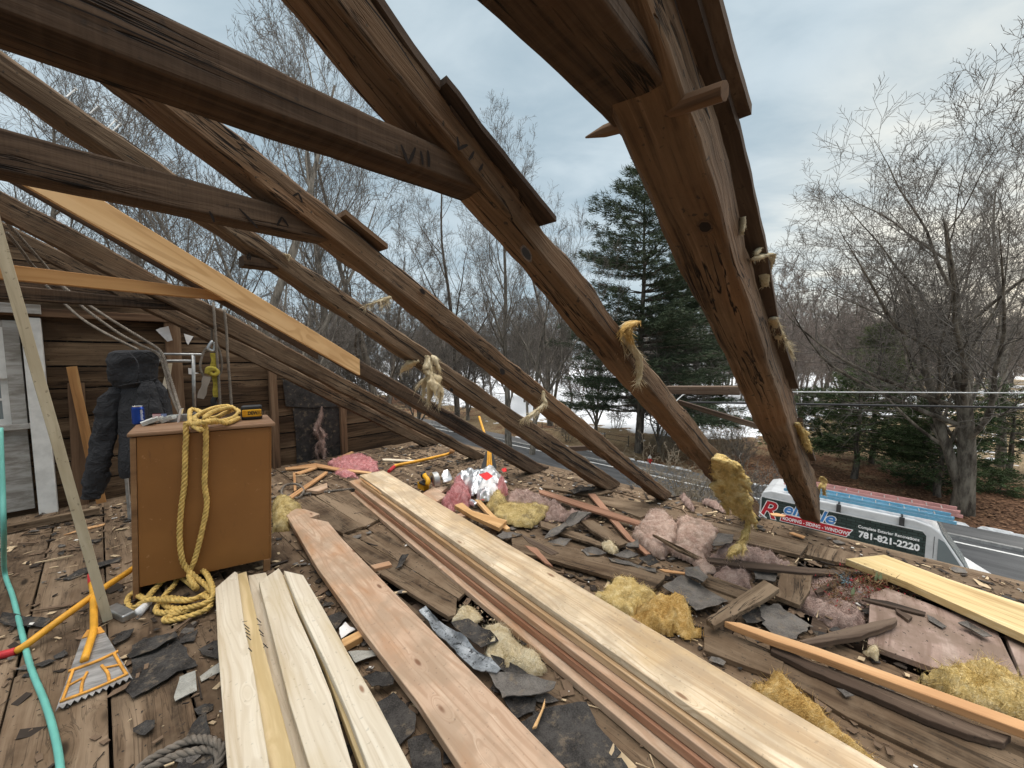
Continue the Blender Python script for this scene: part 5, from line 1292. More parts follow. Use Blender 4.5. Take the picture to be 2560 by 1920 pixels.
lb('pinkish dusty board beside the treated plank', px('G', (820, 797), (905, 768), (1200, 880), (1450, 985), (1560, 1210), (1420, 1200), (1125, 1160), (808, 1045)), .05, .03, 'pinkboard')
lb('pinkish board end at the picture edge', px('G', (1485, 995), (1600, 1035), (1800, 1100), (1800, 1330), (1640, 1240), (1575, 1215)), .05, .03, 'pinkboard')
lb('thin dark strip lying on the pinkish board', px('G', (780, 815), (905, 832), (1095, 888), (1090, 902), (900, 855), (778, 825)), .066, .012, 'board_dark', .002, 8.)
lb('short charred stub on the pinkish board', px('G', (945, 868), (1030, 910), (1010, 928), (950, 885)), .07, .018, 'board_dark', .002, 9.)
lb('wide old board below the long orange lath', px('G', (400, 1110), (540, 1160), (900, 1330), (1300, 1490), (1580, 1610), (1580, 1760), (1200, 1640), (700, 1400), (380, 1205)), .022, .025, 'board_old')
lb('wide old board along the big lumber stack', px('G', (0, 950), (150, 1000), (400, 1105), (380, 1215), (200, 1150), (0, 1075)), .03, .03, 'board_old')
E_ = lambda *p: px('E', *p)
lb('old board lifted from the floor beside the single plank', E_((600, 700), (720, 745), (1000, 905), (1390, 1150), (1380, 1260), (1330, 1275), (830, 960), (600, 740)), .03, .025, 'board_old', .003, 10.)
lb('grey old board near the far end of the big stack', E_((280, 470), (400, 440), (740, 650), (600, 700), (340, 560)), .03, .026)
lb('grey old board touching the far end of the big stack', E_((410, 440), (640, 400), (850, 600), (745, 655)), .028, .025)
lb('dark old board between single plank and big stack', E_((720, 740), (860, 680), (1090, 830), (1480, 1080), (1400, 1150), (1000, 900)), .02, .022, 'board_old', .003, 11.)
lb('old board with dark split along the middle of the eave', F_((220, 360), (430, 400), (590, 380), (700, 410), (560, 440), (200, 380)), .03, .02)
lb('old board beside the foot of the crooked rafter', F_((530, 430), (880, 480), (1180, 560), (1400, 600), (1380, 640), (920, 575), (890, 590), (560, 470)), .024, .024)
lb('brown split board with broken end next to the folded pink batt', F_((470, 610), (560, 610), (810, 765), (740, 785), (560, 690)), .075, .025, 'board_old', .004, 12.)
lb('short old board stub by the slate coloured felt', F_((190, 610), (470, 700), (640, 770), (620, 790), (400, 720), (200, 650)), .05, .022, 'board_old', .003, 13.)
lb('torn reddish splinter near the big stack', F_((85, 780), (170, 800), (285, 930), (230, 905)), .06, .015, 'redlath', .004, 14.)
lb('thin splintered board near the big stack', F_((60, 700), (160, 750), (325, 835), (270, 850), (110, 760)), .06, .015, 'board_dark', .004, 15.)
lb('thin dark stick across the pink batt', F_((970, 705), (1000, 712), (1180, 800), (1330, 875), (1300, 880), (1140, 810)), [.13, .13, .12, .07, .07, .12], .018, 'board_old', .002, 16.)
# offcuts of fresh wood
GO = 'fresh wood offcuts'
def off(label, pts, z, th, mat, name='wood_offcut'): return T(prism(name, pts, z, th, MT[mat]), label, 'offcut', GO)
S_ = lambda *p: px('S', *p)
off('pale square offcut under the circular saw', S_((305, 300), (470, 190), (660, 205), (570, 280), (660, 320), (490, 415)), .05, .035, 'fir')
off('orange board offcut with square end near the yellow batt', S_((750, 455), (860, 420), (1000, 530), (1480, 665), (1370, 770), (990, 600)), .10, .035, 'newjoist')
off('thin pale stick between the orange offcut and the yellow batt', S_((1035, 380), (1110, 380), (1300, 590), (1525, 770), (1470, 795), (1390, 740), (1200, 560)), .07, .03, 'newjoist')
off('short pinkish block under the orange offcut', S_((765, 575), (985, 550), (995, 585), (850, 615)), .06, .03, 'fir')
off('pale wedge shaped offcut near the grey rope', E_((345, 400), (490, 350), (495, 385), (430, 410)), .045, .035, 'fir')
off('orange offcut lying under the single plank', px('H', (860, 640), (960, 590), (985, 620), (870, 685)), .05, .035, 'newjoist')
off('small pale block between the floor boards', E_((790, 920), (920, 890), (940, 915), (820, 945)), .05, .03, 'fir')
off('pale pointed splinter on the black felt', px('V', (1035, 720), (1060, 640), (1060, 690), (1005, 830), (975, 840)), .05, .012, 'newjoist', 'splinter')
off('orange peg shaped stick leaning by the coiled grey rope', px('E', (200, 460), (480, 270), (497, 275), (470, 300), (235, 465)), .05, .022, 'lath', 'stick')
off('short orange stick upright beside the longer stick', px('E', (255, 280), (272, 278), (280, 400), (262, 405)), .04, .02, 'lath', 'stick')
off('orange lath end in front of the gable wall', px('E', (520, 195), (660, 132), (678, 137), (560, 205)), .05, .018, 'lath', 'stick')
off('long orange lath lying across the pink scraps by the wall', px('E', (415, 215), (560, 245), (800, 275), (790, 285), (560, 262), (420, 238)), .05, .02, 'lath', 'stick')
off('pale lath along the foot of the gable wall', px('E', (200, 245), (410, 215), (440, 220), (420, 240), (205, 258)), .04, .02, 'lath', 'stick')
off('orange lath stub in front of the gable wall stud', px('E', (270, 280), (400, 240), (425, 245), (300, 290)), .035, .02, 'lath', 'stick')
off('white painted stick behind the yellow handle', px('O', (950, 852), (1000, 850), (1250, 865), (1245, 872), (960, 865)), .03, .02, 'spruce', 'stick')
off('thin pale splinter near the leaning pole', px('D', (365, 315), (480, 275), (605, 248), (600, 258), (470, 290)), .015, .01, 'lath', 'splinter')
off('thin orange splinter on the felt scraps', F_((1010, 945), (1040, 945), (1200, 968), (1195, 980), (1060, 965)), .06, .01, 'lath', 'splinter')
off('pale splinter at the foot of the VII rafter', F_((1780, 560), (1830, 558), (1895, 575), (1880, 583), (1800, 575)), .03, .01, 'lath', 'splinter')
off('orange splinter at the foot of the thick rafter', F_((1915, 695), (1940, 690), (2030, 720), (2015, 732)), .035, .012, 'lath', 'splinter')
o = stick('round_rail', PZ(px('D', (-60, 300))[0], .05), PZ(px('D', (575, 172))[0], .05), .055, .055, MT['board_old'], None, ZUP, .002, 3.); T(o, 'old wooden rail lying on the floor before the white trim', 'board', GB)
# ------------------------------------------------------------------ felt and tar paper scraps
GTAR = 'torn felt scraps'
def tar(label, pts, z, mat='tar', curl=.02, sd=0., jag=.006): return T(sheet('felt_scrap', pts, z, MT[mat], curl, .003, sd, jag), label, 'felt scrap', GTAR)
D_ = lambda *p: px('D', *p); V_ = lambda *p: px('V', *p)
tar('large black felt scrap beside the shovel blade', D_((760, 960), (830, 920), (1005, 885), (1030, 925), (1140, 1080), (1020, 1110), (970, 1150), (770, 1255), (710, 1190), (760, 1110)), .010, curl=.012, sd=1.)
tar('black felt strip on top of the large felt scrap', D_((730, 1010), (830, 930), (1010, 890), (1025, 920), (900, 985), (740, 1030)), .022, curl=.02, sd=2.)
tar('small black felt scrap above the large one', D_((1030, 905), (1140, 860), (1120, 935), (1045, 945)), .012, sd=3.)
tar('curved black felt scrap left of the pale rope coil shadow', D_((640, 930), (700, 880), (775, 860), (750, 905), (660, 960)), .012, sd=4.)
tar('black felt scrap tucked against the outermost pale board', D_((1145, 985), (1230, 930), (1275, 925), (1270, 1040), (1180, 1030)), .012, sd=5.)
tar('dark felt scrap under the end of the grey rope', D_((1110, 1420), (1190, 1360), (1200, 1440), (1230, 1570), (1220, 1700), (1010, 1700), (1060, 1520)), .012, sd=6.)
tar('pale grey card beside the large felt scrap', D_((1035, 1140), (1125, 1105), (1135, 1215), (1010, 1275), (1005, 1255)), .014, 'greycard', .008, 7., .002)
tar('narrow pale grey card touching the outermost board', D_((1150, 1130), (1265, 1050), (1275, 1105), (1160, 1165)), .014, 'greycard', .008, 8., .002)
tar('grey card under the single plank', px('H', (900, 715), (1050, 700), (1065, 735), (940, 780)), .03, 'greycard', .01, 9., .002)
tar('white torn card between small stack and single plank', px('H', (850, 580), (880, 540), (940, 585), (860, 640)), .03, 'whitebag', .01, 10., .006)
tar('black felt under the single plank near the small stack', px('H', (780, 520), (850, 490), (905, 520), (830, 590)), .022, sd=11.)
tar('curling felt scrap between the small stack and the plank', px('H', (985, 890), (1060, 850), (1160, 830), (1160, 900), (1040, 930)), .05, sd=12., curl=.04)
tar('large black felt scrap deep between small stack and plank', px('H', (1060, 1030), (1160, 960), (1290, 1080), (1280, 1180), (1200, 1260), (1100, 1130)), .03, sd=13.)
tar('black felt scrap at the near end beside the plank', px('H', (1240, 1230), (1350, 1180), (1430, 1300), (1440, 1420), (1280, 1420)), .03, sd=14.)
tar('curved black felt scrap by the pale wool under the big stack', V_((440, 170), (560, 140), (700, 225), (755, 300), (640, 340), (540, 260)), .03, sd=15., curl=.03)
tar('black felt scrap under the pale wool', V_((700, 390), (800, 420), (980, 510), (900, 560), (740, 470)), .02, sd=16.)
tar('wide black felt sheet in the gap before the big stack', V_((860, 830), (1050, 740), (1330, 700), (1400, 830), (1560, 1010), (1480, 1106), (1180, 1090), (1000, 960)), .018, sd=17., curl=.02)
tar('black felt piece at the near end of the gap', V_((1180, 1085), (1350, 1060), (1560, 1070), (1700, 1250), (1350, 1250)), .03, sd=18., curl=.03)
tar('folded black felt scrap beside the silver flashing', V_((760, 610), (880, 640), (1000, 650), (990, 730), (860, 790)), .02, sd=19.)
tar('large slate coloured felt sheet behind the amber wool', F_((1040, 1060), (1170, 1000), (1290, 1040), (1490, 1190), (1380, 1230), (1270, 1250), (1150, 1150)), .05, 'slate', .02, 20.)
tar('slate felt flake above the large slate sheet', F_((1190, 960), (1290, 930), (1355, 1020), (1320, 1075), (1200, 1020)), .07, 'slate', .04, 21.)
tar('grey felt sheet beside the ragged board offcut', F_((1690, 1220), (1830, 1190), (2085, 1350), (1960, 1430), (1820, 1430), (1730, 1330)), .03, 'slate', .01, 22., .012)
tar('dark ragged felt under the grey felt sheet', F_((1560, 1250), (1700, 1210), (1740, 1310), (1620, 1330)), .035, 'tar', .03, 23., .012)
tar('long dark felt flap hanging over the board edge', F_((350, 640), (460, 570), (550, 585), (420, 650), (330, 710), (215, 755), (260, 690)), .075, 'slate', .06, 24.)
tar('grey felt flake near the long dark flap', F_((250, 760), (330, 740), (410, 750), (360, 795), (290, 795)), .05, 'slate', .02, 25.)
tar('dark felt flake beside the torn reddish splinter', px('S', (1340, 890), (1420, 830), (1560, 850), (1700, 900), (1560, 920), (1420, 950)), .05, 'slate', .02, 26.)
tar('upturned dark felt flake below the folded pink batt', F_((785, 815), (800, 775), (875, 755), (880, 820)), .08, 'slate', .05, 27.)
tar('dark felt strip with torn edge below the pink batt', F_((660, 880), (800, 900), (990, 950), (1000, 985), (850, 935), (690, 905)), .055, 'slate', .02, 28.)
tar('brown felt flake on the dark torn strip', F_((875, 870), (960, 860), (1020, 920), (940, 925)), .08, 'tar', .03, 29.)
tar('small felt flake pile between pink batt and board end', F_((480, 830), (560, 810), (655, 850), (600, 870), (520, 865)), .05, 'slate', .03, 30.)
tar('felt flake row next to the felt pile', F_((700, 850), (800, 830), (870, 870), (800, 890)), .06, 'slate', .03, 31.)
tar('grey felt flake on the folded pink batt', F_((1380, 790), (1430, 700), (1535, 710), (1520, 770), (1400, 800)), .10, 'slate', .02, 32.)
tar('thin felt strip lying above the folded pink batt', F_((1140, 600), (1260, 600), (1400, 605), (1300, 612)), .04, 'tar', .01, 33.)
tar('grey felt flakes behind the folded pink batt', F_((1180, 600), (1250, 620), (1390, 630), (1380, 650), (1240, 645)), .035, 'slate', .01, 34.)
tar('grey felt flake in the hole by the square board end', F_((1665, 960), (1700, 945), (1840, 985), (1820, 1040), (1680, 1025)), .03, 'slate', .02, 35.)
tar('torn felt flap over the split far board', F_((390, 425), (480, 390), (590, 385), (530, 415), (430, 440)), .05, 'tar', .04, 36.)
tar('grey felt flake on the pinkish board', px('G', (1100, 905), (1140, 920), (1195, 960), (1180, 972), (1110, 930)), .06, 'slate', .01, 37.)
tar('long grey felt flake near the pinkish board end', px('G', (1250, 955), (1300, 950), (1420, 1020), (1380, 1022)), .066, 'slate', .03, 38.)
tar('small black flake on the wide near board', px('G', (650, 1270), (690, 1275), (740, 1305), (700, 1315)), .035, 'slate', .02, 39.)
tar('dark felt scrap on the floor behind the leaning pole', px('D', (345, 580), (450, 520), (700, 450), (690, 475), (540, 520), (400, 575)), .012, sd=40.)
tar('dark felt scrap between teal hose and long yellow handle', px('D', (10, 770), (120, 790), (300, 810), (260, 850), (60, 850), (0, 830)), .012, sd=41.)
tar('black felt scrap among the boards in the middle of the floor', E_((960, 950), (1010, 860), (1060, 850), (1010, 930)), .05, sd=42., curl=.03)
# lead flashing strip
fl = []
P2 = px('V', (230, 100), (275, 60), (330, 130), (430, 190), (520, 260), (600, 340), (700, 400), (770, 470), (740, 500), (640, 480), (530, 400), (440, 330), (350, 240), (290, 160))
m = Mat('dull_lead', .45, .4, .55); c = m.co(); n = m.noise(c, 9, 6, .7); n2 = m.noise(c, 45, 4, .7)
m.col(m.mix(m.rng(n2, .54, .64), m.mix(m.rng(n, .35, .65), (.16, .17, .18), (.40, .42, .44)), (.02, .02, .02))).bump(n, .6, .01)
T(sheet('flashing', P2, .05, m.m, .035, .004, 50., .004), 'crumpled dull silver flashing strip between the plank and the big stack', 'flashing')
P2 = px('V', (690, 500), (760, 490), (960, 510), (1130, 560), (1120, 610), (960, 640), (780, 660), (740, 580)); T(sheet('flashing', P2, .045, MT['slate'], .03, .004, 51., .01), 'grey gritty shingle piece below the silver flashing', 'shingle')
# ------------------------------------------------------------------ insulation
GI = 'loose insulation'
def wool(label, pts, h, mat, z0=.0, sd=0., **k): return T(batt('insulation_batt', pts, h, MT[mat], z0, sd, **k), label, 'insulation', GI)
wool('folded pink batt, big lobe beside the red brown lath', F_((840, 690), (910, 610), (960, 548), (1060, 560), (1140, 640), (1135, 740), (1110, 800), (1030, 850), (960, 810), (850, 735)), .070, 'pink', .02, 1., edge=.022, lump=.5, lob=13)
wool('folded pink batt, lower lobe under the grey felt flake', F_((1150, 580), (1290, 610), (1420, 680), (1400, 760), (1330, 850), (1390, 930), (1350, 970), (1230, 880), (1100, 830), (1140, 760)), .060, 'pink', .02, 2., edge=.022, lump=.6, lob=13)
wool('dusty pink wool heap in the hole below the thick rafter', F_((1380, 930), (1560, 900), (1660, 960), (1660, 1080), (1500, 1040), (1370, 970)), .08, 'pinkgrey', -.02, 3., lob=10)
wool('pale pink wool filling the gap behind the hanging wool', F_((1350, 860), (1480, 780), (1620, 800), (1760, 820), (1900, 890), (1760, 900), (1500, 870)), .08, 'pinkgrey', -.01, 4., lob=10)
wool('dusty pink wool at the edge of the dried plant bundle', px('G', (480, 760), (560, 800), (700, 850), (800, 900), (820, 960), (700, 960), (560, 900), (470, 850)), .08, 'pinkgrey', -.03, 5., lob=11)
wool('brownish pink wool under the dried plants', px('G', (500, 700), (640, 720), (800, 770), (900, 770), (820, 850), (640, 840), (500, 790)), .07, 'pinkgrey', -.03, 6., lob=11)
wool('faded pink wool strip behind the yellow batt', S_((1470, 330), (1600, 260), (1800, 270), (1900, 330), (2080, 400), (2200, 420), (2212, 600), (2100, 640), (2030, 560), (2060, 470), (1900, 440), (1700, 420), (1500, 440)), .08, 'pinkgrey', .01, 7., lob=12)
wool('faded pink wool between the far boards', F_((0, 405), (170, 440), (280, 490), (420, 545), (540, 560), (470, 600), (300, 590), (230, 590), (250, 510), (0, 470)), .07, 'pinkgrey', .01, 8., lob=12)
wool('yellow batt lying flat with one lifted corner', S_((1210, 460), (1480, 440), (1700, 430), (2060, 470), (2010, 580), (1900, 690), (1820, 745), (1500, 690), (1340, 600)), .055, 'olive', .03, 9., edge=.035, lump=.35, lob=6)
wool('upright curled corner of the yellow batt', S_((1175, 400), (1270, 320), (1390, 260), (1450, 340), (1490, 430), (1330, 470), (1200, 450)), .13, 'olive', .03, 10., edge=.07, lump=.6)
wool('big yellow wool pad lying next to the big stack', F_((570, 1130), (650, 1080), (710, 1010), (830, 1035), (980, 1100), (1020, 1150), (900, 1200), (830, 1270), (720, 1220)), .055, 'yellow', .03, 11., edge=.020, lump=.4, lob=11)
wool('amber rolled wool end draped on the big yellow pad', F_((820, 1280), (900, 1200), (1080, 1130), (1180, 1150), (1230, 1210), (1300, 1370), (1240, 1410), (1170, 1360), (1020, 1345), (910, 1330)), .085, 'orangew', .02, 12., edge=.03, lump=.7, lob=11)
wool('amber wool strip along the near end of the big stack', px('U', (0, 1100), (90, 1030), (170, 990), (260, 1040), (380, 1130), (460, 1210), (560, 1280), (650, 1370), (740, 1460), (860, 1560), (1000, 1660), (900, 1660), (700, 1540), (350, 1310)), .07, 'orangew', .02, 13., edge=.03, lump=.5)
wool('large yellow wool clump at the picture edge, with dark hollow', px('U', (1360, 1000), (1520, 980), (1640, 920), (1780, 870), (1900, 920), (2060, 970), (2212, 1060), (2400, 1150), (2400, 1420), (2150, 1330), (1900, 1240), (1700, 1190), (1600, 1110)), .10, 'yellow', .02, 14., edge=.04, lump=.8, lob=10, fl=.04)
wool('pale wool bulging out under the big stack', V_((660, 190), (760, 155), (860, 230), (960, 310), (1040, 390), (1080, 430), (940, 480), (800, 420), (700, 370), (690, 290)), .06, 'palew', .0, 15., edge=.03, lump=.6)
wool('shaggy wood wool heap under the big stack', V_((460, 100), (500, 30), (560, 10), (640, 100), (580, 140), (480, 130)), .05, 'palew', .01, 16., fl=.03, fib=5000)
wool('dull yellow wool bag next to the brown cabinet', E_((120, 460), (250, 470), (330, 530), (260, 560), (230, 640), (120, 650)), .13, 'olive', .0, 17., edge=.06, lump=.3)
wool('bright pink wool hanging out of the silver bag', S_((740, 100), (860, 130), (960, 200), (960, 300), (950, 430), (860, 400), (780, 370), (700, 420), (620, 470), (560, 420), (680, 290)), .15, 'pinkhot', .01, 18., edge=.06, lump=.6, lob=11)
wool('pink wool crumb under the orange offcut', S_((640, 470), (740, 460), (770, 510), (760, 550), (680, 530)), .07, 'pinkhot', .02, 19.)
wool('pink wool puff at the open end of the silver bag', S_((1330, 160), (1370, 90), (1420, 60), (1480, 200), (1400, 215)), .20, 'pinkhot', .06, 20., edge=.06)
wool('pink wool scraps before the gable wall', E_((490, 210), (620, 170), (740, 155), (830, 200), (850, 260), (700, 265), (560, 240)), .06, 'pinkhot', .01, 21., lob=14, lump=.9)
wool('small pink wool scrap near the far end of the big stack', E_((540, 265), (620, 255), (690, 290), (700, 310), (600, 300)), .05, 'pinkhot', .01, 22., lump=.9)
wool('greyish pink wool roll between two rafter feet', T_ := px('T', (1110, 500), (1150, 480), (1200, 540), (1250, 600), (1240, 640), (1180, 600)), .06, 'pinkgrey', .02, 23., edge=.03)
wool('thin pinkish wool strip behind the hanging wool', px('T', (1335, 560), (1380, 545), (1480, 580), (1590, 640), (1580, 670), (1450, 610)), .05, 'pinkgrey', .02, 24., edge=.03)
wool('small white wool tuft among the felt flakes', F_((625, 760), (680, 755), (730, 800), (715, 835), (650, 800)), .06, 'palew', .05, 25., edge=.03, fl=.03, fib=6000)
wool('tiny white wool tuft near the pinkish board', px('G', (790, 1068), (840, 1062), (875, 1095), (850, 1105)), .04, 'palew', .03, 26., edge=.02)
# tufts hanging from the rafters
GH = 'wool tufts hanging on the rafters'
def hang(label, rk, pts, rad, mat, sd, off=.03, du=None, **kw):
    u = RU[rk][0] - off; return T(tuft('insulation_tuft', [PU(p, u) for p in pts], rad, MT[mat], sd, **kw), label, 'insulation', GH)
hang('long yellow wool swag hanging from the VII rafter down to the floor', 'R2', px('Q', (545, 940), (620, 980), (650, 1080), (690, 1180), (720, 1290), (745, 1370)), [.02, .065, .05, .085, .105, .07, .10, .065, .08, .03], 'yellow', 1., .06, fib=1500, fl=.032, lump=1.0, flat=.45, k=24, down=1.3, pieces=26)
hang('lower tail of the yellow wool swag brushing the floor boards', 'R2', px('Q', (775, 1360), (770, 1440), (740, 1520), (700, 1570), (650, 1620)), [.025, .03, .018, .04, .055, .03], 'yellow', 2., .10, fib=500, fl=.04, lump=.9, down=1.3, pieces=9)
hang('amber wool twist on the VII rafter above the charred board', 'R2', px('K', (1990, 160), (1950, 220), (1990, 330), (2060, 470), (2075, 600), (2060, 690)), [.028, .024, .016, .02, .022, .012], 'palew', 3., .02, fib=400, fl=.04)
hang('orange tip of the amber wool twist', 'R2', px('K', (2080, 150), (2020, 165), (1960, 200), (1960, 260), (1985, 320)), [.008, .018, .026, .022, .014], 'orangew', 4., .035, fib=160, fl=.03)
hang('pale wool wisp with pointed tail on the stubbed rafter', 'R4', px('K', (250, 450), (240, 530), (265, 620), (275, 700), (250, 850)), [.05, .085, .06, .04, .006], 'palew', 5., .04, fib=420, fl=.05, lump=.9, pieces=10)
hang('thin pale wool streamer on the crooked rafter', 'R3', px('K', (1240, 750), (1240, 810), (1250, 860), (1160, 930), (1050, 1000)), [.025, .032, .02, .012, .006], 'palew', 6., .03, fib=320, fl=.05)
hang('white wool shred on the upper side of the crooked rafter', 'R3', px('A', (1685, 1285), (1640, 1300), (1580, 1320)), [.02, .02, .005], 'palew', 7., .0, fib=150, fl=.04)
hang('grey capped wool bulge on the edge of the thick rafter', 'R1', px('L', (1690, 990), (1750, 970), (1780, 1040), (1770, 1120), (1775, 1230)), [.014, .024, .028, .024, .012], 'palew', 8., .012, fib=200, fl=.012, lump=.35)
hang('small wool plug high on the thick rafter', 'R1', px('L', (1580, 630), (1580, 690), (1570, 780)), [.009, .010, .006], 'palew', 9., .006, fib=60, fl=.01)
hang('shaggy white wool tuft on the thick rafter above the cables', 'R1', px('I', (110, 520), (140, 600), (170, 690), (210, 740), (265, 830)), [.012, .018, .016, .014, .006], 'palew', 10., .016, fib=420, fl=.035)
hang('yellow wool tuft on the thick rafter below the cables', 'R1', px('I', (310, 1400), (350, 1470), (380, 1560), (420, 1630)), [.012, .024, .022, .012], 'yellow', 11., .016, fib=420, fl=.03)
hang('lowest yellow wool tuft on the thick rafter, above the van roof', 'R1', px('J', (520, 310), (545, 350), (535, 400), (540, 460)), [.014, .024, .018, .012], 'yellow', 12., .02, fib=360, fl=.035)
hang('tiny white wool flake near the II stub', 'R4', px('Y', (500, 1375), (520, 1390), (525, 1405)), [.008, .012, .005], 'palew', 13., .012, fib=60, fl=.015)
# pink shreds caught on the felt by the gable wall
pk = [PU(p, GU - .06) for p in px('O', (430, 400), (420, 500), (380, 590), (430, 640), (420, 740), (470, 870))]
T(tuft('insulation_tuft', pk, [.012, .03, .075, .05, .02, .05], MT['pinkgrey'], 14., fib=1200, fl=.07, lump=1.5, flat=.3, k=20, pieces=16), 'torn pink wool hanging on the black felt of the gable wall', 'insulation', GH)
# ------------------------------------------------------------------ silver bag of wool, saw, can
bag = batt('wrapper', S_((745, 60), (860, 5), (1100, -20), (1300, -40), (1400, 0), (1470, 60), (1380, 210), (1380, 250), (1250, 300), (1090, 330), (1060, 190), (980, 270), (960, 170), (860, 110), (760, 90)), .15, MT['foil'], .05, 30., res=.010, edge=.12, lump=.5, fib=0, lob=6)
e = empty('insulation_bag', np.array(WM['wrapper'].translation)); place(bag, (np.array(WM['wrapper'].translation), np.eye(3)), e); T(e, 'torn silver and white insulation wrapper with red print', 'bag', None)
bag.data.materials.append(MT['whitebag']); bag.data.materials.append(MT['red'])
for p in bag.data.polygons:
    c = p.center
    q = mnoise.noise((c[0] * 5, c[1] * 5, 3.3)); p.use_smooth = True
    p.material_index = 1 if q > .05 else 0
def on(p, z): return PZ(p, z)
rb = sheet('red_print', S_((1090, 50), (1200, 10), (1285, 60), (1200, 130)), .30, MT['red'], .02, .002, 61., .004); place(rb, (np.array(WM[rb.name].translation), np.eye(3)), e)
rb = sheet('red_print', S_((1090, 350), (1190, 320), (1160, 400), (1110, 390)), .07, MT['red'], .02, .002, 62., .004); place(rb, (np.array(WM[rb.name].translation), np.eye(3)), e)
rb = sheet('red_print', S_((1400, -10), (1470, -40), (1475, 10), (1420, 15)), .26, MT['red'], .02, .002, 63., .004); place(rb, (np.array(WM[rb.name].translation), np.eye(3)), e)
T(sheet('foil_sheet', S_((570, 90), (600, 40), (660, 30), (720, 90), (670, 170), (600, 185)), .10, MT['foil'], .09, .002, 64., .006), 'crumpled foil piece between the saw and the silver bag', 'foil')
sp = PZ(S_((340, 230))[0], .0); se = empty('circular_saw', sp); T(se, 'yellow and black circular saw with grey guard lying behind the big stack', 'saw')
def pbox(name, pts, z0, z1, mat, parent, bev=.006):
    P_ = [PZ(p, z0) for p in pts]; n = len(P_); V = P_ + [p + (z1 - z0) * ZUP for p in P_]
    F = [tuple(range(n))[::-1], tuple(range(n, 2 * n))] + [(i, (i + 1) % n, (i + 1) % n + n, i + n) for i in range(n)]
    o = mobj(name, V, F, mat, parent, frame(P_[0], longest(P_))); bevel(o, bev, 2); return o
pbox('battery', S_((240, 225), (330, 265), (405, 235), (320, 195)), .015, .085, MT['dewalt'], se); pbox('battery_cap', S_((255, 160), (335, 195), (415, 165), (330, 130)), .086, .106, MT['black'], se)
hp_ = [PZ(p, z) for p, z in zip(S_((375, 180), (390, 120), (345, 60), (330, 20)), (.10, .14, .16, .12))]
o = mobj('saw_handle', *tube(crom(hp_, 20), .026, 10), MT['dewalt'], se, smooth=True); o = mobj('saw_grip', *tube(crom([PZ(p, z) for p, z in zip(S_((330, 75), (310, 45), (330, 10)), (.13, .16, .17))], 12), .022, 10), MT['black'], se, smooth=True)
gc = PZ(S_((480, 120))[0], .10); gx = norm(PZ(S_((560, 160))[0]) - PZ(S_((430, 60))[0])); V = []; n = 22
for y in (-.03, .03):
    for r in (.095, .045):
        for i in range(n + 1):
            a = -.4 + i / n * 4.0; V.append(gc + gx * r * math.cos(a) + ZUP * r * math.sin(a) + np.cross(ZUP, gx) * y)
m_ = n + 1
F = [(i, i + 1, m_ + i + 1, m_ + i) for i in range(n)] + [(2 * m_ + i, 3 * m_ + i, 3 * m_ + i + 1, 2 * m_ + i + 1) for i in range(n)] + [(i, 2 * m_ + i, 2 * m_ + i + 1, i + 1) for i in range(n)]
mobj('blade_guard', V, F, MT['pipe'], se, smooth=False)
mobj('saw_blade', *tube([gc - np.cross(ZUP, gx) * .002, gc + np.cross(ZUP, gx) * .002], .088, 28), plain('pink_blade', (.55, .22, .25), .5), se)
cn = PZ(S_((1020, 440))[0], .035); ca = norm(PZ(S_((1060, 470))[0]) - PZ(S_((970, 420))[0]))
T(mobj('crushed_can', *tube([cn - ca * .055, cn - ca * .05, cn - ca * .02, cn + ca * .045, cn + ca * .055], [.026, .032, .030, .033, .027], 16), MT['alu']), 'silver drinks can lying under the torn wrapper', 'can')
# ------------------------------------------------------------------ cabinet with things on it
HC = 1.035
fl_, fr_ = PZ((287, 1302)), PZ((586, 1232)); bk_ = A3(-.26, .33, 0)
cabe = empty('cabinet', (fl_ + fr_) / 2 + bk_ / 2); T(cabe, 'brown wooden cabinet seen from its plain back panel', 'cabinet')
fx = norm(fr_ - fl_); Lc = np.linalg.norm(fr_ - fl_); fn = norm(bk_)
FRC = frame(fl_, fx); CUP = ZUP + .042 * fx
def cbox(name, x0, x1, d0, d1, z0, z1, mat, parent=cabe, bev=.004):
    V = boxv(fl_ + fx * x0 + bk_ * d0 + CUP * z0, fx * (x1 - x0), bk_ * (d1 - d0), CUP * (z1 - z0))
    o = mobj(name, V, BOXF, mat, parent, FRC); bevel(o, bev, 2); return o
cbox('back_panel', .03, Lc - .008, .012, .05, .085, HC - .03, MT['cab'], bev=.001)
cbox('side', 0, .028, .0, 1., .0, HC - .03, MT['cabside']); cbox('side', Lc - .007, Lc, .0, 1., .085, HC - .03, MT['cab'])
cbox('front', .03, Lc - .01, .9, 1., .085, HC - .03, MT['cabside']); cbox('top', -.012, Lc + .022, -.03, 1.03, HC - .024, HC, MT['cabtop'], bev=.008)
cbox('base', .03, Lc - .01, .06, .88, .085, .11, MT['cabside'])
for x0, d0 in ((Lc - .045, .0), (Lc - .045, .88), (0.02, .88)): cbox('leg', x0, x0 + .04, d0, d0 + .1, 0, .085, MT['cabside'])
def CT(p): return PZ(p, HC)                     # a point on the cabinet top
X_ = lambda *p: px('X', *p)
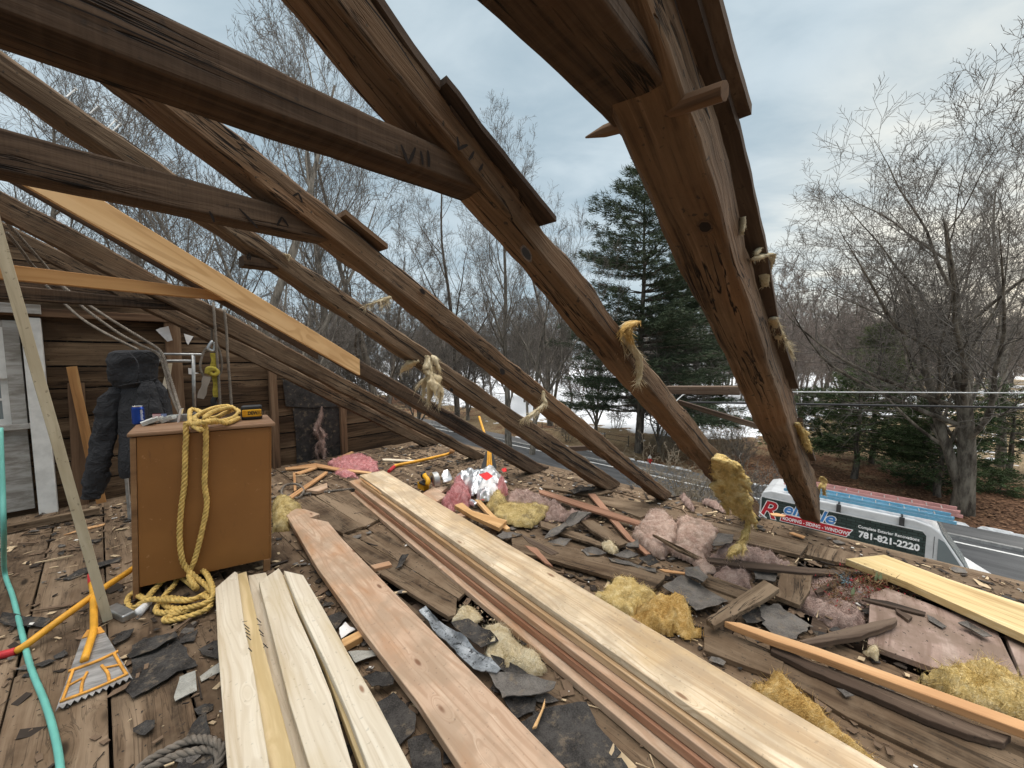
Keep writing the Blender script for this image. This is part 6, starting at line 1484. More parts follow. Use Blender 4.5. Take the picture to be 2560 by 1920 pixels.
# drinks can
cc = CT(X_((625, 1020))[0]); ce = empty('drinks_can', cc); T(ce, 'blue drinks can standing on the cabinet corner', 'can')
def lat(name, prof, c, mat, parent, k=24): return mobj(name, *lathe(prof, c, k), mat, parent, smooth=False)
lat('can_body', [(.026, 0), (.032, .008), (.0325, .104), (.029, .116)], cc, MT['blue'], ce); lat('can_rim', [(.027, .1165), (.0275, .121), (.024, .121), (.0235, .118)], cc, MT['alu'], ce)
V, F = [], []
rd = norm((CAMP - cc) * A3(1, 1, 0)); sx = np.cross(ZUP, rd)
b = MB()
for i in range(9):
    zz = .092 - i * .008
    for (a0_, a1_) in ((.35, .35 + .35 + .2 * ((i * 7) % 3) / 3),):
        q = [cc + rd * .0332 * math.cos(t) + sx * .0332 * math.sin(t) + ZUP * z_ for t in np.linspace(a0_, a1_, 5) for z_ in (zz, zz + .0035)]
        b.add(q, [(2 * j, 2 * j + 2, 2 * j + 3, 2 * j + 1) for j in range(4)])
b.obj('small_print', MT['whitebag'], ce)
# fan of foil packets
GK = 'foil packets on the cabinet'
pkm = plain('white_foil_pack', (.60, .60, .56), .45, .2, .2, 12)
for i, (x, y, r, lab) in enumerate([(735, 1035, .5, 'foil packet nearest the blue can'), (785, 1020, .4, 'second foil packet from the blue can'), (835, 1012, .3, 'third foil packet from the blue can'), (905, 1005, .25, 'middle foil packet of the fan'), (965, 1003, .2, 'foil packet with a yellowish corner at the end of the fan')]):
    c = CT((X_((x, y))[0])); nrm_ = np.cross(ZUP, fx); d = norm(fx + ZUP * .42); up_ = norm(ZUP - fx * .42); b = MB(); dd_ = norm(nrm_ + fx * .15 * (i - 2))
    for q in range(3): b.add(boxv(c - d * .036 - dd_ * .03 + ZUP * (.014) + up_ * q * .0085, d * .066, dd_ * .06, up_ * .006), BOXF)
    T(b.obj('foil_packet', [pkm]), lab, 'packet', GK)
c = CT(X_((1085, 985))[0]); b = MB(); nrm_ = np.cross(ZUP, fx)
for q in range(5): b.add(boxv(c - fx * .065 - nrm_ * .03 + ZUP * (.001 + q * .009), fx * .13, nrm_ * .06, ZUP * .0065), BOXF)
T(b.obj('foil_packet', MT['metal']), 'flat stack of strips lying beside the yellow rope', 'packet', GK)
c = CT(X_((1030, 1005))[0]); T(mobj('foil_packet', boxv(c, fx * .02 + ZUP * .09, nrm_ * .05, fx * .012), BOXF, MT['foil']), 'single strip standing upright on the cabinet', 'packet', GK)
# battery pack
bx = CT(X_((1715, 985))[0]); be = empty('battery_pack', bx); T(be, 'yellow and black tool battery with dark lettering on the cabinet end', 'battery')
bd = norm(CT(X_((1940, 968))[0]) - bx); bl_ = np.linalg.norm(CT(X_((1940, 968))[0]) - bx); bn = np.cross(ZUP, bd)
def bbox(name, x0, x1, y0, y1, z0, z1, mat, bev=.004):
    o = mobj(name, boxv(bx + bd * x0 * bl_ + bn * y0 + ZUP * z0, bd * (x1 - x0) * bl_, bn * (y1 - y0), ZUP * (z1 - z0)), BOXF, mat, be, frame(bx, bd)); bevel(o, bev, 2); return o
bbox('shell', 0, 1, 0, .09, .0, .098, MT['black'], .012); bbox('yellow_band', .06, .97, -.006, .02, .022, .074, MT['dewalt'], .006)
for i in range(4): bbox('rib', .08 + i * .055, .11 + i * .055, -.010, .0, .026, .070, MT['dewalt'], .002)
for i in range(3): bbox('rib', .82 + i * .05, .85 + i * .05, -.010, .0, .026, .070, MT['dewalt'], .002)
wtx = text_mesh('lettering', 'DEWALT', (bx + bd * .33 * bl_ - bn * .0085 + ZUP * .038, np.stack([bd * .72, ZUP, np.cross(bd, ZUP)], 1)), .034, MT['bk'], be, .001, .0008)
# ------------------------------------------------------------------ ropes
def rope(name, label, ctrl, r, mat, grp=None, jit=.1, pitch=None): return T(rope_geo(ctrl, r, pitch, jit=jit).obj(name, mat, smooth=True), label, 'rope', grp)
def up(p, h): return PZ(p, HC + h)
RY = []
# coil on the cabinet top, then two falls down the panel, then the floor coil
loop = [up(p, h) for p, h in zip(X_((1290, 1085), (1200, 1030), (1170, 950), (1180, 870), (1260, 880), (1400, 960), (1550, 900), (1640, 860), (1560, 830), (1430, 850), (1300, 900), (1220, 960), (1290, 1000), (1450, 1000), (1620, 960), (1690, 890), (1600, 850), (1480, 870), (1380, 910), (1330, 960)),
        (.016, .02, .03, .06, .055, .03, .04, .05, .07, .075, .07, .05, .035, .03, .03, .045, .07, .09, .085, .07))]
def down(p): # a point hanging just in front of the back panel
    n_ = np.cross(fx, ZUP); return hit(p, n_, fl_ @ n_ + .022)
n_ = np.cross(fx, ZUP); n_ = n_ if n_ @ (CAMP - fl_) > 0 else -n_
def front(p, o=.022):
    return hit(p, n_, fl_ @ n_ + o)
fall1 = [front(p) for p in X_((1325, 1010), (1335, 1080), (1340, 1200), (1335, 1400), (1325, 1655))]
low1 = [front(p) for p in D_((1185, 20), (1190, 150), (1150, 350), (1120, 460), (1090, 540))]
floor = [PZ(p, h) for p, h in zip(D_((1110, 590), (1130, 625), (1040, 560), (1000, 610), (940, 680), (960, 725), (1050, 740), (1200, 700), (1230, 640), (1180, 530), (1100, 500), (1000, 530), (920, 600), (840, 680), (770, 650), (735, 690), (760, 740), (850, 690), (950, 690), (1100, 690), (1190, 650)),
         (.10, .05, .05, .04, .02, .02, .03, .06, .08, .10, .11, .09, .06, .04, .03, .015, .02, .05, .06, .06, .04))]
rope('rope', 'thick yellow twisted rope looped on the cabinet, falling to a coil on the floor', loop + fall1 + low1[1:] + floor, .0155, MT['rope_y'])
fall2 = [up(p, h) for p, h in zip(X_((1690, 960), (1560, 1010), (1440, 985), (1330, 1000), (1220, 1020)), (.02, .02, .05, .06, .035))]
l2 = [front(p) for p in X_((1135, 1010), (1125, 1080), (1130, 1150), (1120, 1300), (1110, 1655))] + [front(p) for p in D_((1045, 150), (1035, 320), (1050, 460), (1085, 520))]
fl2 = [PZ(p, h) for p, h in zip(D_((1140, 570), (1200, 620), (1230, 690), (1120, 740), (960, 790), (970, 810), (1100, 780), (1210, 730), (1190, 670), (1090, 690), (960, 680), (900, 740), (930, 765), (1060, 750)), (.09, .06, .03, .02, .016, .016, .03, .04, .05, .04, .03, .02, .016, .03))]
rope('rope', 'second fall of yellow rope hanging straight down the cabinet panel into the floor coil', fall2 + l2 + fl2, .0155, MT['rope_y'])
rope('rope', 'frayed rope end with taped tip lying in the floor coil', [PZ(p, h) for p, h in zip(D_((1010, 540), (940, 580), (880, 640), (830, 700), (800, 740)), (.09, .07, .05, .03, .016))], .016, MT['rope_y'])
pt = [PZ(p, h) for p, h in zip(D_((880, 685), (790, 770)), (.02, .018))]
T(mobj('tape_wrap', *tube([pt[0], pt[0] * .5 + pt[1] * .5, pt[1]], [.012, .022, .026], 10), MT['whitebag'], smooth=True), 'whitish tape flap on the rope end in the floor coil', 'tape')
pt = [PZ(p, h) for p, h in zip(D_((640, 730), (745, 780)), (.03, .03))]
ww = np.cross(ZUP, norm(pt[1] - pt[0]))
T(bevel(mobj('metal_clamp', boxv(pt[0] - ww * .03 - ZUP * .028, pt[1] - pt[0], ww * .06, ZUP * .04), BOXF, MT['metal']), .008), 'small silver metal sleeve beside the pole foot', 'clamp')
GR = 'grey ropes hung from the roof'
RG = MT['rope_g']
def path(pts, deps): return [PD(p, d) for p, d in zip(pts, deps)]
rope('rope', 'grey rope pair from the roof over the jacket, outer strand', path(px('M', (60, 330), (300, 600), (520, 850)) + px('C', (480, 45), (800, 270), (1100, 455), (1235, 550), (1290, 700), (1345, 870), (1395, 1040)), (2.6, 2.8, 3.05, 3.1, 3.1, 3.1, 3.08, 3.05, 3.0, 2.85)), .0105, RG, GR)
rope('rope', 'grey rope pair from the roof over the jacket, inner strand', path(px('M', (80, 470), (260, 690), (400, 870)) + px('C', (470, 45), (640, 210), (900, 400), (1080, 500), (1215, 570), (1265, 690), (1300, 830), (1350, 960), (1390, 1045)), (2.6, 2.8, 3.05, 3.15, 3.15, 3.15, 3.12, 3.1, 3.06, 3.02, 2.95, 2.85)), .0105, RG, GR)
rope('rope', 'single grey rope running to the hood of the jacket', path(px('C', (355, 40), (485, 170), (620, 290), (760, 380), (900, 455), (1060, 535)), (3.4, 3.4, 3.35, 3.3, 3.25, 3.25)), .0105, RG, GR)
uR6 = RU['R6'][0]
def P6(p, o=.03): return PU(p, uR6 - o)
c6 = px('C', (1640, 205), (1655, 400), (1665, 560), (1680, 760), (1690, 960))
topu = ztop('R6', float(P6(c6[0]) @ G)) + .012
def over(p, dv=0.): q = P6(p, -.06); q = np.array(q); v = float(q @ G); return Wd(uR6 + .065, v + dv, ztop('R6', v + dv) + .014)
rope('rope', 'grey rope hanging from the last rafters in front of the yellow strap', [P6(p) for p in c6[::-1]] + [over(c6[0])] + [PU(p, uR6 + .16) for p in px('C', (1630, 330), (1628, 470))], .010, RG, GR)
c7 = px('C', (1725, 245), (1740, 400), (1750, 600), (1765, 780), (1778, 965))
rope('rope', 'grey rope hanging from the last rafters, nearest the roof gap', [P6(p) for p in c7[::-1]] + [over(c7[0])] + [PU(p, uR6 + .15) for p in px('C', (1680, 225), (1660, 300))], .010, RG, GR)
lp = px('C', (1635, 475), (1570, 545), (1540, 640), (1545, 700), (1580, 750), (1640, 745), (1690, 720), (1705, 650), (1690, 560), (1660, 480))
rope('rope', 'loop of grey rope round the hanging pulley', [P6(p, .01) for p in lp], .009, RG, GR)
pe = empty('hanging_pulley', P6(px('C', (1640, 700))[0])); T(pe, 'yellow strap and steel hook hanging inside the rope loop', 'pulley')
def strap(name, pts, w_, mat, o=.02):
    L_ = crom([P6(p, o) for p in px('C', *pts)], 30); Tn, N, B = tframes(L_); s = norm(np.cross(Tn, E)); V = []
    for i in range(len(L_)):
        w2 = w_ * (.8 + .12 * math.sin(i * .35)); V += [L_[i] - s[i] * w2, L_[i] + s[i] * w2, L_[i] + s[i] * w2 + E * .006, L_[i] - s[i] * w2 + E * .006]
    F = [(4 * i + j, 4 * i + 4 + j, 4 * i + 4 + (j + 1) % 4, 4 * i + (j + 1) % 4) for i in range(len(L_) - 1) for j in range(4)]
    return mobj(name, V, F, mat, pe, smooth=False)
ys = plain('olive_strap', (.30, .24, .035), .8, 0, .3, 30)
strap('strap', ((1640, 560), (1645, 620), (1640, 680)), .026, ys); strap('strap', ((1650, 720), (1655, 800), (1658, 900)), .022, ys); strap('tail', ((1590, 740), (1570, 820), (1540, 910)), .03, plain('grey_strap', (.22, .19, .16), .9), .04)
kn_ = [P6(p, .03) for p in px('C', (1590, 720), (1600, 680), (1650, 685), (1670, 710), (1640, 730), (1600, 700), (1660, 680))]
mobj('knot', *tube(crom(kn_, 40), .018, 8), ys, pe, smooth=True)
hk = [P6(p, .01) for p in px('C', (1635, 470), (1610, 500), (1600, 530), (1640, 545), (1650, 500), (1640, 480))]
mobj('hook', *tube(crom(hk, 30), .014, 8), MT['metal'], pe, smooth=True); mobj('hook', *tube(crom([P6(p, .0) for p in px('C', (1655, 900), (1640, 930), (1650, 965), (1675, 950))], 16), .022, 8), MT['black'], pe, smooth=True)
rope('rope', 'thick grey rope end lying on the near floor', [PZ(p, h) for p, h in zip(D_((760, 1700), (850, 1620), (960, 1560), (1090, 1500), (1200, 1495), (1280, 1540), (1270, 1620), (1225, 1680), (1200, 1740)), (.016, .016, .02, .03, .05, .05, .03, .02, .02))], .0145, RG, GR)
rope('rope', 'thick grey rope doubled beside its own end on the near floor', [PZ(p, h) for p, h in zip(D_((800, 1700), (900, 1640), (1010, 1590), (1130, 1560), (1230, 1550), (1262, 1590), (1250, 1650)), (.016, .016, .018, .02, .03, .03, .02))], .0145, RG, GR)
rope('rope', 'grey rope loop lying on the floor behind the cabinet', [PZ(p, h) for p, h in zip(E_((100, 460), (190, 440), (290, 455), (330, 400), (280, 360), (200, 370), (180, 430), (260, 440), (400, 420), (550, 405), (680, 392)), (.02, .02, .03, .04, .05, .04, .02, .02, .015, .015, .015))], .013, RG, GR)
# teal hose
hz_ = [PD((1, 925), 2.35), PD((3, 985), 2.3), PD((6, 1060), 2.25), PD((8, 1150), 2.22), PZ((10, 1235), .06)] + [PZ(p, .014) for p in ((28, 1290), (48, 1370), (66, 1440), (97, 1517), (116, 1580), (128, 1640), (134, 1720), (136, 1800))]
T(mobj('air_hose', *tube(crom(hz_, 120), .0115, 10), MT['teal'], smooth=True), 'teal air hose hanging by the window and winding over the floor', 'hose')
# ------------------------------------------------------------------ leaning pole
pb_ = PZ((234, 1344)); ptp = PU((22, 600), 2.86); d = norm(ptp - pb_)
T(stick('leaning_pole', pb_ + d * .015, ptp + d * .45, .040, .022, MT['pole'], None, norm(np.cross(d, np.cross(CAMP - pb_, d))), .0012, 2.), 'pale grey square pole leaning against the orange collar tie', 'pole')
# ------------------------------------------------------------------ shovels
def shovel_blade(name, pts, thick, parent, z, teeth=12, mats=None):
    """flat stripping blade: pts = top left, top right, bottom right, bottom left as seen; z per corner"""
    A, B, C_, D2 = [PZ(p, q) for p, q in zip(pts, z)]; out_ = [A, B]; m = teeth * 2
    nrm = norm(np.cross(B - A, D2 - A)); nrm = nrm if nrm[2] > 0 else -nrm; dn = norm((C_ + D2) / 2 - (A + B) / 2)
    for i in range(m + 1):
        t = i / m; out_.append(C_ + (D2 - C_) * t - dn * (.022 if i % 2 else 0))
    n = len(out_); V = out_ + [p - nrm * thick for p in out_]
    F = [tuple(range(n)), tuple(range(2 * n - 1, n - 1, -1))] + [(i, i + n, (i + 1) % n + n, (i + 1) % n) for i in range(n)]
    return mobj(name, V, F, mats, parent, frame(A, B - A, nrm)), (A, B, C_, D2, nrm)
m = Mat('worn_steel', .5, .5, .5); c = m.co(); n = m.noise(m.sc(c, (3, 14, 3)), 2, 6, .7); m.col(m.mix(m.rng(n, .3, .7), (.13, .125, .12), (.36, .35, .34))).bump(n, .2, .003); STEEL = m.m
OP = plain('worn_orange_paint', (.62, .29, .05), .6, .0, .3, 18)
s1 = empty('roofing_shovel', PZ((200, 1430))); T(s1, 'toothed roofing shovel with orange ribs lying on the near floor', 'shovel', 'roof stripping shovels')
bp = D_((470, 915), (605, 878), (765, 1145), (318, 1335)); bz = [.075, .075, .022, .022]
blade, (A, B, C_, D2, nr) = shovel_blade('blade', bp, .004, s1, bz, 11, STEEL)
def rib(name, pp, r, mat, parent, nr, lift=.004, org=None):
    P_ = []
    for (s, t) in pp:
        q = (A + (B - A) * s) * (1 - t) + (D2 + (C_ - D2) * s) * t; P_.append(q + nr * lift)
    return mobj(name, *tube(crom(P_, 24), r, 6), mat, parent, smooth=True)
rib('rib', [(-.02, .5), (.5, .5), (1.03, .46)], .007, OP, s1, nr); rib('rib', [(.02, .9), (.5, .92), (.98, .9)], .006, OP, s1, nr)
rib('rib', [(.07, .5), (.06, .7), (.05, .9)], .006, OP, s1, nr); rib('rib', [(.93, .46), (.94, .7), (.95, .9)], .006, OP, s1, nr)
rib('rib', [(.30, .9), (.3, .75), (.36, .62)], .006, OP, s1, nr); rib('rib', [(.70, .9), (.7, .75), (.63, .6)], .006, OP, s1, nr)
rib('rib', [(.07, .72), (.2, .70), (.33, .68)], .005, OP, s1, nr); rib('rib', [(.93, .70), (.8, .68), (.68, .66)], .005, OP, s1, nr)
P_ = [A + (B - A) * .5 + (D2 - A) * .42 + nr * .012, A + (B - A) * .5 + nr * .018, PZ(D_((541, 800))[0], .095), PZ(D_((537, 650))[0], .105), PZ(D_((529, 595))[0], .11)]
mobj('handle', *tube(crom(P_, 30), .0155, 12), MT['handle'], s1, smooth=True)
P2_ = [P_[-1], PZ(D_((525, 545))[0], .115)]; mobj('grip', *tube(P2_, .017, 12), MT['rub'], s1)
V = [A - nr * .0, B, A + (B - A) * .78 - (D2 - A) * .06 + nr * .02, A + (B - A) * .2 - (D2 - A) * .06 + nr * .02]; V += [v + nr * .004 for v in V]
mobj('socket', V, BOXF, OP, s1)
s2 = empty('roofing_shovel', PZ((160, 1330))); T(s2, 'long bent yellow handle with red grip reaching out from behind the cabinet', 'shovel', 'roof stripping shovels')
P_ = [PZ(p, h) for p, h in zip(D_((860, 430), (755, 518), (600, 620), (400, 765), (250, 875), (150, 950), (92, 985)), (.14, .13, .115, .09, .06, .035, .022))]
mobj('handle', *tube(crom(P_, 60), .0175, 12), MT['handle'], s2, smooth=True); mobj('grip', *tube(crom([P_[-1], PZ(D_((40, 1000))[0], .02), PZ(D_((-60, 1022))[0], .02)], 16), .0185, 12), MT['rub'], s2, smooth=True)
s3 = empty('roofing_shovel', PZ((900, 1000))); T(s3, 'yellow tool handle with red grip lying on the far floor', 'shovel', 'roof stripping shovels')
P_ = [PZ(p, h) for p, h in zip(px('O', (1055, 920), (1085, 908), (1250, 875), (1450, 830), (1530, 808)), (.03, .03, .04, .05, .06))]
mobj('handle', *tube(crom(P_, 50), .02, 10), MT['handle'], s3, smooth=True); mobj('grip', *tube([PZ(px('O', (1010, 962))[0], .025), PZ(px('O', (1055, 922))[0], .03)], .022, 10), MT['rub'], s3)
V, F = tube(crom([P_[-1], PZ(px('O', (1550, 795))[0], .07), PZ(px('O', (1560, 780))[0], .12)], 8), [.022, .024, .026, .03, .036, .04, .04, .03], 8); mobj('socket', V, F, MT['lath'], s3, smooth=True)
s4 = empty('roofing_shovel', PZ((1056, 1013))); T(s4, 'black and yellow toothed shovel standing against the dark rafter', 'shovel', 'roof stripping shovels')
dd = float(PZ((1056, 1013), .01)[1] / FW[1])
def S4(p, k=0.): return PD(p, (PZ((1056, 1013), .01) - CAMP) @ FW + k)
ba = [S4(p, k) for p, k in zip(px('O', (1850, 790), (1905, 790), (1945, 940), (1803, 940)), (.12, .12, 0, 0))]
nrm = norm(np.cross(ba[1] - ba[0], ba[3] - ba[0])); nrm = nrm if nrm @ (CAMP - ba[0]) > 0 else -nrm
bt = [ba[2] + (ba[3] - ba[2]) * i / 18 - (.02 if i % 2 else 0) * norm(ba[3] - ba[0]) for i in range(19)]
P_ = [ba[0], ba[1]] + bt; n = len(P_); mobj('blade', P_ + [p - nrm * .004 for p in P_], [tuple(range(n)), tuple(range(2 * n - 1, n - 1, -1))] + [(i, i + n, (i + 1) % n + n, (i + 1) % n) for i in range(n)], MT['black'], s4)
for s in (.3, .5, .7):
    mobj('rib', *tube([ba[0] + (ba[1] - ba[0]) * s + nrm * .006, ba[3] + (ba[2] - ba[3]) * (.5 + (s - .5) * .6) + (ba[0] - ba[3]) * .12 + nrm * .006], .012, 6), MT['handle'], s4)
hd = [S4(p, k) for p, k in zip(px('O', (1878, 800), (1850, 680), (1815, 570), (1790, 490)), (.12, .35, .55, .7))]
mobj('handle', *tube(crom(hd, 20), .018, 10), MT['handle'], s4, smooth=True)
# ------------------------------------------------------------------ clothes rack and jacket
RKD = 3.38
rk_ = empty('clothes_rack', PD(px('C', (1490, 970))[0], RKD)); T(rk_, 'grey pipe clothes rack behind the cabinet holding the jacket', 'rack')
def rp(name, pts, r=.0125, mat='pipe'): return mobj(name, *tube([PD(p, RKD + k) for (p, k) in pts], r, 10), MT[mat], rk_, smooth=True)
Cc = lambda x, y, k=0.: (px('C', (x, y))[0], k)
rp('top_bar', [Cc(900, 566), Cc(1380, 570), Cc(1560, 573)], .010); rp('cross_bar', [Cc(900, 615), Cc(1290, 623), Cc(1482, 622)], .013)
fb_ = PD(px('C', (1490, 980))[0], RKD); rp('upright', [Cc(1484, 575), Cc(1488, 800), Cc(1493, 975)], .013); mobj('upright', *tube([fb_, fb_ * A3(1, 1, 0)], .013, 10), MT['pipe'], rk_)
lf = PD(px('C', (900, 615))[0], RKD); mobj('upright', *tube([lf, lf * A3(1, 1, 0)], .013, 10), MT['pipe'], rk_)
je = empty('jacket', PD((300, 1000), 3.15) * A3(1, 1, 0)); T(je, 'black hooded canvas work jacket hanging from the pipe rack', 'jacket')
JD = 3.2
R_ = lambda x, y, d=0.: PD(px('R', (x, y))[0], JD + d)
def cloth(name, rings, mat, k=28, wr=.012, sd=0., cap=True, parent=je, sub=9, sm=True, dents=()):
    """rings: (left px, right px, depth radius, forward offset); loft through them"""
    C0 = np.array([(R_(*a) + R_(*b)) / 2 + FW * o for a, b, dr, o in rings]); W0 = np.array([np.linalg.norm(R_(*a) - R_(*b)) / 2 for a, b, dr, o in rings]); Dv = np.array([norm(R_(*b) - R_(*a)) for a, b, dr, o in rings]); DR = np.array([r[2] for r in rings])
    n = (len(rings) - 1) * sub + 1; t = np.linspace(0, len(rings) - 1, n); ti = np.arange(len(rings)); Cn = crom(C0, n) if False else np.stack([np.interp(t, ti, C0[:, i]) for i in range(3)], 1)
    Wn = np.interp(t, ti, W0); Dn = norm(np.stack([np.interp(t, ti, Dv[:, i]) for i in range(3)], 1)); Rn = np.interp(t, ti, DR)
    for A_ in (Cn, ):
        for q in range(2): A_[1:-1] = (A_[:-2] + 2 * A_[1:-1] + A_[2:]) / 4
    for q in range(2): Wn[1:-1] = (Wn[:-2] + 2 * Wn[1:-1] + Wn[2:]) / 4
    V = []; fwd = norm(A3(-.25, -.97, 0)) * 1.
    for i in range(n):
        for j in range(k):
            a = j / k * 6.2832; q = Cn[i] + Dn[i] * Wn[i] * math.cos(a) + fwd * Rn[i] * math.sin(a)
            rdg = (1 - abs(nz((q[0] * 1.2, q[1] * 1.2, q[2] * 2.0 + q[0] * .8), 8, sd + 4)) * 2.4); rd2 = (1 - abs(nz((q[0], q[1], q[2] * 1.6 - q[0]), 17, sd + 9)) * 2.2)
            f = wr * (max(rdg, -.4) * .45 + max(rd2, -.3) * .22 - .4) + fbm((q[0], q[1], q[2] * .55), 6, sd, 2) * wr
            for (dp, dr, da) in dents:
                f -= da * math.exp(-(np.linalg.norm(q - dp) / dr) ** 2)
            V.append(q + (Dn[i] * math.cos(a) + fwd * math.sin(a)) * f)
    F = [(i * k + j, i * k + (j + 1) % k, (i + 1) * k + (j + 1) % k, (i + 1) * k + j) for i in range(n - 1) for j in range(k)]
    if cap: F += [tuple(range(k))[::-1], tuple((n - 1) * k + j for j in range(k))]
    return mobj(name, V, F, mat, parent, IDF, smooth=sm)
cloth('torso', [((700, 575), (880, 560), .06, .02), ((690, 605), (898, 588), .075, .02), ((676, 650), (925, 632), .095, .02), ((700, 760), (945, 720), .12, .02), ((705, 900), (965, 850), .13, .02), ((700, 1030), (975, 1000), .13, .02), ((702, 1105), (975, 1060), .12, .02), ((722, 1142), (960, 1090), .10, .02)], MT['cloth'], 48, .014, 1.)
cloth('sleeve', [((668, 622), (738, 605), .05, -.03), ((640, 672), (742, 655), .06, -.06), ((605, 790), (728, 790), .062, -.07), ((585, 890), (712, 905), .062, -.07), ((566, 980), (696, 1000), .06, -.07), ((543, 1090), (664, 1110), .056, -.06), ((522, 1190), (630, 1210), .05, -.05), ((514, 1240), (612, 1250), .04, -.05), ((520, 1246), (606, 1254), .02, -.05)], MT['cloth'], 40, .022, 2.)
cloth('sleeve', [((858, 592), (892, 580), .04, -.05), ((858, 650), (925, 640), .055, -.07), ((856, 740), (952, 730), .06, -.08), ((856, 830), (972, 815), .06, -.08), ((858, 950), (985, 930), .06, -.07), ((866, 1080), (980, 1070), .05, -.07)], MT['cloth'], 40, .018, 3.)
cloth('hood', [((715, 404), (860, 403), .03, .0), ((680, 408), (894, 405), .07, -.01), ((669, 422), (906, 415), .10, -.02), ((668, 470), (908, 450), .115, -.03), ((673, 530), (903, 512), .115, -.03), ((678, 580), (898, 562), .105, -.02), ((690, 612), (890, 592), .085, -.01), ((720, 632), (865, 612), .06, .01)], MT['cloth'], 48, .012, 4., dents=((R_(745, 510, -.12), .075, .05), (R_(850, 480, -.12), .03, -.02)))
# seam ridges; the hood's shaded hollow is a dent in its shape
for pts in (((745, 420, -.14), (790, 470, -.165), (800, 540, -.17), (790, 590, -.15)), ((680, 612, -.13), (740, 600, -.16), (830, 585, -.16), (900, 570, -.12)), ((862, 585, -.16), (858, 680, -.185), (852, 790, -.185))):
    mobj('seam', *tube(crom([R_(*p) for p in pts], 24), .0045, 6), MT['cloth'], je, smooth=True)
fp = [R_(x, y, -.205) for x, y in ((878, 772), (960, 770), (962, 798), (880, 800))]
fb2 = MB(); dxp, dzp = fp[1] - fp[0], fp[3] - fp[0]
for i in range(7): fb2.add([fp[0] + dxp * a + dzp * b_ - FW * .001 for a, b_ in ((0, i / 7), (.60, i / 7), (.60, (i + 1) / 7), (0, (i + 1) / 7))], [(0, 1, 2, 3)], i % 2)
fb2.add([fp[0] + dxp * a + dzp * b_ - FW * .001 for a, b_ in ((.60, 0), (1, 0), (1, 1), (.60, 1))], [(0, 1, 2, 3)], 2)
fb2.obj('flag_patch', [plain('patch_red', (.45, .10, .11), .8), plain('patch_white', (.62, .60, .58), .8), plain('patch_blue', (.20, .25, .42), .8)], je)
# ------------------------------------------------------------------ dried plant bundle by the hole
G_ = lambda *p: px('G', *p)
rg = np.random.RandomState(12); ce_ = [PZ(p, .05) for p in G_((640, 800), (700, 770), (760, 755), (820, 740), (870, 735))]
de = empty('dried_plants', ce_[2] * A3(1, 1, 0)); T(de, 'tangle of dried reddish plants and leaves beside the treated plank', 'dried plants')
for nm, mat, cnt, L_ in (('stems', plain('dry_stems', (.16, .095, .045), .9, 0, .4), 1300, .05), ('berries', plain('dry_red_bits', (.30, .03, .035), .8, 0, .4), 330, .022), ('bluish_fibres', plain('blue_fibres', (.16, .26, .30), .8), 60, .06)):
    mb = MB(); base = np.array(ce_)[rg.randint(0, 5, cnt)] + rg.normal(0, .045, (cnt, 3)) * A3(1.2, 1.2, .7)
    if nm == 'bluish_fibres': base = PZ(G_((700, 745))[0], .06) + rg.normal(0, .02, (cnt, 3))
    base[:, 2] = np.clip(base[:, 2], .0, .15); fibres(mb, base, np.tile(A3(0, 0, .3), (cnt, 1)), L_, .0022 if nm != 'berries' else .004, 3, 1.2); mb.obj(nm, mat, de)
lm = plain('dry_leaf', (.20, .24, .13), .8)
for p in G_((735, 790), (870, 720), (850, 715)):
    q = PZ(p, .09); a = norm(A3(.3, .2, 1.)); s_ = norm(np.cross(a, FW)); V = [q - a * .035, q - a * .012 + s_ * .011, q + a * .012 + s_ * .010, q + a * .035, q + a * .012 - s_ * .010 - FW * .003, q - a * .012 - s_ * .011]
    mobj('leaf', V, [tuple(range(6))], lm, de)
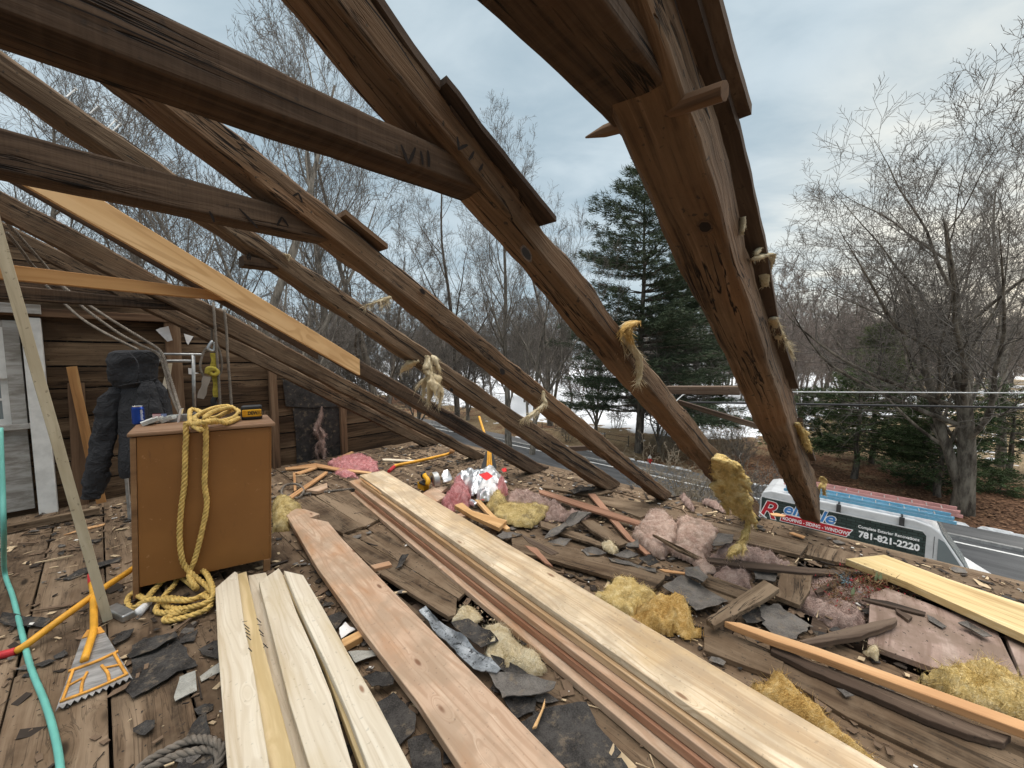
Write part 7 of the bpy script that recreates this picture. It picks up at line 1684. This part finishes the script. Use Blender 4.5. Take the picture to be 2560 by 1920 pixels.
# ------------------------------------------------------------------ small litter over the whole floor
R0 = np.random.RandomState(5); lit = MB()
cols = [plain('litter_dark', (.035, .026, .02), .95), plain('litter_brown', (.15, .10, .065), .95), plain('litter_pale', (.50, .38, .24), .9), plain('litter_white', (.62, .60, .56), .9), MT['tar'], MT['slate']]
def litter(n, f):
    c = 0
    while c < n:
        u, v = R0.uniform(-2.0, 5.6), R0.uniform(-1.6, 4.0); dens = .45 + .8 * mnoise.noise((u * 1.1, v * 1.1, 2.)) + (.35 if v > .6 else 0)
        if R0.rand() > dens: continue
        c += 1; p = Wd(u, v, .0065 + R0.uniform(0, .006)); a = R0.uniform(0, 6.28); f(p, a)
def chip(p, a):
    L_ = R0.gamma(1.4, .0085) + .004; W_ = L_ * R0.uniform(.12, .7); d = A3(math.cos(a), math.sin(a), R0.uniform(-.15, .25)); s = A3(-math.sin(a), math.cos(a), R0.uniform(-.2, .2)); i = R0.choice(4, p=(.30, .50, .14, .06))
    if i == 3: L_ *= .6; W_ *= .6
    h = ZUP * R0.uniform(.001, .005); j = R0.uniform(.5, 1.1, 4)
    V = [p - d * L_ * j[0] - s * W_, p + d * L_ * j[1] - s * W_ * j[2], p + d * L_ * .8 + s * W_, p - d * L_ * .6 + s * W_ * j[3]]; lit.add(V + [x + h for x in V], BOXF, i)
litter(13000, chip)
def shred(p, a):
    L_ = R0.uniform(.02, .09); d = A3(math.cos(a), math.sin(a), R0.uniform(0, .25)); s = np.cross(d, ZUP) * R0.uniform(.001, .0035); lit.add([p - s, p + s, p + d * L_ + s * .4, p + d * L_ - s * .4, p + ZUP * .003 + d * L_ * .5], [(0, 1, 2, 3), (0, 3, 4), (1, 4, 2), (0, 4, 1)], R0.choice(3, p=(.5, .3, .2)))
litter(1500, shred)
def stick_(p, a):
    if np.hypot(p[0], p[1]) < 1.75: return
    L_ = R0.uniform(.05, .22); W_ = R0.uniform(.003, .011); d = A3(math.cos(a), math.sin(a), R0.uniform(0, .12)); s = A3(-math.sin(a), math.cos(a), 0) * W_; h = ZUP * R0.uniform(.004, .012); j = R0.uniform(-.5, .5, 2)
    V = [p - s, p + d * L_ - s * j[0], p + d * L_ * .93 + s, p + d * .01 + s]; lit.add(V + [x + h for x in V], BOXF, R0.choice(3, p=(.42, .42, .16)))
litter(260, stick_)
def flake(p, a):
    r = R0.uniform(.012, .05); m = R0.randint(5, 9); q = [p + A3(math.cos(a + t) * r * R0.uniform(.5, 1.2), math.sin(a + t) * r * R0.uniform(.35, .9), R0.uniform(0, .012)) for t in np.linspace(0, 6.28, m, False)]
    lit.add(q + [x - ZUP * .002 for x in q], [tuple(range(m)), tuple(range(2 * m - 1, m - 1, -1))] + [(i, i + m, (i + 1) % m + m, (i + 1) % m) for i in range(m)], 4 + R0.randint(0, 2))
litter(900, flake)
o = lit.obj('floor_litter', cols, fr=FR0); ST(o, 'stuff')
